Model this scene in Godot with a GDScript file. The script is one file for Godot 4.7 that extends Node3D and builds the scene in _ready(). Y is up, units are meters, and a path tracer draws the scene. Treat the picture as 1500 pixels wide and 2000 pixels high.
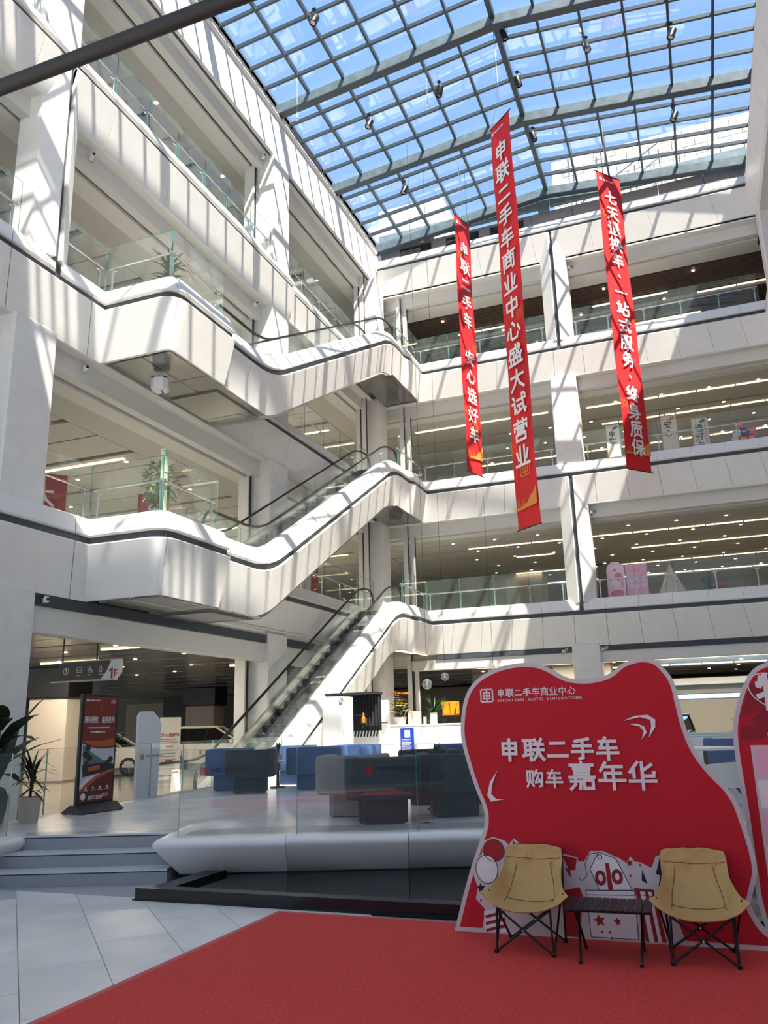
extends Node3D
# A four-storey shopping atrium under a glass roof: white balconies, stacked escalators, banners,
# a lounge platform and a red photo board with two camp chairs in front of it.

const XL := -12.32      # left facade: opening plane
const XG := -12.03      # left facade: line of the dark groove
const ZB := -32.32      # back facade: opening plane
const ZG := -32.04      # back facade: line of the dark groove
const XR := 4.02        # right facade: opening plane
const XRG := 3.74       # right facade: line of the dark groove
const XC := -4.16       # middle column of the back facade, ridge of the roof
const G := [-0.28, 5.58, 11.16, 16.70, 22.33]   # height of the groove at each level
const F := [0.0, 5.86, 11.44, 16.98, 22.61]     # floor levels
const XE := -10.34      # outer side of the escalators
const ZHI := -28.5      # upper bend of the escalators
const PF := 0.48        # lounge platform

var M := {}
var used := {}
var cache := {}
var rng := RandomNumberGenerator.new()
var wall_left: Node3D
var wall_back: Node3D
var wall_right: Node3D

# ------------------------------------------------------------------ mesh building
class MB:
	var v := PackedVector3Array()
	var n := PackedVector3Array()

	func tri(a: Vector3, b: Vector3, c: Vector3, out: Vector3) -> void:
		var k := (b - a).cross(c - a)
		if k.length_squared() < 1e-16:
			return
		k = k.normalized()
		if k.dot(out) < 0.0:
			k = -k
			v.append(a); v.append(b); v.append(c)
		else:
			v.append(a); v.append(c); v.append(b)
		n.append(k); n.append(k); n.append(k)

	func quad(a: Vector3, b: Vector3, c: Vector3, d: Vector3, out: Vector3) -> void:
		tri(a, b, c, out)
		tri(a, c, d, out)

	func box(c: Vector3, s: Vector3, t := Transform3D()) -> void:
		var h := s * 0.5
		for ax in 3:
			var e1 := Vector3.ZERO; var e2 := Vector3.ZERO; var e3 := Vector3.ZERO
			e1[ax] = h[ax]; e2[(ax + 1) % 3] = h[(ax + 1) % 3]; e3[(ax + 2) % 3] = h[(ax + 2) % 3]
			for sg in [-1.0, 1.0]:
				var o: Vector3 = c + e1 * sg
				quad(t * (o - e2 - e3), t * (o + e2 - e3), t * (o + e2 + e3), t * (o - e2 + e3), t.basis * (e1 * sg))

	func span(a: Vector3, b: Vector3) -> void:
		box((a + b) * 0.5, (b - a).abs())

	# box with chamfered edges
	func cbox(c: Vector3, s: Vector3, r: float, t := Transform3D()) -> void:
		var h := s * 0.5
		r = minf(r, minf(h.x, minf(h.y, h.z)) * 0.98)
		for ax in 3:
			var i := ax; var j := (ax + 1) % 3; var k := (ax + 2) % 3
			for sg in [-1.0, 1.0]:
				var q := []
				for m in [[-1.0, -1.0], [1.0, -1.0], [1.0, 1.0], [-1.0, 1.0]]:
					var p := Vector3.ZERO
					p[i] = h[i] * sg; p[j] = (h[j] - r) * m[0]; p[k] = (h[k] - r) * m[1]
					q.append(t * (c + p))
				var o := Vector3.ZERO
				o[i] = sg
				quad(q[0], q[1], q[2], q[3], t.basis * o)
			# the four edges along axis i
			for sj in [-1.0, 1.0]:
				for sk in [-1.0, 1.0]:
					var q2 := []
					for m in [[-1.0, 0], [1.0, 0], [1.0, 1], [-1.0, 1]]:
						var p := Vector3.ZERO
						p[i] = (h[i] - r) * m[0]
						p[j] = (h[j] - (r if m[1] == 1 else 0.0)) * sj
						p[k] = (h[k] - (0.0 if m[1] == 1 else r)) * sk
						q2.append(t * (c + p))
					var o2 := Vector3.ZERO
					o2[j] = sj; o2[k] = sk
					quad(q2[0], q2[1], q2[2], q2[3], t.basis * o2)
		for sx in [-1.0, 1.0]:
			for sy in [-1.0, 1.0]:
				for sz in [-1.0, 1.0]:
					var g := Vector3(sx, sy, sz)
					tri(t * (c + Vector3(h.x, h.y - r, h.z - r) * g), t * (c + Vector3(h.x - r, h.y, h.z - r) * g), t * (c + Vector3(h.x - r, h.y - r, h.z) * g), t.basis * g)

	# polygon in local XY, pushed out along local Z from z0 to z1
	func prism(poly: PackedVector2Array, z0: float, z1: float, t := Transform3D()) -> void:
		var p := poly
		if Geometry2D.is_polygon_clockwise(p):
			p = p.duplicate(); p.reverse()
		var idx := Geometry2D.triangulate_polygon(p)
		for i in range(0, idx.size(), 3):
			var a := p[idx[i]]; var b := p[idx[i + 1]]; var c := p[idx[i + 2]]
			tri(t * Vector3(a.x, a.y, z0), t * Vector3(b.x, b.y, z0), t * Vector3(c.x, c.y, z0), t.basis * Vector3(0, 0, signf(z0 - z1)))
			tri(t * Vector3(a.x, a.y, z1), t * Vector3(b.x, b.y, z1), t * Vector3(c.x, c.y, z1), t.basis * Vector3(0, 0, signf(z1 - z0)))
		# is_polygon_clockwise uses y-down: after the flip above the outline runs so that the outside is to the left or right; test by area
		var area := 0.0
		for i in p.size():
			area += p[i].cross(p[(i + 1) % p.size()])
		for i in p.size():
			var a := p[i]; var b := p[(i + 1) % p.size()]
			var d := b - a
			var o := Vector2(d.y, -d.x) * signf(area)
			quad(t * Vector3(a.x, a.y, z0), t * Vector3(b.x, b.y, z0), t * Vector3(b.x, b.y, z1), t * Vector3(a.x, a.y, z1), t.basis * Vector3(o.x, o.y, 0))

	func flat(poly: PackedVector2Array, z: float, t := Transform3D()) -> void:
		var idx := Geometry2D.triangulate_polygon(poly)
		for i in range(0, idx.size(), 3):
			tri(t * Vector3(poly[idx[i]].x, poly[idx[i]].y, z), t * Vector3(poly[idx[i + 1]].x, poly[idx[i + 1]].y, z), t * Vector3(poly[idx[i + 2]].x, poly[idx[i + 2]].y, z), t.basis * Vector3(0, 0, 1))

	# closed profile (out, up) swept along frames [origin, out, up]
	func sweep(prof: Array, frames: Array, caps := true, ymin := -1e9) -> void:
		var area := 0.0
		for i in prof.size():
			area += prof[i].cross(prof[(i + 1) % prof.size()])
		var rings := []
		for f in frames:
			var ring := []
			for q in prof:
				var p: Vector3 = f[0] + f[1] * q.x + f[2] * q.y
				p.y = maxf(p.y, ymin)
				ring.append(p)
			rings.append(ring)
		for j in frames.size() - 1:
			for i in prof.size():
				var k := (i + 1) % prof.size()
				var d: Vector2 = prof[k] - prof[i]
				var o := Vector2(d.y, -d.x) * signf(area)
				quad(rings[j][i], rings[j][k], rings[j + 1][k], rings[j + 1][i], frames[j][1] * o.x + frames[j][2] * o.y)
		if caps:
			var idx := Geometry2D.triangulate_polygon(PackedVector2Array(prof))
			for e in [0, frames.size() - 1]:
				var o3: Vector3 = (frames[0][0] - frames[1][0]) if e == 0 else (frames[-1][0] - frames[-2][0])
				for i in range(0, idx.size(), 3):
					tri(rings[e][idx[i]], rings[e][idx[i + 1]], rings[e][idx[i + 2]], o3)

	func tube(pts: Array, r: float, sides := 8, rx := 1.0) -> void:
		var prof := []
		for i in sides:
			var a := TAU * i / sides
			prof.append(Vector2(cos(a) * r * rx, sin(a) * r))
		var fr := []
		var up := Vector3.UP
		var d0: Vector3 = (pts[1] - pts[0]).normalized()
		if absf(d0.dot(up)) > 0.95:
			up = Vector3.RIGHT
		var side := d0.cross(up).normalized()
		for i in pts.size():
			var d: Vector3
			if i == 0:
				d = d0
			elif i == pts.size() - 1:
				d = (pts[i] - pts[i - 1]).normalized()
			else:
				d = ((pts[i + 1] - pts[i]).normalized() + (pts[i] - pts[i - 1]).normalized()).normalized()
			side = (side - d * side.dot(d)).normalized()
			fr.append([pts[i], side, side.cross(d).normalized()])
		sweep(prof, fr)

	func lathe(prof: Array, seg := 16, t := Transform3D()) -> void:
		for j in prof.size() - 1:
			var p0: Vector2 = prof[j]; var p1: Vector2 = prof[j + 1]
			var d := p1 - p0
			for i in seg:
				var a := TAU * i / seg; var b := TAU * (i + 1) / seg
				var o := Vector3(cos((a + b) / 2) * d.y, -d.x, sin((a + b) / 2) * d.y)
				quad(t * Vector3(cos(a) * p0.x, p0.y, sin(a) * p0.x), t * Vector3(cos(b) * p0.x, p0.y, sin(b) * p0.x), t * Vector3(cos(b) * p1.x, p1.y, sin(b) * p1.x), t * Vector3(cos(a) * p1.x, p1.y, sin(a) * p1.x), t.basis * o)

	# a pen stroke along 2D points, as a flat or raised ribbon
	func stroke(pts: PackedVector2Array, w: float, z: float, depth: float, t: Transform3D) -> void:
		for i in pts.size() - 1:
			var a := pts[i]; var b := pts[i + 1]
			var d := (b - a).normalized()
			a -= d * w * 0.45; b += d * w * 0.45
			var s := Vector2(-d.y, d.x) * w * 0.5
			var poly := PackedVector2Array([a - s, b - s, b + s, a + s])
			if depth > 0.0:
				prism(poly, z, z + depth + i * 0.00012, t)
			else:
				flat(poly, z + i * 0.00012, t)

	# rounded block: outline in local XZ, bevelled top and bottom
	func block(poly: PackedVector2Array, y0: float, y1: float, b: float, t := Transform3D()) -> void:
		var area := 0.0
		for i in poly.size():
			area += poly[i].cross(poly[(i + 1) % poly.size()])
		var sg := signf(area)
		var rings := []
		for q in [[y0, b], [y0 + b * 0.3, b * 0.3], [y0 + b, 0.0], [y1 - b, 0.0], [y1 - b * 0.3, b * 0.3], [y1, b]]:
			var ring := []
			for i in poly.size():
				var d0 := (poly[i] - poly[i - 1]).normalized(); var d1 := (poly[(i + 1) % poly.size()] - poly[i]).normalized()
				var nn := (Vector2(d0.y, -d0.x) + Vector2(d1.y, -d1.x)).normalized() * sg
				var p: Vector2 = poly[i] - nn * q[1]
				ring.append(t * Vector3(p.x, q[0], p.y))
			rings.append(ring)
		for j in rings.size() - 1:
			for i in poly.size():
				var k := (i + 1) % poly.size()
				var e := (poly[k] - poly[i]).normalized() * sg
				quad(rings[j][i], rings[j][k], rings[j + 1][k], rings[j + 1][i], t.basis * Vector3(e.y, (-0.5 if j < 2 else 0.5) if j != 2 else 0.0, -e.x))
		var idx := Geometry2D.triangulate_polygon(poly)
		for i in range(0, idx.size(), 3):
			tri(rings[0][idx[i]], rings[0][idx[i + 1]], rings[0][idx[i + 2]], t.basis * Vector3.DOWN)
			tri(rings[-1][idx[i]], rings[-1][idx[i + 1]], rings[-1][idx[i + 2]], t.basis * Vector3.UP)

	func mesh(smooth := 0.0) -> ArrayMesh:
		if smooth > 0.0:
			var at := {}
			for i in v.size():
				var k := (v[i] * 2000.0).round()
				if not at.has(k):
					at[k] = []
				at[k].append(i)
			var lim := cos(deg_to_rad(smooth))
			var nn := PackedVector3Array()
			nn.resize(n.size())
			for k in at:
				for i in at[k]:
					var s := Vector3.ZERO
					for j in at[k]:
						if n[i].dot(n[j]) > lim:
							s += n[j]
					nn[i] = s.normalized()
			n = nn
		var arr := []
		arr.resize(Mesh.ARRAY_MAX)
		arr[Mesh.ARRAY_VERTEX] = v
		arr[Mesh.ARRAY_NORMAL] = n
		var m := ArrayMesh.new()
		m.add_surface_from_arrays(Mesh.PRIMITIVE_TRIANGLES, arr)
		return m

# ------------------------------------------------------------------ objects
func numbered(called: String) -> String:
	used[called] = used.get(called, 0) + 1
	return called if used[called] == 1 else "%s_%03d" % [called, used[called] - 1]

func tag(o: Node, label: String, category: String, group := "", kind := "") -> void:
	o.set_meta("label", label)
	o.set_meta("category", category)
	if group:
		o.set_meta("group", group)
	if kind:
		o.set_meta("kind", kind)

func thing(called: String, label: String, category: String, at := Vector3.ZERO, turn := 0.0, group := "") -> Node3D:
	var o := Node3D.new()
	o.name = numbered(called)
	add_child(o)
	o.position = at
	o.rotation.y = turn
	tag(o, label, category, group)
	return o

func struct(called: String) -> Node3D:
	var o := Node3D.new()
	o.name = called
	add_child(o)
	o.set_meta("kind", "structure")
	return o

func put(mb: MB, called: String, mat: Material, parent: Node, smooth := 0.0) -> MeshInstance3D:
	return inst(mb.mesh(smooth), called, mat, parent)

func inst(m: Mesh, called: String, mat: Material, parent: Node, t := Transform3D()) -> MeshInstance3D:
	var o := MeshInstance3D.new()
	o.name = called
	o.mesh = m
	o.material_override = mat
	parent.add_child(o, true)
	o.transform = t
	return o

func tbox(called: String, mat: Material, parent: Node, a: Vector3, b: Vector3, r := 0.0) -> MeshInstance3D:
	var mb := MB.new()
	if r > 0.0:
		mb.cbox((a + b) * 0.5, (b - a).abs(), r)
	else:
		mb.span(a, b)
	return put(mb, called, mat, parent)

func dup(root: Node3D, called: String, at: Vector3, turn: float, label := "") -> Node3D:
	var r: Node3D = root.duplicate()
	r.name = numbered(called)
	add_child(r)
	r.position = at
	r.rotation.y = turn
	if label:
		r.set_meta("label", label)
	return r

func mat(key: String, c: Color, rough := 0.6, metal := 0.0) -> StandardMaterial3D:
	var m := StandardMaterial3D.new()
	m.resource_name = key
	m.albedo_color = c
	m.roughness = rough
	m.metallic = metal
	M[key] = m
	return m

func noise_tex(freq: float, lo: Color, hi: Color, oct := 4, sd := 1, size := 512) -> NoiseTexture2D:
	var fn := FastNoiseLite.new()
	fn.seed = sd
	fn.frequency = freq
	fn.fractal_octaves = oct
	var t := NoiseTexture2D.new()
	t.width = size
	t.height = size
	t.seamless = true
	t.noise = fn
	var gr := Gradient.new()
	gr.set_color(0, lo)
	gr.set_color(1, hi)
	t.color_ramp = gr
	return t

func grain(m: StandardMaterial3D, tex: Texture2D, scale: float) -> void:
	m.albedo_texture = tex
	m.uv1_triplanar = true
	m.uv1_world_triplanar = true
	m.uv1_scale = Vector3.ONE * scale

func glass(key: String, c: Color, alpha: float) -> StandardMaterial3D:
	var m := mat(key, Color(c.r, c.g, c.b, alpha), 0.02)
	m.transparency = BaseMaterial3D.TRANSPARENCY_ALPHA
	return m

func glow(key: String, c: Color, e: float) -> StandardMaterial3D:
	var m := mat(key, c, 0.5)
	m.emission_enabled = true
	m.emission = c
	m.emission_energy_multiplier = e
	return m

func poly(a: Array) -> PackedVector2Array:
	var r := PackedVector2Array()
	for i in range(0, a.size(), 2):
		r.append(Vector2(a[i], a[i + 1]))
	return r

func rrect(w: float, d: float, r: float, seg := 4) -> PackedVector2Array:
	var p := PackedVector2Array()
	for q in [[1, 1, 0.0], [-1, 1, 0.5], [-1, -1, 1.0], [1, -1, 1.5]]:
		for i in seg + 1:
			var a: float = PI * (q[2] + 0.5 * i / seg)
			p.append(Vector2(q[0] * (w / 2 - r) + cos(a) * r, q[1] * (d / 2 - r) + sin(a) * r))
	return p

func ell(cx: float, cy: float, rx: float, ry: float, seg := 24, tilt := 0.0) -> PackedVector2Array:
	var p := PackedVector2Array()
	for i in seg:
		var a := TAU * i / seg
		p.append(Vector2(cx, cy) + Vector2(cos(a) * rx, sin(a) * ry).rotated(tilt))
	return p

func star(cx: float, cy: float, r: float, tilt := 0.0) -> PackedVector2Array:
	var p := PackedVector2Array()
	for i in 10:
		var a := TAU * i / 10 + PI / 2 + tilt
		var q := r if i % 2 == 0 else r * 0.42
		p.append(Vector2(cx + cos(a) * q, cy + sin(a) * q))
	return p

# corner points with some rounded off: each entry is [Vector3, trim]
func rounded(c: Array, seg := 8) -> Array:
	var r := []
	for i in c.size():
		var p: Vector3 = c[i][0]
		var t: float = c[i][1]
		if t <= 0.0 or i == 0 or i == c.size() - 1:
			r.append(p)
			continue
		var a: Vector3 = p + (c[i - 1][0] - p).normalized() * t
		var b: Vector3 = p + (c[i + 1][0] - p).normalized() * t
		for k in seg + 1:
			var u := float(k) / seg
			r.append(a * (1 - u) * (1 - u) + p * 2 * u * (1 - u) + b * u * u)
	return r

# frames for sweeping a profile along a path: out is the right-hand side of the way in plan
func frames(path: Array) -> Array:
	var dirs := []
	for i in path.size() - 1:
		var d: Vector3 = path[i + 1] - path[i]
		d.y = 0
		dirs.append(d.normalized())
	var fr := []
	for i in path.size():
		var n0: Vector3 = dirs[maxi(i - 1, 0)].cross(Vector3.UP)
		var n1: Vector3 = dirs[mini(i, dirs.size() - 1)].cross(Vector3.UP)
		fr.append([path[i], (n0 + n1) / (1.0 + maxf(n0.dot(n1), -0.5)), Vector3.UP])
	return fr

# cuts frames into panels of about the given length
func cut(fr: Array, length: float, gap := 0.014) -> Array:
	var total := 0.0
	var at := [0.0]
	for i in fr.size() - 1:
		total += fr[i][0].distance_to(fr[i + 1][0])
		at.append(total)
	var count := maxi(1, roundi(total / length))
	var res := []
	for k in count:
		var a := total * k / count + (gap / 2 if k > 0 else 0.0)
		var b := total * (k + 1) / count - (gap / 2 if k < count - 1 else 0.0)
		var piece := [lerp_frame(fr, at, a)]
		for i in fr.size():
			if at[i] > a + 0.01 and at[i] < b - 0.01:
				piece.append(fr[i])
		piece.append(lerp_frame(fr, at, b))
		res.append(piece)
	return res

func lerp_frame(fr: Array, at: Array, s: float) -> Array:
	for i in fr.size() - 1:
		if s <= at[i + 1] + 1e-6:
			var u: float = (s - at[i]) / maxf(at[i + 1] - at[i], 1e-6)
			return [fr[i][0].lerp(fr[i + 1][0], u), fr[i][1].lerp(fr[i + 1][1], u), Vector3.UP]
	return fr[-1]

# ------------------------------------------------------------------ lettering
const GLYPH := {
	"申": [[20,22,80,22],[20,22,20,68],[80,22,80,68],[20,45,80,45],[20,68,80,68],[50,5,50,98]],
	"联": [[5,10,48,10],[14,10,14,76],[38,10,38,98],[14,32,38,32],[14,54,38,54],[3,78,48,70],[58,8,66,22],[88,6,80,22],[54,28,95,28],[50,52,98,52],[74,28,74,52,64,80,50,96],[74,54,84,80,98,96]],
	"二": [[20,25,80,25],[8,80,92,80]],
	"手": [[78,8,20,18],[12,38,88,38],[5,62,95,62],[52,14,52,88,36,94]],
	"车": [[15,20,85,20],[42,5,18,48,88,48],[5,70,95,70],[52,34,52,98]],
	"商": [[50,2,50,14],[6,16,94,16],[34,20,40,32],[66,20,60,32],[14,34,14,98],[14,34,86,34,86,92,76,94],[42,38,28,52],[58,38,72,52],[32,58,68,58,68,82,32,82,32,58]],
	"业": [[36,8,36,86],[64,8,64,86],[12,30,24,66],[88,30,76,66],[4,90,96,90]],
	"中": [[14,24,86,24,86,64,14,64,14,24],[50,4,50,98]],
	"心": [[14,46,6,76],[30,36,30,82,40,90,72,90,78,72],[44,12,58,30],[80,36,94,62]],
	"盛": [[16,20,84,20],[16,20,16,40,6,60],[16,36,40,36,36,56],[54,4,62,40,86,60,92,48],[80,30,52,58],[72,6,80,12],[16,66,84,66],[16,66,16,92],[84,66,84,92],[38,66,38,92],[62,66,62,92],[4,94,96,94]],
	"大": [[8,34,92,34],[50,6,50,34,34,70,8,96],[52,40,66,72,94,96]],
	"试": [[10,10,20,22],[4,38,20,38,20,84,32,72],[38,30,98,30],[40,54,68,54],[54,54,54,82],[38,86,70,76],[74,6,80,60,90,92,97,80],[88,8,94,16]],
	"营": [[6,16,94,16],[32,4,32,26],[68,4,68,26],[8,48,8,34,92,34,92,48],[28,46,72,46,72,60,28,60,28,46],[18,70,82,70,82,96,18,96,18,70]],
	"七": [[6,52,94,38],[42,8,42,80,52,90,86,90,90,72]],
	"天": [[14,18,86,18],[8,48,92,48],[50,18,50,50,36,76,8,96],[52,52,66,78,94,96]],
	"退": [[12,10,22,22],[4,40,20,40,20,76,6,92],[12,84,30,92,96,94],[44,8,82,8,82,42,44,42],[44,24,82,24],[44,8,44,80,58,70],[60,44,74,64,92,78],[88,48,72,60]],
	"换": [[4,28,34,28],[20,6,20,86,10,90],[4,64,34,52],[54,4,40,26],[50,14,74,14,66,28],[44,28,88,28,88,58],[44,28,44,58],[36,58,98,58],[66,30,66,58,56,80,36,96],[68,60,80,82,96,96]],
	"一": [[6,50,94,50]],
	"站": [[20,6,24,18],[4,24,40,24],[12,34,18,66],[34,32,28,66],[2,78,42,70],[68,6,68,50],[68,26,94,26],[50,52,90,52,90,92,50,92,50,52]],
	"式": [[6,28,94,28],[14,54,54,54],[34,54,34,84],[10,92,58,80],[66,6,70,60,84,92,95,78],[78,8,88,18]],
	"服": [[12,10,12,60,4,96],[12,10,38,10,38,90,28,92],[12,34,38,34],[12,58,38,58],[52,8,52,98],[52,8,88,8,88,28,78,32],[52,44,88,44,74,76,52,96],[60,54,76,80,96,96]],
	"务": [[36,4,12,34],[32,16,76,16,44,40,8,52],[36,22,60,38,94,50],[16,62,80,62,74,92,60,94],[46,48,42,74,12,96]],
	"终": [[26,4,8,30,28,30,8,56,36,52],[6,86,40,76],[60,4,42,40],[56,18,86,18,68,48,42,66],[58,26,74,46,96,62],[64,64,80,74],[52,78,82,94]],
	"身": [[52,2,44,12],[26,14,26,64],[26,14,74,14,74,88,60,94],[26,30,74,30],[26,46,74,46],[8,66,92,62],[80,52,44,80,6,96]],
	"质": [[84,4,18,10],[18,10,18,58,4,96],[22,28,94,28],[58,10,54,44],[36,44,84,44],[36,44,36,76],[84,44,84,76],[60,54,56,78,28,96],[62,80,92,96]],
	"保": [[28,4,4,44],[18,28,18,98],[44,10,88,10,88,38,44,38,44,10],[34,54,98,54],[66,38,66,98],[62,58,34,88],[70,58,98,88]],
	"安": [[50,2,50,14],[10,32,10,18,90,18,90,32],[44,28,26,64,80,96],[74,42,58,76,12,96],[4,46,96,46]],
	"选": [[12,10,22,22],[4,40,20,40,20,76,6,92],[12,84,30,92,96,94],[48,6,38,26],[44,20,88,20],[66,4,66,42],[34,44,96,44],[54,44,50,66,36,80],[74,44,74,74,94,76,94,66]],
	"好": [[22,4,8,56,38,92],[36,30,30,62,4,96],[2,32,44,32],[54,12,92,12,72,36],[72,36,72,90,60,94],[48,48,98,48]],
	"购": [[8,10,8,66],[8,10,40,10,40,66],[24,20,22,62,6,94],[28,70,42,90],[62,4,48,34],[56,20,94,20,90,88,78,92],[70,36,54,72,84,66],[76,54,88,76]],
	"嘉": [[8,12,92,12],[50,2,50,24],[20,24,80,24],[24,32,76,32,76,44,24,44,24,32],[34,46,40,54],[66,46,60,54],[4,56,96,56],[8,70,46,70,42,96],[26,60,24,82,8,98],[58,66,90,66,90,96,58,96,58,66]],
	"年": [[28,4,10,32],[22,18,88,18],[26,42,84,42],[26,42,26,68],[4,68,96,68],[56,18,56,98]],
	"华": [[34,4,6,38],[20,26,20,56],[84,12,50,34],[50,4,50,46,56,52,90,52,92,40],[4,70,96,70],[50,58,50,98]],
	"高": [[50,2,50,12],[6,14,94,14],[30,22,70,22,70,38,30,38,30,22],[10,48,10,98],[10,48,90,48,90,92,80,94],[32,62,68,62,68,84,32,84,32,62]],
	"铁": [[22,4,4,34],[14,22,42,22],[10,44,42,44],[4,62,42,62],[24,44,24,92,42,80],[58,8,50,32],[54,24,94,24],[46,52,98,52],[72,6,72,52,62,80,46,96],[74,56,84,80,98,96]],
	"极": [[4,26,42,26],[24,4,24,98],[22,32,4,68],[28,38,42,54],[46,10,86,10,78,40,94,40,72,78,46,96],[60,12,58,50,44,94],[62,46,78,76,98,94]],
	"核": [[4,26,40,26],[22,4,22,98],[20,32,4,68],[26,38,40,54],[68,2,72,12],[44,18,98,18],[66,20,50,44,80,40],[88,34,66,62,44,76],[92,54,70,80,44,96],[76,76,96,96]],
	"邦": [[6,18,52,18],[6,40,52,40],[2,62,56,62],[30,6,30,62,22,84,6,96],[66,8,66,98],[66,8,94,8,80,40,94,58,90,76,74,76]],
	"启": [[50,2,54,12],[18,18,84,18,84,42,18,42],[18,18,18,60,4,94],[32,58,86,58,86,94,32,94,32,58]],
	"元": [[18,14,82,14],[6,40,94,40],[36,40,32,70,6,96],[62,40,62,84,70,92,92,92,94,74]],
	"特": [[14,12,8,36],[4,30,42,30],[26,4,26,98],[4,66,42,54],[52,16,94,16],[72,2,72,36],[46,36,98,36],[46,56,98,56],[82,36,82,90,68,94],[56,66,66,78]],
	"至": [[10,10,90,10],[46,12,22,42,78,40],[66,26,86,48],[18,66,82,66],[50,46,50,92],[4,94,96,94]],
	"·": [[46,46,54,54]],
}
# the emblem: a rounded square with a woven sign in it
const EMBLEM := [[12,4,88,4,96,12,96,88,88,96,12,96,4,88,4,12,12,4],[50,4,50,30],[26,26,74,26,74,44],[26,26,26,50,74,50,74,74,26,74,26,58],[50,42,50,96]]

func glyph(ch: String, size: float, weight: float, mt: Material, parent: Node, t: Transform3D, depth := 0.0, called := "character") -> void:
	var key := "g%s%.4f%.4f%.4f" % [ch, size, weight, depth]
	if not cache.has(key):
		var mb := MB.new()
		var lift := 0.0
		for s in (EMBLEM if ch == "#" else GLYPH[ch]):
			lift += 0.0004
			var pts := PackedVector2Array()
			for i in range(0, s.size(), 2):
				pts.append(Vector2(s[i] / 100.0 - 0.5, 0.5 - s[i + 1] / 100.0) * size)
			mb.stroke(pts, weight * size, lift if depth == 0.0 else 0.0, depth + lift if depth > 0.0 else 0.0, Transform3D())
		cache[key] = mb.mesh()
	inst(cache[key], called, mt, parent, t)

# a line of characters, advancing along the local x axis (or down), centred on the first
func line(txt: String, size: float, step: float, weight: float, mt: Material, parent: Node, t: Transform3D, down := false, depth := 0.0) -> void:
	for i in txt.length():
		if txt[i] != " ":
			glyph(txt[i], size, weight, mt, parent, t * Transform3D(Basis(), Vector3(0, -i * step, 0) if down else Vector3(i * step, 0, 0)), depth)

func latin(txt: String, size: float, mt: Material, parent: Node, t: Transform3D, bold := true, squeeze := 1.0) -> void:
	var f := SystemFont.new()
	f.font_names = ["Droid Sans"]
	f.font_weight = 700 if bold else 400
	var m := TextMesh.new()
	m.text = txt
	m.font = f
	m.font_size = 32
	m.pixel_size = size / 23.0
	m.depth = 0.0
	m.horizontal_alignment = HORIZONTAL_ALIGNMENT_LEFT
	inst(m, "lettering", mt, parent, t * Transform3D(Basis.from_scale(Vector3(squeeze, 1, 1)), Vector3.ZERO))

# fine print: rows of small blocks, as small text reads from afar
func print_rows(rows: int, w: float, pitch: float, size: float, mt: Material, parent: Node, t: Transform3D, sd := 1) -> void:
	var r := RandomNumberGenerator.new()
	r.seed = sd
	var mb := MB.new()
	for k in rows:
		var x := 0.0
		var stop := w * r.randf_range(0.6, 1.0)
		while x < stop:
			var l := size * r.randf_range(0.7, 1.0)
			mb.flat(poly([x, -k * pitch, x + l, -k * pitch, x + l, -k * pitch + size, x, -k * pitch + size]), 0.0, t)
			x += size * 1.25
	put(mb, "fine_print", mt, parent)

# ------------------------------------------------------------------ the scene
func _ready() -> void:
	rng.seed = 7
	# camera
	var cam := Camera3D.new()
	cam.name = "camera"
	cam.position = Vector3(0, 1.65, 0)
	cam.basis = Basis.from_euler(Vector3(deg_to_rad(14.648), deg_to_rad(20.867), deg_to_rad(-1.497)), EULER_ORDER_YXZ)
	cam.fov = 64.22
	cam.near = 0.05
	cam.far = 400.0
	add_child(cam)
	cam.current = true
	# sky and exposure
	var sky_m := ProceduralSkyMaterial.new()
	sky_m.sky_top_color = Color(0.45, 0.605, 0.80)
	sky_m.sky_horizon_color = Color(0.82, 0.88, 0.95)
	sky_m.sky_curve = 0.16
	sky_m.ground_bottom_color = Color(0.62, 0.61, 0.58)
	sky_m.ground_horizon_color = Color(0.74, 0.77, 0.80)
	sky_m.sky_energy_multiplier = 0.76
	var sky := Sky.new()
	sky.sky_material = sky_m
	var env := Environment.new()
	env.background_mode = Environment.BG_SKY
	env.sky = sky
	env.tonemap_mode = Environment.TONE_MAPPER_LINEAR
	env.tonemap_exposure = 3.5
	env.sdfgi_enabled = true
	env.ssao_enabled = true
	env.ssil_enabled = true
	var we := WorldEnvironment.new()
	we.name = "world"
	we.environment = env
	add_child(we)
	# the sun: high, behind the camera and to the right
	var sun := DirectionalLight3D.new()
	sun.name = "sun"
	sun.light_color = Color(1.0, 0.965, 0.90)
	sun.light_energy = 1.48
	sun.light_angular_distance = 0.53
	sun.shadow_enabled = true
	add_child(sun)
	sun.look_at_from_position(Vector3(0, 40, 0), Vector3(0, 40, 0) + Vector3(-0.46, -1.0, -0.42), Vector3.UP)

	materials()
	setting()
	facades()
	escalators()
	roof()
	railings()
	interiors()
	outside()
	platform()
	lounge()
	front()
	showroom()
	hung()
	upstairs()

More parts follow.
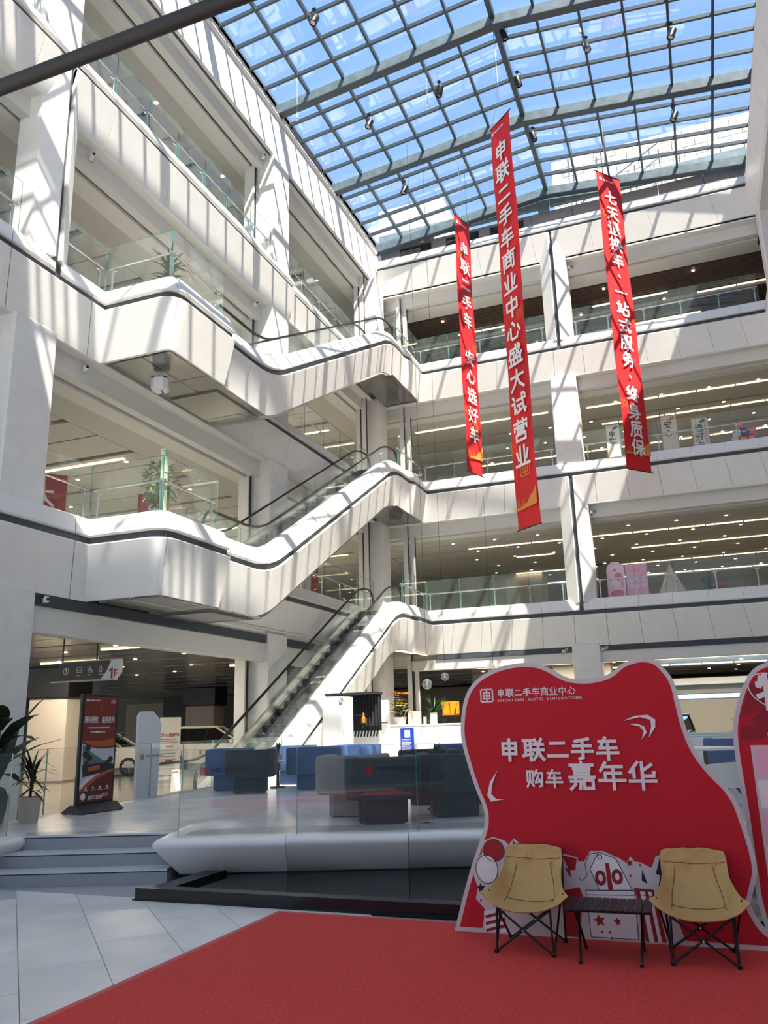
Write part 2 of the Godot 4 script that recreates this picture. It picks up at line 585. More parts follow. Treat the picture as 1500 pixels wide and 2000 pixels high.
func materials() -> void:
	mat("panel", Color(0.945, 0.945, 0.935), 0.42)
	grain(M.panel, noise_tex(0.02, Color(0.97, 0.97, 0.97), Color(1, 1, 1), 3, 3, 256), 0.25)
	mat("plaster", Color(0.93, 0.93, 0.92), 0.6)
	grain(M.plaster, noise_tex(0.03, Color(0.96, 0.96, 0.96), Color(1, 1, 1), 4, 9, 256), 0.3)
	mat("lintel", Color(0.88, 0.88, 0.865), 0.6)
	mat("groove", Color(0.27, 0.29, 0.32), 0.5)
	mat("dark_band", Color(0.24, 0.27, 0.31), 0.6)
	mat("track", Color(0.10, 0.11, 0.14), 0.5)
	mat("soffit_metal", Color(0.58, 0.58, 0.57), 0.14, 0.55)
	mat("ceiling_grey", Color(0.78, 0.775, 0.755), 0.7)
	mat("ceiling_metal", Color(0.76, 0.76, 0.755), 0.22, 0.85)
	mat("slot", Color(0.12, 0.125, 0.14), 0.7)
	mat("wood_slat", Color(0.42, 0.36, 0.33), 0.6)
	grain(M.wood_slat, noise_tex(0.05, Color(0.8, 0.78, 0.76), Color(1, 1, 1), 4, 5, 256), 0.5)
	mat("inner_wall", Color(0.60, 0.58, 0.54), 0.75)
	mat("inner_dark", Color(0.32, 0.335, 0.35), 0.6)
	mat("cream", Color(0.78, 0.74, 0.68), 0.55)
	mat("inner_floor", Color(0.72, 0.72, 0.70), 0.2)
	mat("show_floor", Color(0.56, 0.53, 0.49), 0.12)
	mat("paving", Color(0.76, 0.75, 0.73), 0.9)
	mat("steel_dark", Color(0.25, 0.30, 0.34), 0.45, 0.2)
	mat("steel_beam", Color(0.42, 0.49, 0.53), 0.6, 0.0)
	grain(M.steel_beam, noise_tex(0.02, Color(0.75, 0.78, 0.78), Color(1, 1, 1), 4, 21, 256), 0.35)
	mat("upper_grey", Color(0.36, 0.37, 0.40), 0.5)
	mat("grey_wall", Color(0.50, 0.50, 0.52), 0.7)
	mat("louvre", Color(0.16, 0.16, 0.17), 0.5)
	mat("chrome", Color(0.78, 0.78, 0.77), 0.22, 0.9)
	mat("brushed", Color(0.66, 0.66, 0.64), 0.35, 0.8)
	mat("rubber", Color(0.06, 0.06, 0.065), 0.5)
	mat("step_metal", Color(0.18, 0.20, 0.22), 0.4, 0.6)
	mat("tile", Color(0.92, 0.925, 0.92), 0.4)
	grain(M.tile, noise_tex(0.012, Color(0.90, 0.91, 0.91), Color(1, 1, 1), 5, 31, 512), 0.16)
	mat("tile_alt", Color(0.905, 0.91, 0.905), 0.42)
	grain(M.tile_alt, noise_tex(0.014, Color(0.90, 0.90, 0.91), Color(1, 1, 1), 5, 32, 512), 0.19)
	M.tile.metallic_specular = 0.35
	M.tile_alt.metallic_specular = 0.35
	mat("joint", Color(0.70, 0.72, 0.72), 0.7)
	mat("tile_border", Color(0.70, 0.71, 0.71), 0.2)
	mat("stage_tile", Color(0.95, 0.95, 0.935), 0.2)
	M.stage_tile.metallic_specular = 0.3
	grain(M.stage_tile, noise_tex(0.012, Color(0.88, 0.88, 0.88), Color(1, 1, 1), 5, 33, 512), 0.15)
	mat("stage_edge", Color(0.66, 0.67, 0.68), 0.3)
	mat("step_stone", Color(0.58, 0.59, 0.61), 0.5)
	mat("tread_stone", Color(0.76, 0.78, 0.80), 0.4)
	mat("nose", Color(0.93, 0.93, 0.92), 0.25)
	mat("basin", Color(0.045, 0.045, 0.055), 0.25)
	var carpet := mat("carpet", Color(0.90, 0.28, 0.26), 0.95)
	grain(carpet, noise_tex(0.06, Color(0.80, 0.78, 0.78), Color(1, 1, 1), 6, 41, 1024), 0.5)
	carpet.heightmap_enabled = true
	carpet.heightmap_texture = noise_tex(0.35, Color(0, 0, 0), Color(1, 1, 1), 3, 42, 512)
	carpet.heightmap_scale = 0.25
	mat("carpet_edge", Color(0.80, 0.38, 0.40), 0.85)
	glass("pane_roof", Color(0.72, 0.84, 0.95), 0.05)
	glass("pane", Color(0.80, 0.90, 0.87), 0.035)
	M.pane.metallic_specular = 0.32
	glass("pane_edge", Color(0.32, 0.62, 0.56), 0.72)
	glass("pane_window", Color(0.60, 0.70, 0.78), 0.10)
	glass("pane_front", Color(0.9, 0.95, 0.95), 0.02)
	glow("strip", Color(1.0, 0.88, 0.68), 1.5)
	glow("spot", Color(1.0, 0.93, 0.80), 2.2)
	glow("wall_strip", Color(0.60, 0.86, 1.0), 1.2)
	mat("red", Color(0.74, 0.04, 0.13), 0.75)
	mat("red_deep", Color(0.56, 0.10, 0.15), 0.75)
	mat("red_print", Color(0.62, 0.05, 0.09), 0.5)
	mat("board_edge", Color(0.80, 0.77, 0.77), 0.45)
	mat("foam", Color(0.90, 0.88, 0.88), 0.6)
	mat("ink", Color(0.05, 0.06, 0.11), 0.5)
	mat("print_white", Color(0.88, 0.87, 0.87), 0.5)
	mat("banner", Color(0.86, 0.10, 0.14), 0.65)
	M.banner.backlight_enabled = true
	M.banner.backlight = Color(0.34, 0.03, 0.03)
	mat("banner_text", Color(0.93, 0.92, 0.92), 0.6)
	mat("gold", Color(0.90, 0.55, 0.22), 0.5)
	mat("khaki", Color(0.82, 0.69, 0.46), 0.9)
	grain(M.khaki, noise_tex(0.09, Color(0.86, 0.85, 0.83), Color(1, 1, 1), 4, 51, 512), 1.6)
	M.khaki.rim_enabled = true
	M.khaki.rim = 0.15
	mat("khaki_seam", Color(0.38, 0.30, 0.19), 0.9)
	mat("black_frame", Color(0.035, 0.033, 0.038), 0.4)
	mat("black_slat", Color(0.05, 0.045, 0.055), 0.38)
	mat("sofa_blue", Color(0.24, 0.36, 0.55), 0.9)
	grain(M.sofa_blue, noise_tex(0.12, Color(0.82, 0.84, 0.88), Color(1, 1, 1), 4, 61, 512), 1.2)
	mat("sofa_navy", Color(0.07, 0.115, 0.18), 0.9)
	grain(M.sofa_navy, noise_tex(0.12, Color(0.82, 0.84, 0.88), Color(1, 1, 1), 4, 62, 512), 1.2)
	mat("sofa_grey", Color(0.52, 0.51, 0.50), 0.9)
	grain(M.sofa_grey, noise_tex(0.12, Color(0.84, 0.84, 0.86), Color(1, 1, 1), 4, 63, 512), 1.2)
	for k in ["sofa_blue", "sofa_navy", "sofa_grey"]:
		M[k].rim_enabled = true
		M[k].rim = 0.25
	mat("white", Color(0.88, 0.88, 0.87), 0.4)
	mat("white_gloss", Color(0.90, 0.90, 0.89), 0.15)
	mat("black", Color(0.03, 0.03, 0.035), 0.4)
	mat("charcoal", Color(0.14, 0.15, 0.16), 0.6)
	mat("leaf", Color(0.16, 0.30, 0.13), 0.5)
	mat("leaf_dark", Color(0.09, 0.17, 0.09), 0.5)
	mat("leaf_light", Color(0.34, 0.46, 0.20), 0.5)
	for k in ["leaf", "leaf_dark", "leaf_light"]:
		M[k].backlight_enabled = true
		M[k].backlight = M[k].albedo_color.darkened(0.4)
	mat("stem", Color(0.28, 0.21, 0.14), 0.8)
	mat("soil", Color(0.12, 0.09, 0.07), 0.95)
	mat("pot", Color(0.72, 0.70, 0.66), 0.5)
	mat("yellow", Color(0.95, 0.68, 0.04), 0.5)
	mat("orange", Color(0.90, 0.38, 0.14), 0.6)
	mat("poster_brown", Color(0.36, 0.10, 0.07), 0.35)
	mat("poster_red", Color(0.47, 0.14, 0.09), 0.35)
	mat("poster_orange", Color(0.68, 0.33, 0.16), 0.35)
	mat("poster_sky", Color(0.72, 0.75, 0.80), 0.35)
	mat("poster_dark", Color(0.13, 0.12, 0.11), 0.35)
	mat("sign_blue", Color(0.05, 0.22, 0.62), 0.4)
	mat("car_white", Color(0.80, 0.78, 0.74), 0.12)
	M.car_white.clearcoat_enabled = true
	M.car_white.clearcoat = 0.8
	mat("car_black", Color(0.05, 0.05, 0.055), 0.12)
	mat("car_glass", Color(0.03, 0.035, 0.04), 0.05)
	mat("tyre", Color(0.03, 0.03, 0.03), 0.8)
	mat("rim", Color(0.55, 0.55, 0.55), 0.3, 0.8)
	mat("lamp_white", Color(0.85, 0.86, 0.88), 0.1)
	mat("pink", Color(0.90, 0.68, 0.76), 0.5)
	mat("pink_pale", Color(0.93, 0.80, 0.86), 0.5)
	mat("pink_deep", Color(0.86, 0.36, 0.52), 0.5)
	mat("tube_green", Color(0.72, 0.82, 0.70), 0.6)
	mat("canvas", Color(0.80, 0.78, 0.70), 0.9)
	mat("scroll_paper", Color(0.86, 0.85, 0.80), 0.7)
	mat("bamboo", Color(0.66, 0.52, 0.33), 0.6)
	mat("green_toy", Color(0.08, 0.35, 0.18), 0.5)
	mat("block_wall", Color(0.84, 0.83, 0.80), 0.85)
	grain(M.block_wall, noise_tex(0.03, Color(0.72, 0.72, 0.71), Color(1, 1, 1), 5, 71, 512), 0.15)
	mat("block_pale", Color(0.90, 0.89, 0.87), 0.85)
	mat("mortar", Color(0.62, 0.61, 0.59), 0.9)
	mat("tower", Color(0.68, 0.69, 0.69), 0.8)
	mat("rust", Color(0.35, 0.24, 0.18), 0.8)
	mat("bulb_glass", Color(0.8, 0.85, 0.85, 0.12), 0.03)
	M.bulb_glass.transparency = BaseMaterial3D.TRANSPARENCY_ALPHA

# ------------------------------------------------------------------ shell: floors, slabs, outer walls
func setting() -> void:
	wall_left = struct("wall_left")
	wall_back = struct("wall_back")
	wall_right = struct("wall_right")
	var floor_ := struct("floor")
	tbox("subfloor", M.joint, floor_, Vector3(-44, -0.3, -54), Vector3(18, -0.012, 6))
	tbox("showroom_floor", M.show_floor, floor_, Vector3(-44, -0.012, -54), Vector3(-10.3, 0.0, -10.6))
	tbox("rear_floor", M.show_floor, floor_, Vector3(-10.29, -0.012, -54), Vector3(18, 0.0, -26.1))
	tbox("side_floor", M.inner_floor, floor_, Vector3(XR, -0.012, -26.09), Vector3(18, 0.0, 6))
	# diagonal stone tiles of the lobby, cut at the carpet's hidden side and at the border strip
	var lobby := PackedVector2Array([Vector2(-10.4, 3.4), Vector2(-10.4, -7.56), Vector2(1.6, -7.56), Vector2(1.6, 3.4)])
	var w := 0.583
	var l := 1.18
	for i in range(-14, 18):
		for j in range(-9, 10):
			var a := i * w + 0.18
			var b := j * l + (0.59 if i % 2 else 0.0)
			var q := PackedVector2Array()
			for c in [[a, b], [a + w - 0.006, b], [a + w - 0.006, b + l - 0.005], [a, b + l - 0.005]]:
				# a runs along (1,-1), b along (1,1), both over root two
				q.append(Vector2((c[0] + c[1]) * 0.70711, (-c[0] + c[1]) * 0.70711) + Vector2(0, -0.0))
			var cuts := Geometry2D.intersect_polygons(q, lobby)
			if cuts.is_empty() or cuts[0].size() < 3:
				continue
			# under the carpet nothing of a tile shows
			var under := true
			for p in cuts[0]:
				if p.x < -3.9 or p.y > 2.4:
					under = false
			if under:
				continue
			var mb := MB.new()
			mb.prism(cuts[0], -0.012, 0.0, Transform3D(Basis(Vector3(1, 0, 0), Vector3(0, 0, 1), Vector3(0, 1, 0)), Vector3.ZERO))
			put(mb, "tile", M.tile if rng.randf() < 0.6 else M.tile_alt, floor_)
	# plain border strip before the steps
	tbox("border_strip", M.tile_border, floor_, Vector3(-10.4, -0.012, -8.9), Vector3(-5.7, -0.001, -7.57))
	tbox("lobby_edge", M.tile_border, floor_, Vector3(1.61, -0.012, -7.56), Vector3(XR, 0, 3.4))
	tbox("lobby_side", M.tile_border, floor_, Vector3(-44, -0.012, -10.59), Vector3(-10.41, 0, 6))
	tbox("doorway_floor", M.tile_border, floor_, Vector3(-10.4, -0.012, 3.41), Vector3(18, 0, 6))
	# storey slabs and ceilings behind the facades
	for k in range(1, 5):
		var y: float = F[k]
		var mt: Material = M.inner_floor if k < 4 else M.grey_wall
		tbox("floor_slab", mt, wall_left, Vector3(-44, y - 0.3, -54), Vector3(XL - 0.12, y, 6))
		tbox("floor_slab", mt, wall_back, Vector3(XL - 0.12, y - 0.3, -54), Vector3(18, y, ZB - 0.12))
		tbox("floor_slab", mt, wall_right, Vector3(XR + 0.12, y - 0.3, ZB - 0.12), Vector3(18, y, 6))
	# outer walls, with window openings on the ground floor of the showroom
	var outer := struct("wall_outer")
	tbox("outer_wall", M.inner_wall, outer, Vector3(-44.4, 3.4, -54), Vector3(-44, 23, 6))
	tbox("outer_wall", M.inner_wall, outer, Vector3(-44.4, 0, -54), Vector3(-44, 0.25, 6))
	for z in range(-54, 6, 4):
		tbox("window_mullion", M.inner_dark, outer, Vector3(-44.4, 0.25, z), Vector3(-44, 3.4, z + (2.2 if z % 3 else 0.5)))
	tbox("outer_wall", M.inner_wall, outer, Vector3(-44.4, 0, -54.4), Vector3(18.4, 23, -54))
	tbox("outer_wall", M.inner_wall, outer, Vector3(18, 0, -54), Vector3(18.4, 23, 6))
	# inner partitions that close the view at the back of each storey
	for k in range(0, 4):
		var y0: float = F[k]
		var y1: float = G[k + 1] - 1.7
		tbox("partition", M.inner_wall, wall_back, Vector3(-44, y0, -51.2), Vector3(18, y1, -51))
	# entrance side behind the camera: doors and an added dark low wall, a glass curtain wall above
	var wf := struct("wall_front")
	tbox("entrance_beam", M.plaster, wf, Vector3(XL - 0.5, 3.8, 5.7), Vector3(XR + 0.5, 4.2, 6.0))
	tbox("added_dark_wall", M.inner_dark, wf, Vector3(-6.4, 0, 5.75), Vector3(XR + 0.5, 2.3, 6.0))  # unseen wall, added dark to keep bright reflections out of the lounge glass
	for i in 7:
		tbox("glass_pane", M.pane_front, wf, Vector3(-6.4 + i * 1.5, 2.32, 5.84), Vector3(-4.94 + i * 1.5, 3.78, 5.86))
	for i in 4:
		tbox("door_leaf", M.pane_front, wf, Vector3(-12.4 + i * 1.5, 0, 5.84), Vector3(-10.96 + i * 1.5, 3.78, 5.86))
		tbox("door_stile", M.inner_dark, wf, Vector3(-10.96 + i * 1.5, 0, 5.8), Vector3(-10.9 + i * 1.5, 3.8, 5.9))
	for i in 7:
		tbox("mullion", M.steel_beam, wf, Vector3(XL + i * 2.7 - 0.06, 4.2, 5.7), Vector3(XL + i * 2.7 + 0.06, 24.4, 5.9))
	for k in 6:
		tbox("transom", M.steel_beam, wf, Vector3(XL - 0.5, 4.2 + k * 3.4, 5.7), Vector3(XR + 0.5, 4.3 + k * 3.4, 5.9))
		for i in 6:
			tbox("glass_pane", M.pane_front, wf, Vector3(XL + i * 2.7 + 0.06, 4.3 + k * 3.4, 5.79), Vector3(XL + i * 2.7 + 2.64, 7.6 + k * 3.4, 5.81))
	var plaza := struct("floor_plaza")
	tbox("paving", M.paving, plaza, Vector3(-60, -0.35, 6.2), Vector3(60, -0.05, 70))

# ------------------------------------------------------------------ facades
const KERB := [Vector2(-0.03, 0.16), Vector2(0.0, 0.19), Vector2(-0.20, 0.60), Vector2(-0.25, 0.63), Vector2(-0.46, 0.63), Vector2(-0.46, 0.16)]
const FASCIA := [Vector2(0.0, -0.03), Vector2(-0.02, 0.0), Vector2(-0.09, 0.0), Vector2(-0.09, -0.05), Vector2(-0.37, -1.16), Vector2(-0.37, -1.18), Vector2(-0.29, -1.18)]
const GROOVE := [Vector2(-0.10, -0.04), Vector2(-0.10, 0.20), Vector2(-0.16, 0.20), Vector2(-0.16, -0.04)]

func owner_of(p: Vector3, esc: Node) -> Node:
	if p.x > XRG - 0.3 and p.z > ZG + 0.1:
		return wall_right
	if p.z < ZG + 0.25 and p.x > -10.1:
		return wall_back
	return esc

# the white band with its dark groove along a path
func band(path: Array, parent: Node, length: float, ymin := -1e9, which := 3) -> void:
	var fr := frames(path)
	for whole in cut(fr, length):
		var mid: Vector3 = (whole[0][0] + whole[-1][0]) * 0.5
		var ow := owner_of(mid, parent)
		for piece in parted(whole, true):
			var kb := MB.new()
			kb.sweep(KERB, piece, true, ymin)
			put(kb, "kerb_panel", M.panel, ow, 30.0)
		for piece in parted(whole, false):
			var fb := MB.new()
			fb.sweep(FASCIA, piece, true, ymin)
			put(fb, "fascia_panel", M.panel, ow, 30.0)
	for piece in cut(fr, 4.8, 0.0):
		var gb := MB.new()
		gb.sweep(GROOVE, piece, true, ymin)
		put(gb, "groove_strip", M.groove, owner_of((piece[0][0] + piece[-1][0]) * 0.5, parent))

# a panel that an upright groove of the framed storeys runs through is cut in two
func parted(piece: Array, kerb: bool) -> Array:
	var a: Vector3 = piece[0][0]
	var b: Vector3 = piece[-1][0]
	if piece.size() != 2 or absf(a.y - b.y) > 0.01:
		return [piece]
	var back: bool = absf(a.z - ZG) < 0.05 and absf(b.z - ZG) < 0.05 and a.x < XC - 0.1 and b.x > XC + 0.1
	var left: bool = absf(a.x - XG) < 0.05 and absf(b.x - XG) < 0.05 and a.z > -12.1 and b.z < -12.3
	var lv: Array = ([G[1], G[3]] if kerb else [G[2], G[4]]) if back else ([G[2]] if kerb else [G[3]])
	var hit := false
	for y in lv:
		if absf(a.y - y) < 0.02:
			hit = true
	if not hit or not (back or left):
		return [piece]
	var c := Vector3(XC, a.y, ZG) if back else Vector3(XG, a.y, -12.2)
	var d := (b - a).normalized() * 0.08
	return [[piece[0], [c - d, piece[0][1], Vector3.UP]], [[c + d, piece[0][1], Vector3.UP], piece[-1]]]

# beam, soffit and ceiling edge over an opening; side is the facade, a and b its ends
func lintel(parent: Node, left: bool, y: float, a: float, b: float) -> void:
	var bits := [
		["soffit", M.lintel, 0.0, 0.36, -1.16, -1.10],
		["beam", M.lintel, 0.36, 0.62, -1.66, -1.05],
		["shutter_track", M.track, 0.62, 0.70, -1.60, -1.05],
		["beam", M.lintel, 0.70, 1.25, -1.72, -1.05],
	]
	for q in bits:
		if left:
			tbox(q[0], q[1], parent, Vector3(XL - q[3], y + q[4], a), Vector3(XL - q[2], y + q[5], b))
		else:
			tbox(q[0], q[1], parent, Vector3(a, y + q[4], ZB - q[3]), Vector3(b, y + q[5], ZB - q[2]))

func column_box(parent: Node, c: Vector3, s: Vector3) -> void:
	tbox("column", M.plaster, parent, c - s / 2, c + s / 2, 0.035)

func facades() -> void:
	# left: landings swell out at the second and third level, where an escalator starts
	for k in [1, 2]:
		var y: float = G[k]
		band(rounded([[Vector3(XG, y, 5.6), 0.0], [Vector3(XG, y, -13.72), 0.0], [Vector3(-10.09, y, -13.72), 0.55], [Vector3(-10.09, y, -16.27), 0.0]]), wall_left, 2.35)
		band([Vector3(XL + 0.18, y, -16.4), Vector3(XL + 0.18, y, ZG - 0.2)], wall_left, 2.35)
	band([Vector3(XG, G[3], 5.6), Vector3(XG, G[3], -23.3)], wall_left, 2.35)
	band([Vector3(XL + 0.12, G[3], -23.32), Vector3(XL + 0.12, G[3], ZG - 0.2)], wall_left, 2.35)
	# top parapet: narrow upright panels under a round rail on the left, band on the back and right
	for i in range(0, 38):
		var z := 5.6 - i * 1.0
		tbox("parapet_panel", M.panel, wall_left, Vector3(XL - 0.05, 21.55, z - 0.988), Vector3(XL + 0.03, 23.22, z), 0.012)
	tbox("groove_strip", M.groove, wall_left, Vector3(XL - 0.14, 21.5, ZG), Vector3(XL - 0.06, 23.2, 5.6))
	var rail := MB.new()
	rail.tube([Vector3(XL + 0.04, 23.30, 5.6), Vector3(XL + 0.04, 23.30, ZG)], 0.085, 12)
	put(rail, "round_rail", M.white_gloss, wall_left, 60.0)
	band([Vector3(XL + 0.03, G[4], ZG), Vector3(XRG, G[4], ZG), Vector3(XRG, G[4], 5.6)], wall_back, 2.4)
	# dark cladding between parapet and glass on the left, and grey wall on the back
	for i in 38:
		tbox("upper_panel", M.upper_grey, wall_left, Vector3(XL - 0.3, 23.2, 5.6 - i - 0.985), Vector3(XL - 0.02, 24.05, 5.6 - i))
	tbox("louvre", M.louvre, wall_left, Vector3(XL - 0.06, 23.5, -26.2), Vector3(XL - 0.005, 23.95, -23.6))
	tbox("upper_panel", M.grey_wall, wall_right, Vector3(XR + 0.2, 22.9, ZB), Vector3(XR + 0.5, 24.2, 5.6))
	for i in 9:
		tbox("upper_panel", M.grey_wall, wall_back, Vector3(XL + i * 1.83, 22.6, ZB - 0.75), Vector3(XL + i * 1.83 + 1.815, 23.85, ZB - 0.5))
	for x in [-11.3, -9.0, -6.9]:
		var lv := MB.new()
		for j in 7:
			lv.box(Vector3(x + 0.75, 23.0 + j * 0.1, ZB - 0.46), Vector3(1.5, 0.07, 0.05), Transform3D())
		lv.box(Vector3(x + 0.75, 23.3, ZB - 0.49), Vector3(1.56, 0.8, 0.02))
		put(lv, "louvre", M.louvre, wall_back)
	# lintels over the openings, both facades
	for k in range(1, 5):
		var y: float = G[k]
		var yy := y if k > 1 else y + 0.12
		if k < 4:
			lintel(wall_left, true, yy, ZB, 5.6)
			lintel(wall_back, false, yy, XL - 0.3, XR)
		else:
			lintel(wall_left, true, y + 0.35, ZB, 5.6)
			lintel(wall_back, false, y - 0.2, XL - 0.3, XR)
		tbox("beam", M.lintel, wall_right, Vector3(XR, y - 1.66, ZB), Vector3(XR + 0.4, y - 1.0, 5.6))
	# dark band and second beam over the ground floor
	tbox("dark_band", M.dark_band, wall_left, Vector3(XL - 0.33, 4.18, -22.07), Vector3(XL - 0.02, 4.40, -12.58))
	tbox("dark_band", M.dark_band, wall_left, Vector3(XL - 0.33, 4.18, -31.3), Vector3(XL - 0.02, 4.40, -23.24))
	tbox("ground_beam", M.lintel, wall_left, Vector3(XL - 0.42, 3.62, -22.07), Vector3(XL - 0.1, 4.18, -12.58), 0.02)
	tbox("ground_beam", M.lintel, wall_left, Vector3(XL - 0.42, 3.62, -31.3), Vector3(XL - 0.1, 4.18, -23.24), 0.02)
	tbox("dark_band", M.dark_band, wall_back, Vector3(-10.2, 4.2, ZB - 0.3), Vector3(XR, 4.42, ZB - 0.02))
	tbox("ground_beam", M.lintel, wall_back, Vector3(-11.3, 3.78, ZB - 0.4), Vector3(XR, 4.2, ZB - 0.08), 0.02)
	# columns
	for k in 4:
		var y0: float = F[k] - (0.3 if k else 0.0)
		var y1: float = (G[k + 1] - 1.1) if k < 3 else G[k + 1] - 0.75
		for zc in [-11.985, -22.655, 0.2]:
			if k == 2 and zc == -11.985:
				continue
			column_box(wall_left, Vector3(XL - 0.35, (y0 + y1) / 2, zc), Vector3(0.82, y1 - y0, 1.19))
		column_box(wall_left, Vector3(XL - 0.2, (y0 + y1) / 2, -31.75), Vector3(0.95, y1 - y0, 1.0))
		# slim shutter guides in the corner
		for q in [[-12.6, -30.95], [-12.85, -30.9], [-11.45, -32.6], [-11.2, -32.8]]:
			tbox("shutter_guide", M.lintel, wall_left, Vector3(q[0] - 0.09, y0, q[1] - 0.09), Vector3(q[0] + 0.09, y1, q[1] + 0.09))
			tbox("shutter_track", M.track, wall_left, Vector3(q[0] + 0.09, y0, q[1] - 0.02), Vector3(q[0] + 0.12, y1, q[1] + 0.02))
		for q in [-12.75, -21.9]:
			tbox("shutter_guide", M.lintel, wall_left, Vector3(XL - 0.95, y0, q - 0.12), Vector3(XL - 0.6, y1, q + 0.12))
			tbox("shutter_track", M.track, wall_left, Vector3(XL - 0.6, y0, q - 0.03), Vector3(XL - 0.56, y1, q + 0.03))
		if k == 0 or k == 2:
			column_box(wall_back, Vector3(XC, (y0 + y1) / 2, ZB - 0.32), Vector3(1.06, y1 - y0, 0.8))
		else:
			framed(wall_back, false, XC, F[k] - 0.2, G[k + 1])
		column_box(wall_right, Vector3(XR + 0.35, (y0 + y1) / 2, -22.6), Vector3(0.8, y1 - y0, 1.2))
		column_box(wall_right, Vector3(XR + 0.35, (y0 + y1) / 2, -31.9), Vector3(0.8, y1 - y0, 1.0))
		column_box(wall_right, Vector3(XR + 0.35, (y0 + y1) / 2, -12.0), Vector3(0.8, y1 - y0, 1.2))
		# storefront glass and wall on the right side
		if k:
			tbox("storefront", M.pane_window, wall_right, Vector3(XR + 0.5, F[k], ZB), Vector3(XR + 0.52, y1, 5.6))
		else:
			tbox("storefront", M.plaster, wall_right, Vector3(XR + 0.3, 0, -26.0), Vector3(XR + 0.5, y1, 5.6))
	framed(wall_left, true, -12.2, F[2] - 0.2, G[3])

# two jambs with a dark groove between, standing forward to the groove line
func framed(parent: Node, left: bool, c: float, y0: float, y1: float) -> void:
	for s in [-1.0, 1.0]:
		var pl := PackedVector2Array([Vector2(0.08 * s, 0.0), Vector2(0.11 * s, 0.0), Vector2(0.56 * s, -0.30), Vector2(0.56 * s, -0.9), Vector2(0.08 * s, -0.9)])
		var mb := MB.new()
		# local x along the facade, local y outward, height along z
		var t := Transform3D(Basis(Vector3(1, 0, 0), Vector3(0, 0, 1), Vector3(0, 1, 0)), Vector3(c, 0, ZG - 0.02))
		if left:
			t = Transform3D(Basis(Vector3(0, 0, -1), Vector3(1, 0, 0), Vector3(0, 1, 0)), Vector3(XG - 0.02, 0, c))
		mb.prism(pl, y0 + 0.4, y1 - 0.04, t)
		put(mb, "jamb", M.panel, parent)
	if left:
		tbox("groove_strip", M.groove, parent, Vector3(XG - 0.2, y0, c - 0.08), Vector3(XG - 0.12, y1, c + 0.08))
	else:
		tbox("groove_strip", M.groove, parent, Vector3(c - 0.08, y0, ZG - 0.2), Vector3(c + 0.08, y1, ZG - 0.12))

# ------------------------------------------------------------------ escalators
# side view of an escalator, dy above the step line, as points (z, y)
func esc_line(k: int, dy: float, za: float, zb: float) -> Array:
	var zl: float = ZHI + (G[k + 1] - G[k]) / 0.568
	var pts := rounded([[Vector3(0, F[k] + dy, za), 0.0], [Vector3(0, F[k] + dy, zl), 0.8], [Vector3(0, F[k + 1] + dy, ZHI), 0.8], [Vector3(0, F[k + 1] + dy, zb), 0.0]])
	var r := []
	for p in pts:
		r.append(Vector2(p.z, p.y))
	return r

func resample(ln: Array, step: float) -> Array:
	var r := [ln[0]]
	for i in ln.size() - 1:
		var d: float = ln[i].distance_to(ln[i + 1])
		var c := maxi(1, roundi(d / step))
		for j in c:
			r.append(ln[i].lerp(ln[i + 1], float(j + 1) / c))
	return r

# a slab between two side-view lines of equal point count, x from x0 to x1
func side_slab(a: Array, b: Array, x0: float, x1: float) -> MB:
	var mb := MB.new()
	for i in a.size() - 1:
		var q := [a[i], a[i + 1], b[i + 1], b[i]]
		for x in [x0, x1]:
			mb.quad(Vector3(x, q[0].y, q[0].x), Vector3(x, q[1].y, q[1].x), Vector3(x, q[2].y, q[2].x), Vector3(x, q[3].y, q[3].x), Vector3(x - (x0 + x1) / 2, 0, 0))
		var up: Vector3 = Vector3(0, b[i].y - a[i].y, b[i].x - a[i].x)
		mb.quad(Vector3(x0, q[0].y, q[0].x), Vector3(x1, q[0].y, q[0].x), Vector3(x1, q[1].y, q[1].x), Vector3(x0, q[1].y, q[1].x), -up)
		mb.quad(Vector3(x0, q[2].y, q[2].x), Vector3(x1, q[2].y, q[2].x), Vector3(x1, q[3].y, q[3].x), Vector3(x0, q[3].y, q[3].x), up)
	for e in [0, a.size() - 1]:
		var o := Vector3(0, 0, a[0].x - a[1].x) if e == 0 else Vector3(0, 0, a[-1].x - a[-2].x)
		mb.quad(Vector3(x0, a[e].y, a[e].x), Vector3(x1, a[e].y, a[e].x), Vector3(x1, b[e].y, b[e].x), Vector3(x0, b[e].y, b[e].x), o)
	return mb

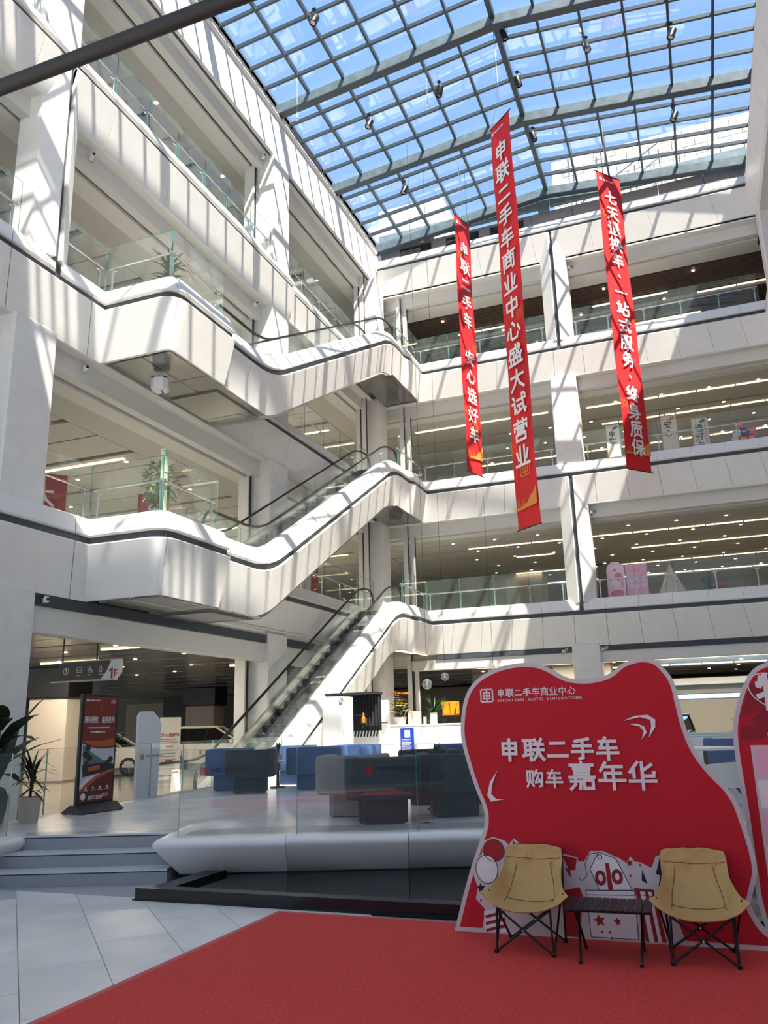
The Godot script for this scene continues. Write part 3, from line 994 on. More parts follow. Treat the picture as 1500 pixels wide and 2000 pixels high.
func escalators() -> void:
	var names := [
		"ground floor escalator rising from the showroom behind the blue sofas",
		"middle escalator rising from the second floor landing with the leafy green plant",
		"top escalator rising from the third floor landing with the palm plant"]
	for k in 3:
		var e := thing("escalator", names[k], "escalator")
		var zl: float = ZHI + (G[k + 1] - G[k]) / 0.568
		var y0: float = G[k]
		var y1: float = G[k + 1]
		# white outer cladding, which runs on as the band of the next level
		band(rounded([[Vector3(XE, y0, -16.3), 0.0], [Vector3(XE, y0, zl), 0.9], [Vector3(XE, y1, ZHI), 0.9], [Vector3(XE, y1, -30.1), 0.12], [Vector3(-10.19, y1, -30.5), 0.12], [Vector3(-10.19, y1, ZG), 0.0], [Vector3(XRG, y1, ZG), 0.0], [Vector3(XRG, y1, 5.6), 0.0]]), e, 1.2, 0.02 if k == 0 else -1e9)
		# glass balustrades, decks, skirts and handrails
		var za := -16.2
		var zb := -29.6
		for x in [-10.72, -11.92]:
			var lo := resample(esc_line(k, 0.12, za - 0.25, zb + 0.25), 0.25)
			var hi := resample(esc_line(k, 0.90, za - 0.25, zb + 0.25), 0.25)
			var n := mini(lo.size(), hi.size())
			var st := 5
			for i in range(0, n - 1, st):
				var j := mini(i + st, n - 1)
				var ga := lo.slice(i, j + 1)
				var gb := hi.slice(i, j + 1)
				put(side_slab(ga, gb, x - 0.006, x + 0.006), "glass_panel", M.pane, e)
			# newels: half discs of glass at both ends
			for q in [[za - 0.25, F[k] + 0.51, 1.0], [zb + 0.25, F[k + 1] + 0.51, -1.0]]:
				var hp := PackedVector2Array()
				for i in 13:
					var a := -PI / 2 + PI * i / 12
					hp.append(Vector2(q[0] + cos(a) * 0.39 * q[2], q[1] + sin(a) * 0.39))
				var nm := MB.new()
				nm.prism(hp, -0.006, 0.006, Transform3D(Basis(Vector3(0, 0, 1), Vector3(0, 1, 0), Vector3(1, 0, 0)), Vector3(x, 0, 0)))
				put(nm, "glass_panel", M.pane, e)
			var hr := []
			for i in 9:
				var a := -PI / 2 + PI * i / 8
				hr.append(Vector3(x, F[k] + 0.51 + sin(a) * 0.42, za - 0.25 + cos(a) * 0.42))
			for p in esc_line(k, 0.93, za - 0.3, zb + 0.3):
				hr.append(Vector3(x, p.y, p.x))
			for i in 9:
				var a := PI / 2 - PI * i / 8
				hr.append(Vector3(x, F[k + 1] + 0.51 + sin(a) * 0.42, zb + 0.25 - cos(a) * 0.42))
			var hb := MB.new()
			hb.tube(hr, 0.034, 8, 1.3)
			put(hb, "handrail", M.rubber, e, 60.0)
			var inner := 0.04 if x < -11.0 else -0.04
			put(side_slab(esc_line(k, -0.12, za, zb), esc_line(k, 0.12, za, zb), x + inner, x + inner * 0.25), "skirt_panel", M.brushed, e)
			if x > -11.0:
				put(side_slab(esc_line(k, 0.26, za, zb), esc_line(k, 0.30, za, zb), x + 0.012, x + 0.16), "deck_strip", M.brushed, e)
				put(side_slab(esc_line(k, 0.02, za, zb), esc_line(k, 0.26, za, zb), x + 0.02, x + 0.06), "skirt_panel", M.brushed, e)
			else:
				put(side_slab(esc_line(k, 0.10, za, zb), esc_line(k, 0.15, za, zb), x - 0.26, x - 0.012), "deck_strip", M.brushed, e)
				put(side_slab(esc_line(k, -0.9 if k else -0.3, za, zb), esc_line(k, 0.10, za, zb), x - 0.26, x - 0.22), "side_cladding", M.panel, e)
		# steps
		var sm: Mesh
		if not cache.has("estep"):
			var sb := MB.new()
			sb.cbox(Vector3(0, -0.11, 0), Vector3(1.08, 0.22, 0.42), 0.02)
			for i in 10:
				sb.box(Vector3(-0.45 + i * 0.1, -0.1, 0.212), Vector3(0.03, 0.18, 0.006))
			cache["estep"] = sb.mesh()
		sm = cache["estep"]
		var cnt := 25
		for i in cnt:
			var u := (i + 0.5) / cnt
			inst(sm, "step", M.step_metal, e, Transform3D(Basis(), Vector3(-11.32, lerpf(F[k], F[k + 1], u) - 0.02, lerpf(zl, ZHI, u))))
		# comb plates
		tbox("floor_plate", M.brushed, e, Vector3(-11.86, F[k] - 0.04, zl - 0.1), Vector3(-10.78, F[k] + 0.005, -15.9))
		tbox("floor_plate", M.brushed, e, Vector3(-11.86, F[k + 1] - 0.04, ZB), Vector3(-10.78, F[k + 1] + 0.005, ZHI + 0.1))
		# underside
		var ua := resample(esc_line(k, G[1] - F[1] - 1.26, -16.4, -30.2), 1.2)
		var ub := resample(esc_line(k, G[1] - F[1] - 1.18, -16.4, -30.2), 1.2)
		for i in ua.size() - 1:
			if ua[i].y < 0.1:
				continue
			put(side_slab([ua[i], ua[i].lerp(ua[i + 1], 0.985)], [ub[i], ub[i].lerp(ub[i + 1], 0.985)], -12.05, -10.68), "underside_panel", M.soffit_metal, e)
	# landings: floors and their undersides of metal panels
	for k in [1, 2]:
		var y: float = F[k]
		tbox("landing_floor", M.inner_floor, wall_left, Vector3(XL - 0.12, y - 0.25, -18.7), Vector3(-10.6, y - 0.05, -14.15))
		tbox("landing_core", M.soffit_metal, wall_left, Vector3(XL - 0.1, G[k] - 1.12, -18.3), Vector3(-10.75, G[k] - 1.06, -14.2))
		var mt: Material = M.soffit_metal
		for i in 3:
			for j in 2:
				var z0 := -14.12 - i * 1.45
				var x0 := -12.02 + j * 0.84
				tbox("soffit_panel", mt, wall_left, Vector3(x0, G[k] - 1.21, z0 - 1.43), Vector3(x0 + (0.74 if j else 0.80), G[k] - 1.16 - 0.02 * j, z0), 0.006)
		tbox("soffit_rail", M.brushed, wall_left, Vector3(-11.21, G[k] - 1.2, -18.4), Vector3(-11.19, G[k] - 1.15, -14.1))
	for k in [1, 2, 3]:
		tbox("landing_floor", M.inner_floor, wall_back, Vector3(XL - 0.12, F[k] - 0.25, ZB - 0.2), Vector3(-10.55, F[k] - 0.05, ZHI - 1.2))
		var mt2: Material = M.soffit_metal
		for i in 2:
			for j in 2:
				var z1 := -29.0 - i * 1.5
				var x1 := -12.02 + j * 0.82
				tbox("soffit_panel", mt2, wall_back, Vector3(x1, G[k] - 1.22, z1 - 1.48), Vector3(x1 + (0.70 if j else 0.80), G[k] - 1.17 - 0.02 * j, z1), 0.006)
	var ls := MB.new()
	ls.tube([Vector3(-10.6, G[1] - 1.24, -29.1), Vector3(-10.6, G[1] - 1.24, -30.2), Vector3(-10.45, G[1] - 1.24, -30.5), Vector3(-10.45, G[1] - 1.24, -31.9)], 0.02, 6)
	put(ls, "edge_light", M.strip, wall_back)

# ------------------------------------------------------------------ the glass roof
func roof_y(x: float) -> float:
	return lerpf(24.78, 23.92, clampf(absf(x - XC) / 8.2, 0.0, 1.2))

func roof() -> void:
	var ceil_ := struct("ceiling")
	var xs := []
	for i in 13:
		xs.append(XC - 8.22 + i * 1.37)
	var zs := []
	var z := -32.3
	while z < -7.0:
		zs.append(z)
		z += 4.93
	zs.append(-5.6)
	# main beams, two halves meeting at the ridge
	for zz in zs:
		for s in [0, 1]:
			var xa: float = xs[0] if s == 0 else xs[6]
			var xb: float = xs[6] if s == 0 else xs[12]
			var mb := MB.new()
			var d := 0.50
			var pl := PackedVector2Array([Vector2(xa, roof_y(xa) - d), Vector2(xb, roof_y(xb) - d), Vector2(xb, roof_y(xb) - 0.1), Vector2(xa, roof_y(xa) - 0.1)])
			mb.prism(pl, zz - 0.11, zz + 0.11)
			put(mb, "beam", M.steel_beam, ceil_)
			var fl := MB.new()
			fl.prism(PackedVector2Array([Vector2(xa, roof_y(xa) - d - 0.03), Vector2(xb, roof_y(xb) - d - 0.03), Vector2(xb, roof_y(xb) - d), Vector2(xa, roof_y(xa) - d)]), zz - 0.15, zz + 0.15)
			put(fl, "flange", M.steel_dark, ceil_)
	# purlins between the beams
	for i in zs.size() - 1:
		for j in range(1, 5):
			var zz: float = lerpf(zs[i], zs[i + 1], j / 5.0)
			for s in [0, 1]:
				var xa: float = xs[0] if s == 0 else xs[6]
				var xb: float = xs[6] if s == 0 else xs[12]
				var mb := MB.new()
				mb.prism(PackedVector2Array([Vector2(xa, roof_y(xa) - 0.15), Vector2(xb, roof_y(xb) - 0.15), Vector2(xb, roof_y(xb) - 0.02), Vector2(xa, roof_y(xa) - 0.02)]), zz - 0.025, zz + 0.025)
				mb.prism(PackedVector2Array([Vector2(xa, roof_y(xa) - 0.17), Vector2(xb, roof_y(xb) - 0.17), Vector2(xb, roof_y(xb) - 0.15), Vector2(xa, roof_y(xa) - 0.15)]), zz - 0.04, zz + 0.04)
				put(mb, "purlin", M.steel_dark, ceil_)
	# rafters
	for i in 13:
		var x: float = xs[i]
		var wd := 0.085 if i == 6 else 0.04
		for j in zs.size() - 1:
			tbox("rafter", M.steel_dark, ceil_, Vector3(x - wd, roof_y(x) - (0.28 if i == 6 else 0.19), zs[j] + 0.11), Vector3(x + wd, roof_y(x) - 0.01, zs[j + 1] - 0.11))
	# panes: the farther bays, which show, one by one; the nearer ones joined
	var rest := MB.new()
	for b in zs.size() - 1:
		for j in 5:
			var z0: float = lerpf(zs[b], zs[b + 1], j / 5.0)
			var z1: float = lerpf(zs[b], zs[b + 1], (j + 1) / 5.0)
			for i in 12:
				var mb := MB.new()
				if b >= 4:
					mb = rest
				var xa: float = xs[i] + 0.01
				var xb: float = xs[i + 1] - 0.01
				mb.prism(PackedVector2Array([Vector2(xa, roof_y(xa)), Vector2(xb, roof_y(xb)), Vector2(xb, roof_y(xb) + 0.02), Vector2(xa, roof_y(xa) + 0.02)]), z0 + 0.01, z1 - 0.01)
				if b < 4:
					put(mb, "pane", M.pane_roof, ceil_)
	var ro := put(rest, "pane_field", M.pane_roof, ceil_)
	ro.set_meta("kind", "stuff")
	# solid roof over the entrance and edge beams
	tbox("entrance_roof", M.plaster, ceil_, Vector3(XL - 0.6, 24.05, -5.6), Vector3(XR + 0.6, 24.9, 6.1))
	tbox("eave_beam", M.steel_dark, ceil_, Vector3(XL - 0.5, 23.7, -32.4), Vector3(XL - 0.12, 24.05, 5.6))
	tbox("eave_beam", M.steel_dark, ceil_, Vector3(XR + 0.02, 23.7, -32.4), Vector3(XR + 0.5, 24.05, 5.6))
	# steel end beam over the back wall, with slots of daylight under it
	for i in 6:
		var xa := -12.3 + i * 2.73
		tbox("end_panel", M.steel_beam, ceil_, Vector3(xa, 23.95, ZB - 0.45), Vector3(xa + 2.70, 24.5, ZB - 0.25), 0.01)
		if i % 3 != 1:
			tbox("end_panel", M.steel_beam, ceil_, Vector3(xa + 2.2, 23.75, ZB - 0.45), Vector3(xa + 2.7, 23.95, ZB - 0.25), 0.01)
	# spotlights under the rafters
	for p in [[-9.31, -19.3], [-9.45, -24.3], [-6.6, -24.1], [-3.9, -22.76], [-3.9, -25.0], [-3.95, -28.1], [-1.34, -24.1], [1.38, -24.3], [1.3, -28.4], [-9.56, -28.5]]:
		var o: Node3D
		var x: float = p[0]
		if not cache.has("spotlight"):
			o = thing("ceiling_spotlight", "black cylinder spotlight hanging under the glass roof", "spotlight", Vector3.ZERO, 0.0, "spotlights under the glass roof")
			var mb := MB.new()
			var tt := Transform3D(Basis.from_euler(Vector3(0.35, 0, 0.15)), Vector3(0, -0.42, 0))
			mb.lathe([Vector2(0, 0.19), Vector2(0.11, 0.19), Vector2(0.125, 0.16), Vector2(0.125, -0.17), Vector2(0.105, -0.19), Vector2(0.1, -0.12), Vector2(0, -0.12)], 16, tt)
			put(mb, "housing", M.black, o, 35.0)
			var br := MB.new()
			br.tube([Vector3(0, 0, 0), Vector3(0.14, -0.1, 0), Vector3(0.15, -0.4, 0)], 0.015, 6)
			br.box(Vector3(0, 0.0, 0), Vector3(0.12, 0.03, 0.12))
			put(br, "bracket", M.black, o)
			var le := MB.new()
			le.lathe([Vector2(0, -0.125), Vector2(0.098, -0.13)], 14, tt)
			put(le, "lens", M.lamp_white, o)
			cache["spotlight"] = o
		else:
			o = dup(cache["spotlight"], "ceiling_spotlight", Vector3.ZERO, 0.0)
		o.position = Vector3(x, roof_y(x) - 0.2, p[1])
		o.rotation.y = x * 1.7

# ------------------------------------------------------------------ glass railings
func railing(label: String, pts: Array, y: float, ytop: float, yrail: float, kind := 0) -> Node3D:
	var o := thing("glass_balustrade", label, "balustrade", Vector3.ZERO, 0.0, "glass balustrades along the galleries" if kind == 0 else "")
	for i in pts.size() - 1:
		var a: Vector2 = pts[i]
		var b: Vector2 = pts[i + 1]
		var d := b - a
		var n := maxi(1, roundi(d.length() / (1.45 if kind == 0 else 1.4)))
		var turn := atan2(-d.y, d.x)
		var inw := Vector2(-d.y, d.x).normalized()    # side of the posts
		if kind == 0:
			inw = -inw
		for j in n:
			var p := a.lerp(b, (j + 0.5) / n)
			var w := d.length() / n - 0.02
			var t := Transform3D(Basis(Vector3.UP, turn), Vector3(p.x, (y + ytop) / 2, p.y))
			var key := "gp%.3f%.3f" % [w, ytop - y]
			if not cache.has(key):
				var mb := MB.new()
				mb.box(Vector3.ZERO, Vector3(w, ytop - y, 0.014))
				cache[key] = mb.mesh()
				var eb := MB.new()
				for s in [-1.0, 1.0]:
					eb.box(Vector3(s * (w / 2 + 0.003), 0, 0), Vector3(0.006, ytop - y, 0.015))
				eb.box(Vector3(0, (ytop - y) / 2 + 0.003, 0), Vector3(w, 0.006, 0.015))
				cache[key + "e"] = eb.mesh()
			var gp := inst(cache[key], "glass_panel", M.pane, o, t)
			inst(cache[key + "e"], "glass_edge", M.pane_edge, gp)
		if kind == 0:
			for j in n + 1:
				var p := a.lerp(b, clampf(float(j) / n, 0.12 / d.length(), 1.0 - 0.12 / d.length())) + inw * 0.09
				if not cache.has("post"):
					var pb := MB.new()
					pb.cbox(Vector3(0, -0.5, 0), Vector3(0.05, 1.0, 0.03), 0.006)
					pb.box(Vector3(0, -0.98, 0), Vector3(0.16, 0.03, 0.1))
					pb.box(Vector3(0, -0.03, -0.05), Vector3(0.14, 0.035, 0.04))
					cache["post"] = pb.mesh()
				inst(cache["post"], "post", M.chrome, o, Transform3D(Basis(Vector3.UP, turn), Vector3(p.x, yrail, p.y)))
			var rb := MB.new()
			var a2 := a + inw * 0.09
			var b2 := b + inw * 0.09
			rb.tube([Vector3(a2.x, yrail + 0.02, a2.y), Vector3(b2.x, yrail + 0.02, b2.y)], 0.028, 10)
			put(rb, "handrail", M.chrome, o, 60.0)
	return o

func railings() -> void:
	var nm := ["", "second floor", "third floor", "fourth floor"]
	for k in [1, 2, 3]:
		var y: float = G[k] + 0.62
		var yt: float = F[k] + 1.6
		var yr: float = F[k] + 1.05
		var xl := XG - 0.33
		if k < 3:
			railing("glass balustrade around the %s landing where the escalator starts" % nm[k], [Vector2(xl, -12.62), Vector2(xl, -14.05), Vector2(-10.44, -14.05), Vector2(-10.44, -16.2)], y, yt, yr)
			railing("glass balustrade on the %s left gallery behind the escalator" % nm[k], [Vector2(XL - 0.15, -16.5), Vector2(XL - 0.15, -22.0)], y, yt, yr)
			railing("glass balustrade on the %s left gallery between column and corner" % nm[k], [Vector2(XL - 0.15, -23.3), Vector2(XL - 0.15, -31.2)], y, yt, yr)
		else:
			railing("long glass balustrade on the fourth floor left gallery between two columns", [Vector2(xl, -12.62), Vector2(xl, -22.05)], y, yt, yr)
			railing("glass balustrade on the fourth floor left gallery next to the corner", [Vector2(XL - 0.2, -23.3), Vector2(XL - 0.2, -31.2)], y, yt, yr)
		railing("glass balustrade on the %s left gallery before the first column" % nm[k], [Vector2(xl, 5.0), Vector2(xl, -11.35)], y, yt, yr)
		railing("glass balustrade on the %s back gallery beside the escalator head" % nm[k], [Vector2(-10.52, -29.4), Vector2(-10.52, ZB - 0.05), Vector2(XC - 0.6, ZB - 0.05)], y, yt, yr)
		railing("glass balustrade on the %s back gallery between middle column and right wall" % nm[k], [Vector2(XC + 0.6, ZB - 0.05), Vector2(XRG - 0.1, ZB - 0.05)], y, yt, yr)

# ------------------------------------------------------------------ ceilings and lamps of the storeys
func lamp_row(label: String, x0: float, x1: float, y: float, z: float, energy: float, group: String, seg := 1.45) -> void:
	var o := thing("ceiling_light", label, "light", Vector3.ZERO, 0.0, group)
	var n := maxi(1, roundi((x1 - x0) / seg))
	var w := (x1 - x0) / n
	for i in n:
		tbox("diffuser", M.strip, o, Vector3(x0 + i * w + 0.03, y - 0.03, z - 0.045), Vector3(x0 + (i + 1) * w - 0.03, y + 0.0, z + 0.045))
	tbox("housing", M.slot, o, Vector3(x0, y + 0.0, z - 0.05), Vector3(x1, y + 0.03, z + 0.05))
	if energy > 0.0:
		var l := AreaLight3D.new()
		l.name = "lamp"
		l.area_size = Vector2(x1 - x0, 0.09)
		l.light_color = Color(1.0, 0.95, 0.86)
		l.light_energy = energy
		l.area_range = 30.0
		l.shadow_enabled = true
		o.add_child(l, true)
		l.position = Vector3((x0 + x1) / 2, y - 0.05, z)
		l.rotation.x = -PI / 2

func downlight(x: float, y: float, z: float, group: String, label: String) -> void:
	var o := MeshInstance3D.new()
	if not cache.has("downlight"):
		var mb := MB.new()
		mb.lathe([Vector2(0.0, -0.012), Vector2(0.06, -0.012), Vector2(0.068, 0.0)], 12)
		cache["downlight"] = mb.mesh()
	o.mesh = cache["downlight"]
	o.material_override = M.spot
	o.name = numbered("downlight")
	add_child(o)
	o.position = Vector3(x, y, z)
	tag(o, label, "light", group)

func interiors() -> void:
	var nm := ["ground floor", "second floor", "third floor", "fourth floor"]
	for k in 4:
		var yl: float = [4.02, G[2] - 1.7, G[3] - 1.7, G[4] - 1.33][k]
		var yb: float = [4.02, G[2] - 1.7, G[3] - 1.7, G[4] - 1.88][k]
		var pm: Material = [M.ceiling_metal, M.ceiling_grey, M.ceiling_grey, M.ceiling_grey][k]
		# dark backing over the open joints, then panels
		tbox("ceiling_void", M.slot, wall_left, Vector3(-44, yl + 0.22, -54), Vector3(XL - 1.25, yl + 0.3, 6))
		tbox("ceiling_void", M.slot, wall_back, Vector3(XL - 1.25, yb + 0.22, -54), Vector3(18, yb + 0.3, ZB - 1.25))
		tbox("ceiling_border", pm, wall_left, Vector3(XL - 2.3, yl, -54), Vector3(XL - 1.25, yl + 0.12, 6))
		var z := 5.8
		var i := 0
		while z > -53.0:
			var z1 := z - (1.32 if i % 2 else 1.05)
			tbox("ceiling_panel", pm, wall_left, Vector3(-44, yl, z1), Vector3(XL - 2.32, yl + 0.12, z))
			z = z1 - (0.24 if i % 2 else 0.07)
			i += 1
		z = ZB - 1.3
		i = 0
		if k == 3:
			# dark timber slats over the fourth floor
			tbox("ceiling_border", M.lintel, wall_back, Vector3(XL - 1.25, yb, ZB - 1.75), Vector3(18, yb + 0.1, ZB - 1.3))
			z = ZB - 2.0
			while z > -47.0:
				tbox("ceiling_slat", M.wood_slat, wall_back, Vector3(XL - 1.2, yb + 0.05, z - 0.13), Vector3(18, yb + 0.2, z))
				z -= 0.21
				i += 1
				if i % 12 == 0:
					tbox("ceiling_rail", M.ceiling_grey, wall_back, Vector3(XL - 1.2, yb + 0.03, z - 0.3), Vector3(18, yb + 0.2, z - 0.12))
					z -= 0.45
		else:
			while z > -51.0:
				var z2 := z - (1.5 if i % 2 else 1.2)
				tbox("ceiling_panel", M.ceiling_grey if k else M.ceiling_metal, wall_back, Vector3(XL - 1.2, yb, z2), Vector3(18, yb + 0.12, z))
				z = z2 - (0.20 if i % 2 else 0.06)
				i += 1
		# rows of strip lights
		var rows: Array = [
			[[-9.5, 3.6, -36.0, 1.2], [-7.0, 4.0, -40.5, 1.2], [-16.5, -14.5, -19.6, 0.6], [-21.5, -19.0, -22.5, 0.6], [-17.0, -14.0, -27.5, 0.8], [-27.0, -23.0, -28.0, 0.8], [-24.0, -21.0, -17.0, 0.8]],
			[[-9.6, 6.6, -36.0, 1.6], [-8.0, -6.1, -39.0, 0.0], [-2.6, 8.2, -39.4, 1.6], [-9.0, 9.0, -43.5, 1.6], [-9.0, 9.0, -47.5, 1.6], [-18.6, -15.2, -18.6, 1.2], [-22.0, -16.5, -27.5, 1.2], [-23.0, -15.0, -34.5, 1.4]],
			[[-11.5, -5.2, -34.6, 1.2], [-3.6, 5.6, -34.8, 1.2], [-3.2, 8.0, -37.2, 1.4], [-10.0, 6.0, -41.0, 1.6], [-9.0, 9.0, -45.5, 1.6], [-19.0, -15.5, -25.5, 1.0], [-20.0, -15.0, -32.5, 1.2]],
			[[-9.6, -7.2, -36.2, 0.6], [-3.0, 0.4, -36.0, 0.8], [-1.5, 1.8, -38.6, 0.8], [1.6, 5.0, -36.6, 0.8], [-7.2, -5.0, -38.8, 0.6], [-10.4, -8.4, -39.0, 0.6]],
		][k]
		var ri := 0
		for r in rows:
			ri += 1
			var on_left: bool = r[1] < XL - 1.0
			lamp_row("thin warm strip light in the %s ceiling %s" % [nm[k], "of the left gallery" if on_left else "behind the back gallery"], r[0], r[1], (yl if on_left else yb) - (0.0 if k != 3 else 0.02), r[2], r[3] * ((6.5 if k else 9.5) if on_left else (0.5 if k else 14.0)) * (0.3 if k == 3 else 1.0), "strip lights of the %s %s" % [nm[k], "left" if on_left else "back"])
		# downlights
		var g := "downlights of the %s" % nm[k]
		var lb := "small round downlight in the %s ceiling" % nm[k]
		for a in range(0, 9):
			for b in range(0, 7):
				if (k == 3 or k == 0) and (a + b) % 2:
					continue
				downlight(-9.9 + a * 1.9 + (0.6 if b % 2 else 0.0), yb - 0.002, -34.6 - b * 2.05, g, lb)
		for a in range(0, 4):
			for b in range(0, 5):
				if k == 3 and a == 0:
					downlight(XL - 1.9, yl - 0.002, -14.0 - b * 3.9, g, lb)
				else:
					downlight(-15.4 - a * 2.5, yl - 0.002, -15.6 - b * 3.3 - (0.8 if a % 2 else 0.0), g, lb)
	# things that stand far back inside
	tbox("inner_column", M.inner_wall, wall_back, Vector3(-9.6, F[1], -45.2), Vector3(-7.6, G[2] - 1.7, -43.6), 0.02)
	tbox("inner_column", M.inner_wall, wall_back, Vector3(5.0, F[1], -44.0), Vector3(8.0, G[2] - 1.7, -42.0), 0.02)
	tbox("inner_column", M.inner_dark, wall_back, Vector3(-4.6, F[1], -44.0), Vector3(-3.4, G[2] - 1.7, -42.8), 0.02)
	tbox("inner_column", M.inner_wall, wall_back, Vector3(-10.8, 0, -40.6), Vector3(-6.6, 4.02, -40.0), 0.02)
	tbox("inner_column", M.inner_wall, wall_back, Vector3(-6.3, 0, -38.0), Vector3(-3.8, 4.02, -37.0), 0.02)
	tbox("rear_wall", M.inner_wall, wall_back, Vector3(-2.5, 0, -44.2), Vector3(18, 3.2, -44.0))
	tbox("rear_beam", M.plaster, wall_back, Vector3(-2.5, 3.2, -44.4), Vector3(18, 3.5, -43.2))
	var ws := thing("wall_light", "long pale blue strip light on the brown rear wall", "light")
	tbox("diffuser", M.wall_strip, ws, Vector3(-2.0, 2.55, -44.0), Vector3(9, 2.73, -43.95))
	tbox("housing", M.inner_dark, ws, Vector3(-2.05, 2.5, -44.02), Vector3(9.05, 2.78, -43.99))
	var al := AreaLight3D.new()
	al.name = "lamp"
	al.area_size = Vector2(11, 0.18)
	al.light_color = Color(0.6, 0.86, 1.0)
	al.light_energy = 1.0
	al.area_range = 30.0
	al.shadow_enabled = true
	ws.add_child(al)
	al.position = Vector3(3.5, 2.64, -43.93)
	al.rotation.y = PI
	# window front behind the fourth floor
	var win := struct("window_1")
	for i in 9:
		for j in 3:
			tbox("pane", M.pane_window, win, Vector3(-6.0 + i * 1.9, F[3] + 0.1 + j * 1.15, -47.1), Vector3(-4.2 + i * 1.9, F[3] + 1.15 + j * 1.15, -47.05))
	for i in 10:
		tbox("mullion", M.inner_dark, win, Vector3(-6.1 + i * 1.9, F[3], -47.15), Vector3(-6.0 + i * 1.9, 20.4, -46.95))
	for j in 4:
		tbox("transom", M.inner_dark, win, Vector3(-6.1, F[3] + j * 1.15, -47.15), Vector3(11.2, F[3] + 0.1 + j * 1.15, -46.95))
	tbox("backing", M.sofa_blue, win, Vector3(-6.1, F[3], -47.6), Vector3(11.2, 20.4, -47.5))

# ------------------------------------------------------------------ buildings beyond the roof
func outside() -> void:
	var b := thing("building", "sunlit white block wall of an unfinished building behind the glass roof", "building")
	tbox("core", M.mortar, b, Vector3(-5.0, 18, -46), Vector3(14.0, 33.1, -42.12))
	for j in 13:
		for i in 16:
			var x := -5.0 + i * 1.2 - (0.6 if j % 2 else 0.0)
			var x1 := minf(x + 1.17, 14.0)
			x = maxf(x, -5.0)
			if x1 - x < 0.2:
				continue
			tbox("block", M.block_wall if rng.randf() < 0.6 else M.block_pale, b, Vector3(x, 25.4 + j * 0.6, -42.12), Vector3(x1, 25.97 + j * 0.6, -42.0 + rng.randf() * 0.025))
	for i in 10:
		var x := -4.0 + i * 1.45 + rng.randf() * 0.8
		var mb := MB.new()
		mb.tube([Vector3(x, 27, -41.7), Vector3(x + 0.05, 30.4 + rng.randf() * 3.4, -41.7)], 0.035, 6)
		put(mb, "scaffold_pole", M.rust if i % 2 else M.steel_dark, b)
	var br := MB.new()
	br.tube([Vector3(-3.5, 29.8, -41.6), Vector3(1.2, 32.6, -41.6)], 0.03, 6)
	br.tube([Vector3(-5.0, 27.2, -41.6), Vector3(10, 27.2, -41.6)], 0.03, 6)
	put(br, "scaffold_pole", M.steel_dark, b)
	var t := thing("building", "pale grey stepped tower seen through the left corner of the glass roof", "building")
	tbox("wall", M.tower, t, Vector3(-16.7, 18, -48), Vector3(-11.6, 31.9, -42))
	tbox("upper_wall", M.tower, t, Vector3(-16.0, 31.9, -47), Vector3(-11.8, 33.2, -42.4))
	tbox("side_wall", M.block_pale, t, Vector3(-17.2, 18, -46), Vector3(-16.7, 30.6, -42.5))
	tbox("parapet", M.grey_wall, t, Vector3(-16.0, 29.8, -41.9), Vector3(-12.6, 30.5, -41.6))

# ------------------------------------------------------------------ the lounge platform, steps and pool
const O2 := Vector2(-5.84, -8.2)
const U2 := Vector2(0.935, -0.354)
const V2 := Vector2(-0.354, -0.935)

func pt(s: float, t: float, y: float) -> Vector3:
	var q := O2 + U2 * s + V2 * t
	return Vector3(q.x, y, q.y)

func pt2(s: float, t: float) -> Vector2:
	return O2 + U2 * s + V2 * t

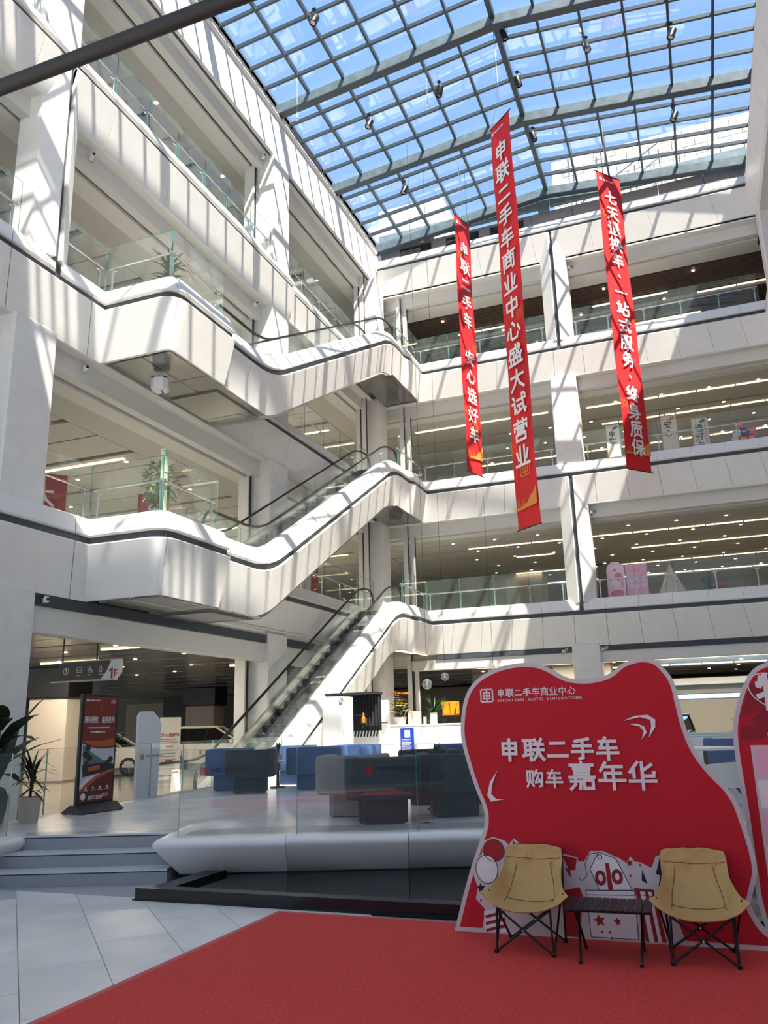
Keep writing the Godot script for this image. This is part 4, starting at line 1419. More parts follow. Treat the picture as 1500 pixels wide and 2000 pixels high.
func platform() -> void:
	var flat := Transform3D(Basis(Vector3(1, 0, 0), Vector3(0, 0, 1), Vector3(0, 1, 0)), Vector3.ZERO)
	var pf := struct("floor_platform")
	var outline := PackedVector2Array([Vector2(-9.3, -5.0), Vector2(-8.1, -5.0), Vector2(-8.1, -8.1), pt2(-2.2, 0.66), pt2(0.06, 0.66), pt2(0.14, 0.12), pt2(9.6, 0.12), Vector2(3.95, -25.9), Vector2(-10.22, -25.9), Vector2(-10.22, -16.2), Vector2(-9.36, -9.9)])
	var base := MB.new()
	var back_set := outline.duplicate()
	back_set[5] = pt2(0.30, 0.62)
	back_set[6] = pt2(9.6, 0.62)
	base.prism(back_set, 0.0, PF - 0.021, flat)
	put(base, "plinth", M.step_stone, pf)
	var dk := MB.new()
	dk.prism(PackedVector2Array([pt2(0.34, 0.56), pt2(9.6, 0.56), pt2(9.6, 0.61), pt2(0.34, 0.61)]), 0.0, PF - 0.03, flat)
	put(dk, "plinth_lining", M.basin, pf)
	var inner := PackedVector2Array([Vector2(-9.2, -5.0), Vector2(-8.1, -5.0), Vector2(-8.1, -8.2), pt2(-2.2, 1.0), pt2(0.14, 0.9), pt2(9.6, 0.85), Vector2(3.95, -25.9), Vector2(-10.1, -25.9), Vector2(-10.0, -16.2), Vector2(-9.1, -9.9)])
	for i in range(0, 13):
		for j in range(0, 19):
			var x := -10.8 + i * 1.2
			var z := -26.0 + j * 1.2
			var q := PackedVector2Array([Vector2(x, z), Vector2(x + 1.197, z), Vector2(x + 1.197, z + 1.197), Vector2(x, z + 1.197)])
			for c in Geometry2D.intersect_polygons(q, inner):
				var mb := MB.new()
				mb.prism(c, PF - 0.02, PF, flat)
				put(mb, "tile", M.stage_tile, pf)
	for c in Geometry2D.clip_polygons(outline, inner):
		if Geometry2D.is_polygon_clockwise(c):
			continue
		var mb := MB.new()
		mb.prism(c, PF - 0.02, PF - 0.001, flat)
		put(mb, "edge_strip", M.stage_edge, pf)
	# steps
	var st := struct("stairs")
	for k in 3:
		var t0: float = [0.10, 0.37, 0.64][k]
		var y: float = 0.16 * (k + 1)
		var mb := MB.new()
		mb.prism(PackedVector2Array([pt2(-3.4, t0), pt2(0.0, t0), pt2(0.0, 0.70), pt2(-3.4, 0.70)]), y - 0.16, y - 0.035, flat)
		put(mb, "riser", M.step_stone, st)
		var tb := MB.new()
		tb.prism(PackedVector2Array([pt2(-3.4, t0 - 0.015), pt2(0.0, t0 - 0.015), pt2(0.0, 0.72), pt2(-3.4, 0.72)]), y - 0.022, y, flat)
		put(tb, "tread", M.tread_stone, st)
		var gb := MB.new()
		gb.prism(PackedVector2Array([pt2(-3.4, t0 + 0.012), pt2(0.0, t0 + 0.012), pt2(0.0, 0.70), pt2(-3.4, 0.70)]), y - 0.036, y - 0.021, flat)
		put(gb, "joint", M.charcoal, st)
	# the white rounded nose of the platform
	var nose := [Vector2(-0.16, 0.485), Vector2(0.02, 0.485), Vector2(0.08, 0.472), Vector2(0.115, 0.44), Vector2(0.12, 0.405), Vector2(0.10, 0.37), Vector2(-0.13, 0.085), Vector2(-0.18, 0.07), Vector2(-0.22, 0.10)]
	var edge := struct("trim_1")
	var path := [pt(-0.02, 1.35, 0), pt(-0.02, 0.08, 0), pt(1.34, 0.08, 0)]
	var nb := MB.new()
	nb.sweep(nose, frames(path))
	put(nb, "edge_casting", M.nose, edge, 50.0)
	for i in 6:
		var mb := MB.new()
		mb.sweep(nose, frames([pt(1.345 + i * 1.37, 0.08, 0), pt(1.345 + i * 1.37 + 1.364, 0.08, 0)]))
		put(mb, "edge_casting", M.nose, edge, 50.0)
	var lb := MB.new()
	lb.sweep(nose, frames(rounded([[Vector3(-7.78, 0, -5.0), 0.0], [Vector3(-7.88, 0, -8.05), 0.0], [Vector3(-8.0, 0, -8.32), 0.0], [Vector3(-8.3, 0, -8.42), 0.0]])))
	put(lb, "edge_casting", M.nose, edge, 50.0)
	# black pool in front of it
	var pool := thing("pool_basin", "low black pool basin with dark still water under the white platform edge", "pool")
	tbox("skirt", M.basin, pool, Vector3(-5.68, 0.0, -7.56), Vector3(3.6, 0.012, -7.44))
	var rim := MB.new()
	rim.prism(PackedVector2Array([Vector2(-5.66, -7.46), Vector2(3.6, -7.46), Vector2(3.6, -7.62), Vector2(-5.30, -7.62), Vector2(-5.30, -8.62), Vector2(-5.52, -8.62), Vector2(-5.52, -7.52)]), 0.0, 0.115, flat)
	put(rim, "rim", M.basin, pool)
	tbox("bed", M.basin, pool, Vector3(-5.32, 0.0, -12.0), Vector3(3.6, 0.03, -7.6))
	var wm := mat("water", Color(0.012, 0.012, 0.016), 0.06)
	wm.metallic_specular = 0.3
	tbox("water", wm, pool, Vector3(-5.31, 0.03, -12.0), Vector3(3.6, 0.07, -7.61))
	# glass along the platform front
	var gf := glass_run("glass_balustrade", "clear glass balustrade on the white platform edge above the black pool", [pt2(0.12, 0.06), pt2(1.46, 0.06), pt2(2.83, 0.06), pt2(4.2, 0.06), pt2(5.57, 0.06), pt2(6.94, 0.06), pt2(8.3, 0.06)], 0.47, 1.43)
	for q in [[0.40, 1.19], [2.3, 1.16], [4.6, 1.2]]:
		var o: Vector2 = O2 + U2 * q[0] + V2 * 0.045
		var tt := Transform3D(Basis(Vector3.UP, atan2(-U2.y, U2.x)), Vector3(o.x, q[1], o.y))
		glyph("#", 0.085, 0.12, M.red_print, gf, tt, 0.0, "emblem")
		line("申联二手车商业中心", 0.05, 0.056, 0.11, M.ink, gf, tt * Transform3D(Basis(), Vector3(0.1, 0.012, 0)))
	glass_run("glass_balustrade", "short glass balustrade beside the steps next to the broad-leaved plant", [Vector2(-7.96, -5.2), Vector2(-7.96, -6.6), Vector2(-8.0, -8.05)], 0.47, 1.43)
	var fence := glass_run("glass_balustrade", "glass balustrade at the rear of the platform behind the brown poster stand", [Vector2(-9.28, -8.9), Vector2(-9.47, -10.2), Vector2(-9.68, -11.75), Vector2(-9.88, -13.3), Vector2(-10.06, -14.6), Vector2(-10.14, -15.8), Vector2(-10.16, -17.4), Vector2(-10.16, -19.0), Vector2(-10.16, -20.6)], PF, PF + 0.95)
	for z in [-12.9, -15.2]:
		var x := lerpf(-9.47, -10.14, (z + 10.2) / (-15.8 + 10.2))
		var tt := Transform3D(Basis(Vector3.UP, PI / 2 - 0.12), Vector3(x + 0.02, 1.2, z))
		glyph("#", 0.085, 0.12, M.red_print, fence, tt, 0.0, "emblem")
		line("申联二手车商业中心", 0.05, 0.056, 0.11, M.ink, fence, tt * Transform3D(Basis(), Vector3(0.1, 0.012, 0)))

# frameless panels standing in a floor channel
func glass_run(called: String, label: String, pts: Array, y0: float, y1: float) -> Node3D:
	var o := thing(called, label, "balustrade")
	for i in pts.size() - 1:
		var a: Vector2 = pts[i]
		var b: Vector2 = pts[i + 1]
		var d := b - a
		var m := (a + b) / 2
		var t := Transform3D(Basis(Vector3.UP, atan2(-d.y, d.x)), Vector3(m.x, (y0 + y1) / 2, m.y))
		var w := d.length() - 0.012
		var mb := MB.new()
		mb.box(Vector3.ZERO, Vector3(w, y1 - y0, 0.016), t)
		var g := put(mb, "glass_panel", M.pane, o)
		var eb := MB.new()
		for s in [-1.0, 1.0]:
			eb.box(Vector3(s * (w / 2 + 0.002), 0, 0), Vector3(0.004, y1 - y0, 0.017), t)
		eb.box(Vector3(0, (y1 - y0) / 2 + 0.002, 0), Vector3(w, 0.004, 0.017), t)
		put(eb, "glass_edge", M.pane_edge, g)
	return o

# ------------------------------------------------------------------ lounge
func armchair(label: String, m: Material, at: Vector3, turn: float) -> void:
	var key: String = "sofa" + m.resource_name
	if cache.has(key):
		dup(cache[key], "armchair", at, turn, label)
		return
	var o := thing("armchair", label, "armchair", at, turn, "blocky upholstered armchairs of the lounge")
	cache[key] = o
	var body := MB.new()
	body.block(poly([-0.47,-0.41, -0.45,-0.43, -0.30,-0.43, -0.28,-0.41, -0.28,0.20, 0.28,0.20, 0.28,-0.41, 0.30,-0.43, 0.45,-0.43, 0.47,-0.41, 0.47,0.28, 0.45,0.33, 0.37,0.41, 0.32,0.43, -0.32,0.43, -0.37,0.41, -0.45,0.33, -0.47,0.28]), 0.29, 0.79, 0.04)
	put(body, "shell", m, o, 50.0)
	var seat := MB.new()
	seat.block(rrect(0.56, 0.62, 0.05), 0.29, 0.45, 0.03, Transform3D(Basis(), Vector3(0, 0, -0.12)))
	put(seat, "seat_cushion", m, o, 50.0)
	var ped := MB.new()
	ped.block(poly([-0.30,-0.24, -0.26,-0.28, 0.26,-0.28, 0.30,-0.24, 0.30,0.20, 0.22,0.28, -0.22,0.28, -0.30,0.20]), 0.01, 0.30, 0.02)
	put(ped, "pedestal", m, o, 30.0)
	var ft := MB.new()
	ft.block(rrect(0.5, 0.46, 0.04), 0.0, 0.02, 0.004)
	put(ft, "foot", M.black, o)

func plant(label: String, at: Vector3, h: float, spread: float, n: int, m: Material, style: int, pot_r: float, pot_h: float, sd: int, leaf := 0.4, lw := 0.05) -> Node3D:
	var o := thing("potted_plant", label, "plant", at)
	var r := RandomNumberGenerator.new()
	r.seed = sd
	if pot_h > 0.0:
		var pb := MB.new()
		pb.lathe([Vector2(0.0, 0.0), Vector2(pot_r * 0.75, 0.0), Vector2(pot_r, pot_h), Vector2(pot_r * 0.9, pot_h), Vector2(pot_r * 0.88, pot_h - 0.03), Vector2(0, pot_h - 0.03)], 16)
		put(pb, "pot", M.pot, o, 30.0)
		var so := MB.new()
		so.lathe([Vector2(pot_r * 0.87, pot_h - 0.025), Vector2(0, pot_h - 0.02)], 14)
		put(so, "soil", M.soil, o)
	var fol := MB.new()
	var stm := MB.new()
	if style == 1:      # bushy crown of many small leaves on a short trunk
		for i in 4:
			stm.tube([Vector3(0, pot_h - 0.03, 0), Vector3(r.randf_range(-0.05, 0.05), (pot_h + h) * 0.4, r.randf_range(-0.05, 0.05)), Vector3(r.randf_range(-0.3, 0.3) * spread, h * 0.75, r.randf_range(-0.3, 0.3) * spread)], 0.018, 6)
		for i in n:
			var d := Vector3(r.randfn(), r.randfn(), r.randfn()).normalized() * pow(r.randf(), 0.4)
			blade(fol, Vector3(d.x * spread, lerpf(pot_h, h, 0.58) + d.y * (h - pot_h) * 0.42, d.z * spread), (d + Vector3(r.randfn(), r.randfn() * 0.5 - 0.2, r.randfn()) * 0.6).normalized(), leaf * r.randf_range(0.7, 1.2), lw, 0.5)
	else:               # leaves arching from the middle
		for i in n:
			var a := TAU * i / n * 2.4 + r.randf() * 0.6
			var up := r.randf_range(0.15, 1.0)
			var base := Vector3(r.randfn() * 0.02, lerpf(pot_h, h * 0.75, r.randf()), r.randfn() * 0.02)
			blade(fol, base, Vector3(cos(a) * (1.2 - up), up, sin(a) * (1.2 - up)).normalized(), leaf * r.randf_range(0.7, 1.15), lw, 0.9)
		stm.tube([Vector3(0, maxf(pot_h - 0.03, 0.0), 0), Vector3(0.02, h * 0.78, 0.01)], 0.02, 6)
	put(fol, "foliage", m, o, 60.0)
	put(stm, "stem", M.stem, o)
	return o

# one leaf: a bent, pointed strip
func blade(mb: MB, base: Vector3, dir: Vector3, l: float, w: float, droop: float) -> void:
	var side := dir.cross(Vector3.UP)
	side = side.normalized() if side.length() > 0.05 else Vector3.RIGHT
	var prev := base
	var pw := w * 0.25
	var d := dir
	var seg := 4
	for i in seg:
		var u := (i + 1.0) / seg
		d = (d + Vector3.DOWN * droop / seg).normalized()
		var p := prev + d * l / seg
		var nw := w * sin(PI * clampf(u * 0.92 + 0.08, 0, 1)) if i < seg - 1 else 0.002
		var nn := side.cross(d)
		mb.quad(prev - side * pw, prev + side * pw, p + side * nw, p - side * nw, nn)
		prev = p
		pw = nw

func lounge() -> void:
	var tv := 0.362
	armchair("dark navy armchair with its back to the glass beside the grey one", M.sofa_navy, Vector3(-3.98, PF, -10.12), tv + 0.08)
	armchair("grey upholstered armchair standing beside the dark navy one", M.sofa_grey, Vector3(-4.68, PF, -10.82), tv - 0.1)
	armchair("dark navy armchair half hidden behind the red board's edge", M.sofa_navy, Vector3(-3.30, PF, -10.98), tv + 0.05)
	armchair("dark navy armchair facing the glass across the low table", M.sofa_navy, Vector3(-4.15, PF, -12.55), tv + PI)
	armchair("dark navy armchair facing the glass next to the small potted succulent", M.sofa_navy, Vector3(-3.15, PF, -12.75), tv + PI - 0.2)
	armchair("blue armchair standing before the right end of the white counter", M.sofa_blue, Vector3(-4.55, PF, -15.6), tv + PI)
	armchair("navy armchair with its back to the lobby before the blue lounge group", M.sofa_navy, Vector3(-8.28, PF, -14.25), tv + 0.05)
	armchair("blue armchair of the left lounge group beside the rear glass", M.sofa_blue, Vector3(-9.18, PF, -14.95), tv - PI / 2)
	armchair("blue armchair of the left lounge group toward the white kiosk", M.sofa_blue, Vector3(-7.38, PF, -15.2), tv + PI / 2 - 0.3)
	armchair("blue armchair of the left lounge group in front of the escalator", M.sofa_blue, Vector3(-8.55, PF, -16.6), tv + PI)
	armchair("blue armchair of the left lounge group right beside the kiosk wall", M.sofa_blue, Vector3(-7.05, PF, -16.45), tv + PI - 0.4)
	for q in [[-3.72, -11.62, "small round side table between the navy armchairs", "little green succulent on the side table between navy armchairs", M.leaf_dark], [-8.35, -15.45, "small round side table inside the blue lounge group", "little yellow-green plant on the side table of the blue lounge group", M.leaf_light]]:
		var tb := thing("side_table", q[2], "table", Vector3(q[0], PF, q[1]))
		var mb := MB.new()
		mb.lathe([Vector2(0, 0.50), Vector2(0.26, 0.50), Vector2(0.27, 0.515), Vector2(0.26, 0.53), Vector2(0, 0.53)], 24)
		put(mb, "table_top", M.white, tb, 30.0)
		var lg := MB.new()
		lg.lathe([Vector2(0.16, 0.0), Vector2(0.16, 0.02), Vector2(0.035, 0.03), Vector2(0.03, 0.5)], 16)
		put(lg, "leg", M.charcoal, tb, 30.0)
		var pb := MB.new()
		pb.cbox(Vector3(0, 0.03, 0), Vector3(0.22, 0.06, 0.12), 0.01)
		var pl := plant(q[3], Vector3(q[0], PF + 0.53, q[1]), 0.36, 0.1, 22, q[4], 0, 0.09, 0.12, 5, 0.17, 0.018)
	# floor socket before the glass
	var fs := thing("floor_socket", "small metal floor socket before the navy armchairs", "socket", Vector3(-3.38, PF, -10.05), tv)
	tbox("plate", M.brushed, fs, Vector3(-0.1, 0.0, -0.05), Vector3(0.1, 0.006, 0.05))
	tbox("lid", M.black, fs, Vector3(-0.04, 0.006, -0.03), Vector3(0.04, 0.012, 0.03))
	# kiosk: white pillar, pale wall and dark fins
	var ki := thing("kiosk_wall", "white kiosk pillar and pale wall carrying a dark finned screen", "kiosk", Vector3(0, PF, 0))
	tbox("pillar", M.white, ki, Vector3(-8.56, 0, -18.7), Vector3(-8.06, 1.86, -18.0), 0.015)
	tbox("wall_panel", M.plaster, ki, Vector3(-8.55, 0, -19.72), Vector3(-7.5, 1.78, -19.6), 0.01)
	tbox("pillar_cap", M.chrome, ki, Vector3(-8.1, 1.72, -18.04), Vector3(-8.02, 1.82, -17.96), 0.02)
	tbox("top_beam", M.charcoal, ki, Vector3(-9.0, 1.92, -19.55), Vector3(-7.62, 1.98, -19.1))
	tbox("backing", M.charcoal, ki, Vector3(-8.96, 1.05, -19.5), Vector3(-7.64, 1.93, -19.46))
	tbox("side_plate", M.charcoal, ki, Vector3(-9.0, 0.0, -19.5), Vector3(-8.96, 1.95, -19.15))
	for i in 16:
		var fb := MB.new()
		var x := -8.9 + i * 0.083
		var pts := []
		for j in 8:
			var u := j / 7.0
			pts.append(Vector3(x + maxf(0.0, u - 0.72) * -0.12, 1.93 - u * 1.02, -19.34 + maxf(0.0, u - 0.7) * 0.25))
		fb.tube(pts, 0.022, 4, 0.55)
		put(fb, "fin", M.charcoal, ki)
	var shelf := thing("wall_shelf", "thin dark metal shelf bracket on the kiosk fins", "shelf", Vector3(-8.0, PF, -19.0))
	tbox("upper_board", M.charcoal, shelf, Vector3(-0.35, 1.42, -0.3), Vector3(0.05, 1.44, 0.05))
	tbox("lower_board", M.charcoal, shelf, Vector3(-0.02, 1.22, -0.3), Vector3(0.6, 1.24, 0.05))
	tbox("upright", M.charcoal, shelf, Vector3(0.03, 1.22, -0.02), Vector3(0.05, 1.44, 0.0))
	var bt := thing("bottle", "small amber bottle standing on the kiosk shelf", "bottle", Vector3(-7.93, PF + 1.24, -19.02))
	var bm := MB.new()
	bm.lathe([Vector2(0, 0), Vector2(0.05, 0.0), Vector2(0.05, 0.12), Vector2(0.02, 0.16), Vector2(0.02, 0.24), Vector2(0, 0.24)], 12)
	put(bm, "body", M.gold, bt, 30.0)
	# reception counter
	var co := thing("reception_counter", "white reception counter with a blue notice on its front", "counter", Vector3(-8.72, PF, -22.6))
	for i in 2:
		tbox("front_panel", M.white, co, Vector3(i * 1.45 + 0.0, 0.0, -0.06), Vector3(i * 1.45 + 1.44, 1.16, 0.0), 0.004)
	tbox("body", M.cream, co, Vector3(0.02, 0, -0.7), Vector3(2.86, 1.14, -0.06))
	tbox("worktop", M.white, co, Vector3(-0.02, 1.14, -0.75), Vector3(2.92, 1.18, 0.02), 0.006)
	var no := thing("notice_board", "blue notice with white print hung on the white counter", "notice", Vector3(-8.28, PF + 0.42, -22.585))
	tbox("board", M.sign_blue, no, Vector3(0, 0, 0), Vector3(0.40, 0.66, 0.012))
	tbox("picture", M.print_white, no, Vector3(0.12, 0.40, 0.012), Vector3(0.29, 0.60, 0.014))
	print_rows(9, 0.34, 0.038, 0.016, M.print_white, no, Transform3D(Basis(), Vector3(0.03, 0.34, 0.0135)), 3)
	var yt := PF + 1.18
	# things on the counter
	var fl := thing("flower_arrangement", "tall yellow and orange flower arrangement in a basket on the counter", "flowers", Vector3(-8.36, yt, -22.8))
	fl.scale = Vector3.ONE * 1.3
	var vs := MB.new()
	vs.lathe([Vector2(0, 0), Vector2(0.11, 0), Vector2(0.15, 0.16), Vector2(0.13, 0.16), Vector2(0, 0.14)], 14)
	put(vs, "basket", M.print_white, fl, 30.0)
	var r := RandomNumberGenerator.new()
	r.seed = 11
	var lf := MB.new()
	for i in 36:
		var a := r.randf() * TAU
		blade(lf, Vector3(cos(a) * 0.08, 0.14 + r.randf() * 0.3, sin(a) * 0.08), Vector3(cos(a), r.randf_range(0.3, 1.6), sin(a)).normalized(), r.randf_range(0.15, 0.3), 0.03, 0.5)
	put(lf, "leaves", M.leaf_light, fl, 60.0)
	for i in 22:
		var fb := MB.new()
		var c := Vector3(r.randfn() * 0.1, 0.22 + r.randf() * 0.5, 0.06 + r.randfn() * 0.08)
		for j in 7:
			blade(fb, c, Vector3(cos(TAU * j / 7), 0.7, sin(TAU * j / 7)).normalized(), 0.13, 0.045, 1.0)
		put(fb, "bloom", [M.yellow, M.yellow, M.orange, M.print_white][i % 4], fl, 60.0)
	var hb := MB.new()
	var hp := []
	for i in 13:
		var a := PI * i / 12
		hp.append(Vector3(0.24 + cos(a) * 0.1, 0.12 + sin(a) * 0.2, 0.1))
	hb.tube(hp, 0.009, 6)
	put(hb, "basket_handle", M.orange, fl)
	for q in [[-7.93, 0.30, 0.36, "white gift bag standing on the counter beside the flowers", 0.30], [-7.62, 0.06, 0.2, "slim white booklet standing upright on the counter", 0.14], [-7.36, 0.16, 0.30, "white box standing on the counter before the potted palm", 0.18]]:
		var bx := thing("box", q[3], "box", Vector3(q[0], yt, -22.85))
		tbox("body", M.print_white, bx, Vector3(-q[1] / 2, 0, -q[4] / 2), Vector3(q[1] / 2, q[2], q[4] / 2), 0.008)
		tbox("band", M.gold, bx, Vector3(-q[1] / 2 - 0.002, q[2] * 0.92, -q[4] / 2 - 0.002), Vector3(q[1] / 2 + 0.002, q[2] * 0.96, q[4] / 2 + 0.002))
	plant("bushy green palm standing behind the white counter", Vector3(-7.95, PF, -24.75), 2.1, 0.5, 130, M.leaf, 0, 0.22, 0.5, 12, 0.72, 0.024)
	var ch := thing("bar_chair", "black tubular bar chair holding yellow bags behind the counter end", "chair", Vector3(-7.12, PF, -23.75))
	var cf := MB.new()
	for s in [-0.2, 0.2]:
		cf.tube([Vector3(s, 0, 0.2), Vector3(s, 1.60, 0.18), Vector3(s, 1.67, 0.14), Vector3(s, 1.68, -0.2)], 0.014, 6)
		cf.tube([Vector3(s, 0, -0.2), Vector3(s, 1.68, -0.2)], 0.014, 6)
	for y in [0.3, 1.40]:
		cf.tube([Vector3(-0.2, y, 0.19), Vector3(0.2, y, 0.19)], 0.012, 6)
		cf.tube([Vector3(-0.2, y, -0.2), Vector3(0.2, y, -0.2)], 0.012, 6)
	put(cf, "frame", M.black, ch)
	tbox("seat", M.orange, ch, Vector3(-0.2, 1.40, -0.2), Vector3(0.2, 1.44, 0.2), 0.01)
	for i in 2:
		var bg := thing("gift_bag", "yellow paper bag standing on the black bar chair", "bag", Vector3(-7.25 + i * 0.26, PF + 1.441, -23.75), 0.0, "yellow bags on the bar chair")
		tbox("body", M.yellow, bg, Vector3(-0.12, 0, -0.08), Vector3(0.12, 0.36, 0.08), 0.01)
		tbox("label_strip", M.orange, bg, Vector3(0.08, 0.24, 0.08), Vector3(0.1, 0.34, 0.083))
	for q in [[-8.75, 2.95, -26.6, 0.17, "largest clear glass globe pendant, hung lowest above the potted palm"], [-8.3, 3.2, -27.2, 0.14, "small clear glass globe pendant beside the largest globe"], [-6.6, 3.35, -27.2, 0.15, "lone clear glass globe pendant above the yellow bags"]]:
		var pe := thing("pendant_lamp", q[4], "lamp", Vector3(q[0], q[1], q[2]), 0.0, "glass globe pendants")
		var gm := MB.new()
		var pr := []
		for i in 11:
			var a := -PI / 2 + PI * i / 10
			pr.append(Vector2(cos(a) * q[3], sin(a) * q[3]))
		gm.lathe(pr, 18)
		put(gm, "globe", M.bulb_glass, pe, 60.0)
		var im := MB.new()
		im.lathe([Vector2(0, -0.05), Vector2(0.04, 0.0), Vector2(0.03, q[3]), Vector2(0, q[3])], 8)
		put(im, "socket", M.chrome, pe, 30.0)
		var cd := MB.new()
		cd.tube([Vector3(0, q[3], 0), Vector3(0, 24.2 - q[1], 0)], 0.006, 5)
		put(cd, "cord", M.black, pe)
	# seen in the gap between the red boards
	var wc := thing("lounge_chair", "white shell lounge chair on dark legs in the gap between the red boards", "chair", Vector3(0.05, PF, -12.6), 0.5)
	var sh := MB.new()
	for i in 16:
		for j in 8:
			var f := func(u: float, v: float) -> Vector3:
				var a := lerpf(-PI * 0.62, PI * 0.62, u)
				var rr := lerpf(0.24, 0.42, v)
				return Vector3(sin(a) * rr, 0.24 + v * (0.27 + 0.07 * cos(a)), cos(a) * rr)
			var p0: Vector3 = f.call(i / 16.0, j / 8.0)
			var p1: Vector3 = f.call((i + 1) / 16.0, j / 8.0)
			var p2: Vector3 = f.call((i + 1) / 16.0, (j + 1) / 8.0)
			var p3: Vector3 = f.call(i / 16.0, (j + 1) / 8.0)
			var ou := Vector3(p0.x, 0, p0.z)
			sh.quad(p0, p1, p2, p3, ou)
			sh.quad(p0 * Vector3(0.93, 1, 0.93), p1 * Vector3(0.93, 1, 0.93), p2 * Vector3(0.93, 1, 0.93), p3 * Vector3(0.93, 1, 0.93), -ou)
			if j == 7:
				sh.quad(p3, p2, p2 * Vector3(0.93, 1, 0.93), p3 * Vector3(0.93, 1, 0.93), Vector3.UP)
	put(sh, "shell", M.white, wc, 60.0)
	var se := MB.new()
	se.lathe([Vector2(0, 0.24), Vector2(0.22, 0.25), Vector2(0.26, 0.28), Vector2(0.25, 0.32), Vector2(0, 0.33)], 20)
	put(se, "seat_cushion", M.white, wc, 30.0)
	for i in 4:
		var a := PI / 4 + PI / 2 * i
		var lm := MB.new()
		lm.tube([Vector3(cos(a) * 0.16, 0.26, sin(a) * 0.16), Vector3(cos(a) * 0.34, 0.0, sin(a) * 0.34)], 0.018, 6)
		put(lm, "leg", M.black, wc)
	armchair("blue armchair seen in the gap between the red boards", M.sofa_blue, Vector3(0.28, PF, -16.6), 0.0)
	tbox_thing("low_wall", "low pale partition behind the white lounge chair", "partition", M.plaster, Vector3(-2.2, PF, -18.4), Vector3(3.2, 1.35, -18.2))
	var lt := thing("side_table", "round white table behind the white lounge chair", "table", Vector3(-0.15, PF, -14.6))
	var lm2 := MB.new()
	lm2.lathe([Vector2(0, 0.66), Vector2(0.5, 0.66), Vector2(0.52, 0.68), Vector2(0.5, 0.70), Vector2(0, 0.70)], 28)
	put(lm2, "table_top", M.white, lt, 30.0)
	var lg2 := MB.new()
	lg2.lathe([Vector2(0.26, 0.0), Vector2(0.25, 0.02), Vector2(0.04, 0.04), Vector2(0.035, 0.66)], 16)
	put(lg2, "leg", M.black, lt, 30.0)
	plant("small green plant on the partition behind the white lounge chair", Vector3(0.52, 1.35, -18.3), 0.42, 0.1, 24, M.leaf, 0, 0.08, 0.14, 8, 0.2, 0.02)

func tbox_thing(called: String, label: String, category: String, m: Material, a: Vector3, b: Vector3) -> void:
	var o := thing(called, label, category, Vector3((a.x + b.x) / 2, a.y, (a.z + b.z) / 2))
	var h := (b - a) / 2
	tbox("body", m, o, Vector3(-h.x, 0, -h.z), Vector3(h.x, (b - a).y - 0.03, h.z), 0.01)
	tbox("coping", M.white, o, Vector3(-h.x - 0.01, (b - a).y - 0.03, -h.z - 0.01), Vector3(h.x + 0.01, (b - a).y, h.z + 0.01), 0.006)

# ------------------------------------------------------------------ foreground
const BOARD := [-2.157,0.0,-2.069,0.273,-1.982,0.511,-1.881,0.752,-1.854,0.852,-1.861,0.953,-1.915,1.095,-1.972,1.280,-2.020,1.491,-2.021,1.640,-1.989,1.811,-1.927,1.939,-1.817,2.035,-1.654,2.102,-1.474,2.128,-1.342,2.117,-1.237,2.078,-1.134,2.014,-1.052,1.981,-0.927,1.967,-0.802,1.982,-0.717,2.016,-0.642,2.074,-0.557,2.107,-0.464,2.119,-0.367,2.093,-0.290,2.008,-0.242,1.906,-0.221,1.754,-0.200,1.597,-0.161,1.441,-0.107,1.326,-0.028,1.212,0.052,1.119,0.110,1.009,0.145,0.865,0.175,0.708,0.187,0.536,0.141,0.388,0.116,0.304,0.134,0.233,0.194,0.137,0.30,0.07,0.36,0.0]
const BOARD2 := [0.20,0.0,0.197,0.112,0.168,0.315,0.164,0.527,0.159,0.742,0.157,0.925,0.149,1.148,0.143,1.337,0.149,1.529,0.186,1.684,0.257,1.858,0.348,1.993,0.466,2.050,0.60,2.09,0.78,2.08,0.95,2.02,1.10,1.99,1.30,2.02,1.50,2.10,1.70,2.11,1.88,2.02,1.97,1.85,2.0,1.55,2.08,1.2,2.2,0.8,2.25,0.4,2.3,0.0]
const STICKER := [-1.924,0.012,-1.888,0.175,-1.963,0.251,-1.941,0.332,-1.971,0.427,-1.956,0.541,-1.890,0.600,-1.885,0.690,-1.793,0.728,-1.696,0.703,-1.663,0.671,-1.616,0.721,-1.566,0.681,-1.511,0.675,-1.509,0.635,-1.229,0.618,-1.114,0.590,-1.109,0.559,-1.064,0.561,-1.011,0.640,-0.913,0.643,-0.788,0.592,-0.743,0.563,-0.707,0.610,-0.679,0.573,-0.632,0.567,-0.558,0.531,-0.518,0.616,-0.470,0.632,-0.36,0.60,-0.40,0.145,-0.36,0.012]

func curve_of(a: Array, seg := 4) -> PackedVector2Array:
	var p := poly(a)
	var r := PackedVector2Array()
	var n := p.size()
	for i in n:
		if i == n - 1 or i == 0:
			r.append(p[i])
			continue
		for s in seg:
			r.append(p[i].cubic_interpolate(p[i + 1], p[i - 1], p[mini(i + 2, n - 1)], float(s) / seg))
	return r

func shrink(p: PackedVector2Array, d: float) -> PackedVector2Array:
	var best := PackedVector2Array()
	for q in Geometry2D.offset_polygon(p, -d, Geometry2D.JOIN_ROUND):
		if q.size() > best.size():
			best = q
	return best

func decal(o: Node, called: String, p: PackedVector2Array, z: float, m: Material) -> MeshInstance3D:
	var mb := MB.new()
	mb.flat(p, z)
	return put(mb, called, m, o)

func outline(o: Node, called: String, p: PackedVector2Array, w: float, z: float, m: Material, closed := true) -> void:
	var mb := MB.new()
	var q := p.duplicate()
	if closed:
		q.append(p[0])
	mb.stroke(q, w, z, 0.0, Transform3D())
	put(mb, called, m, o)

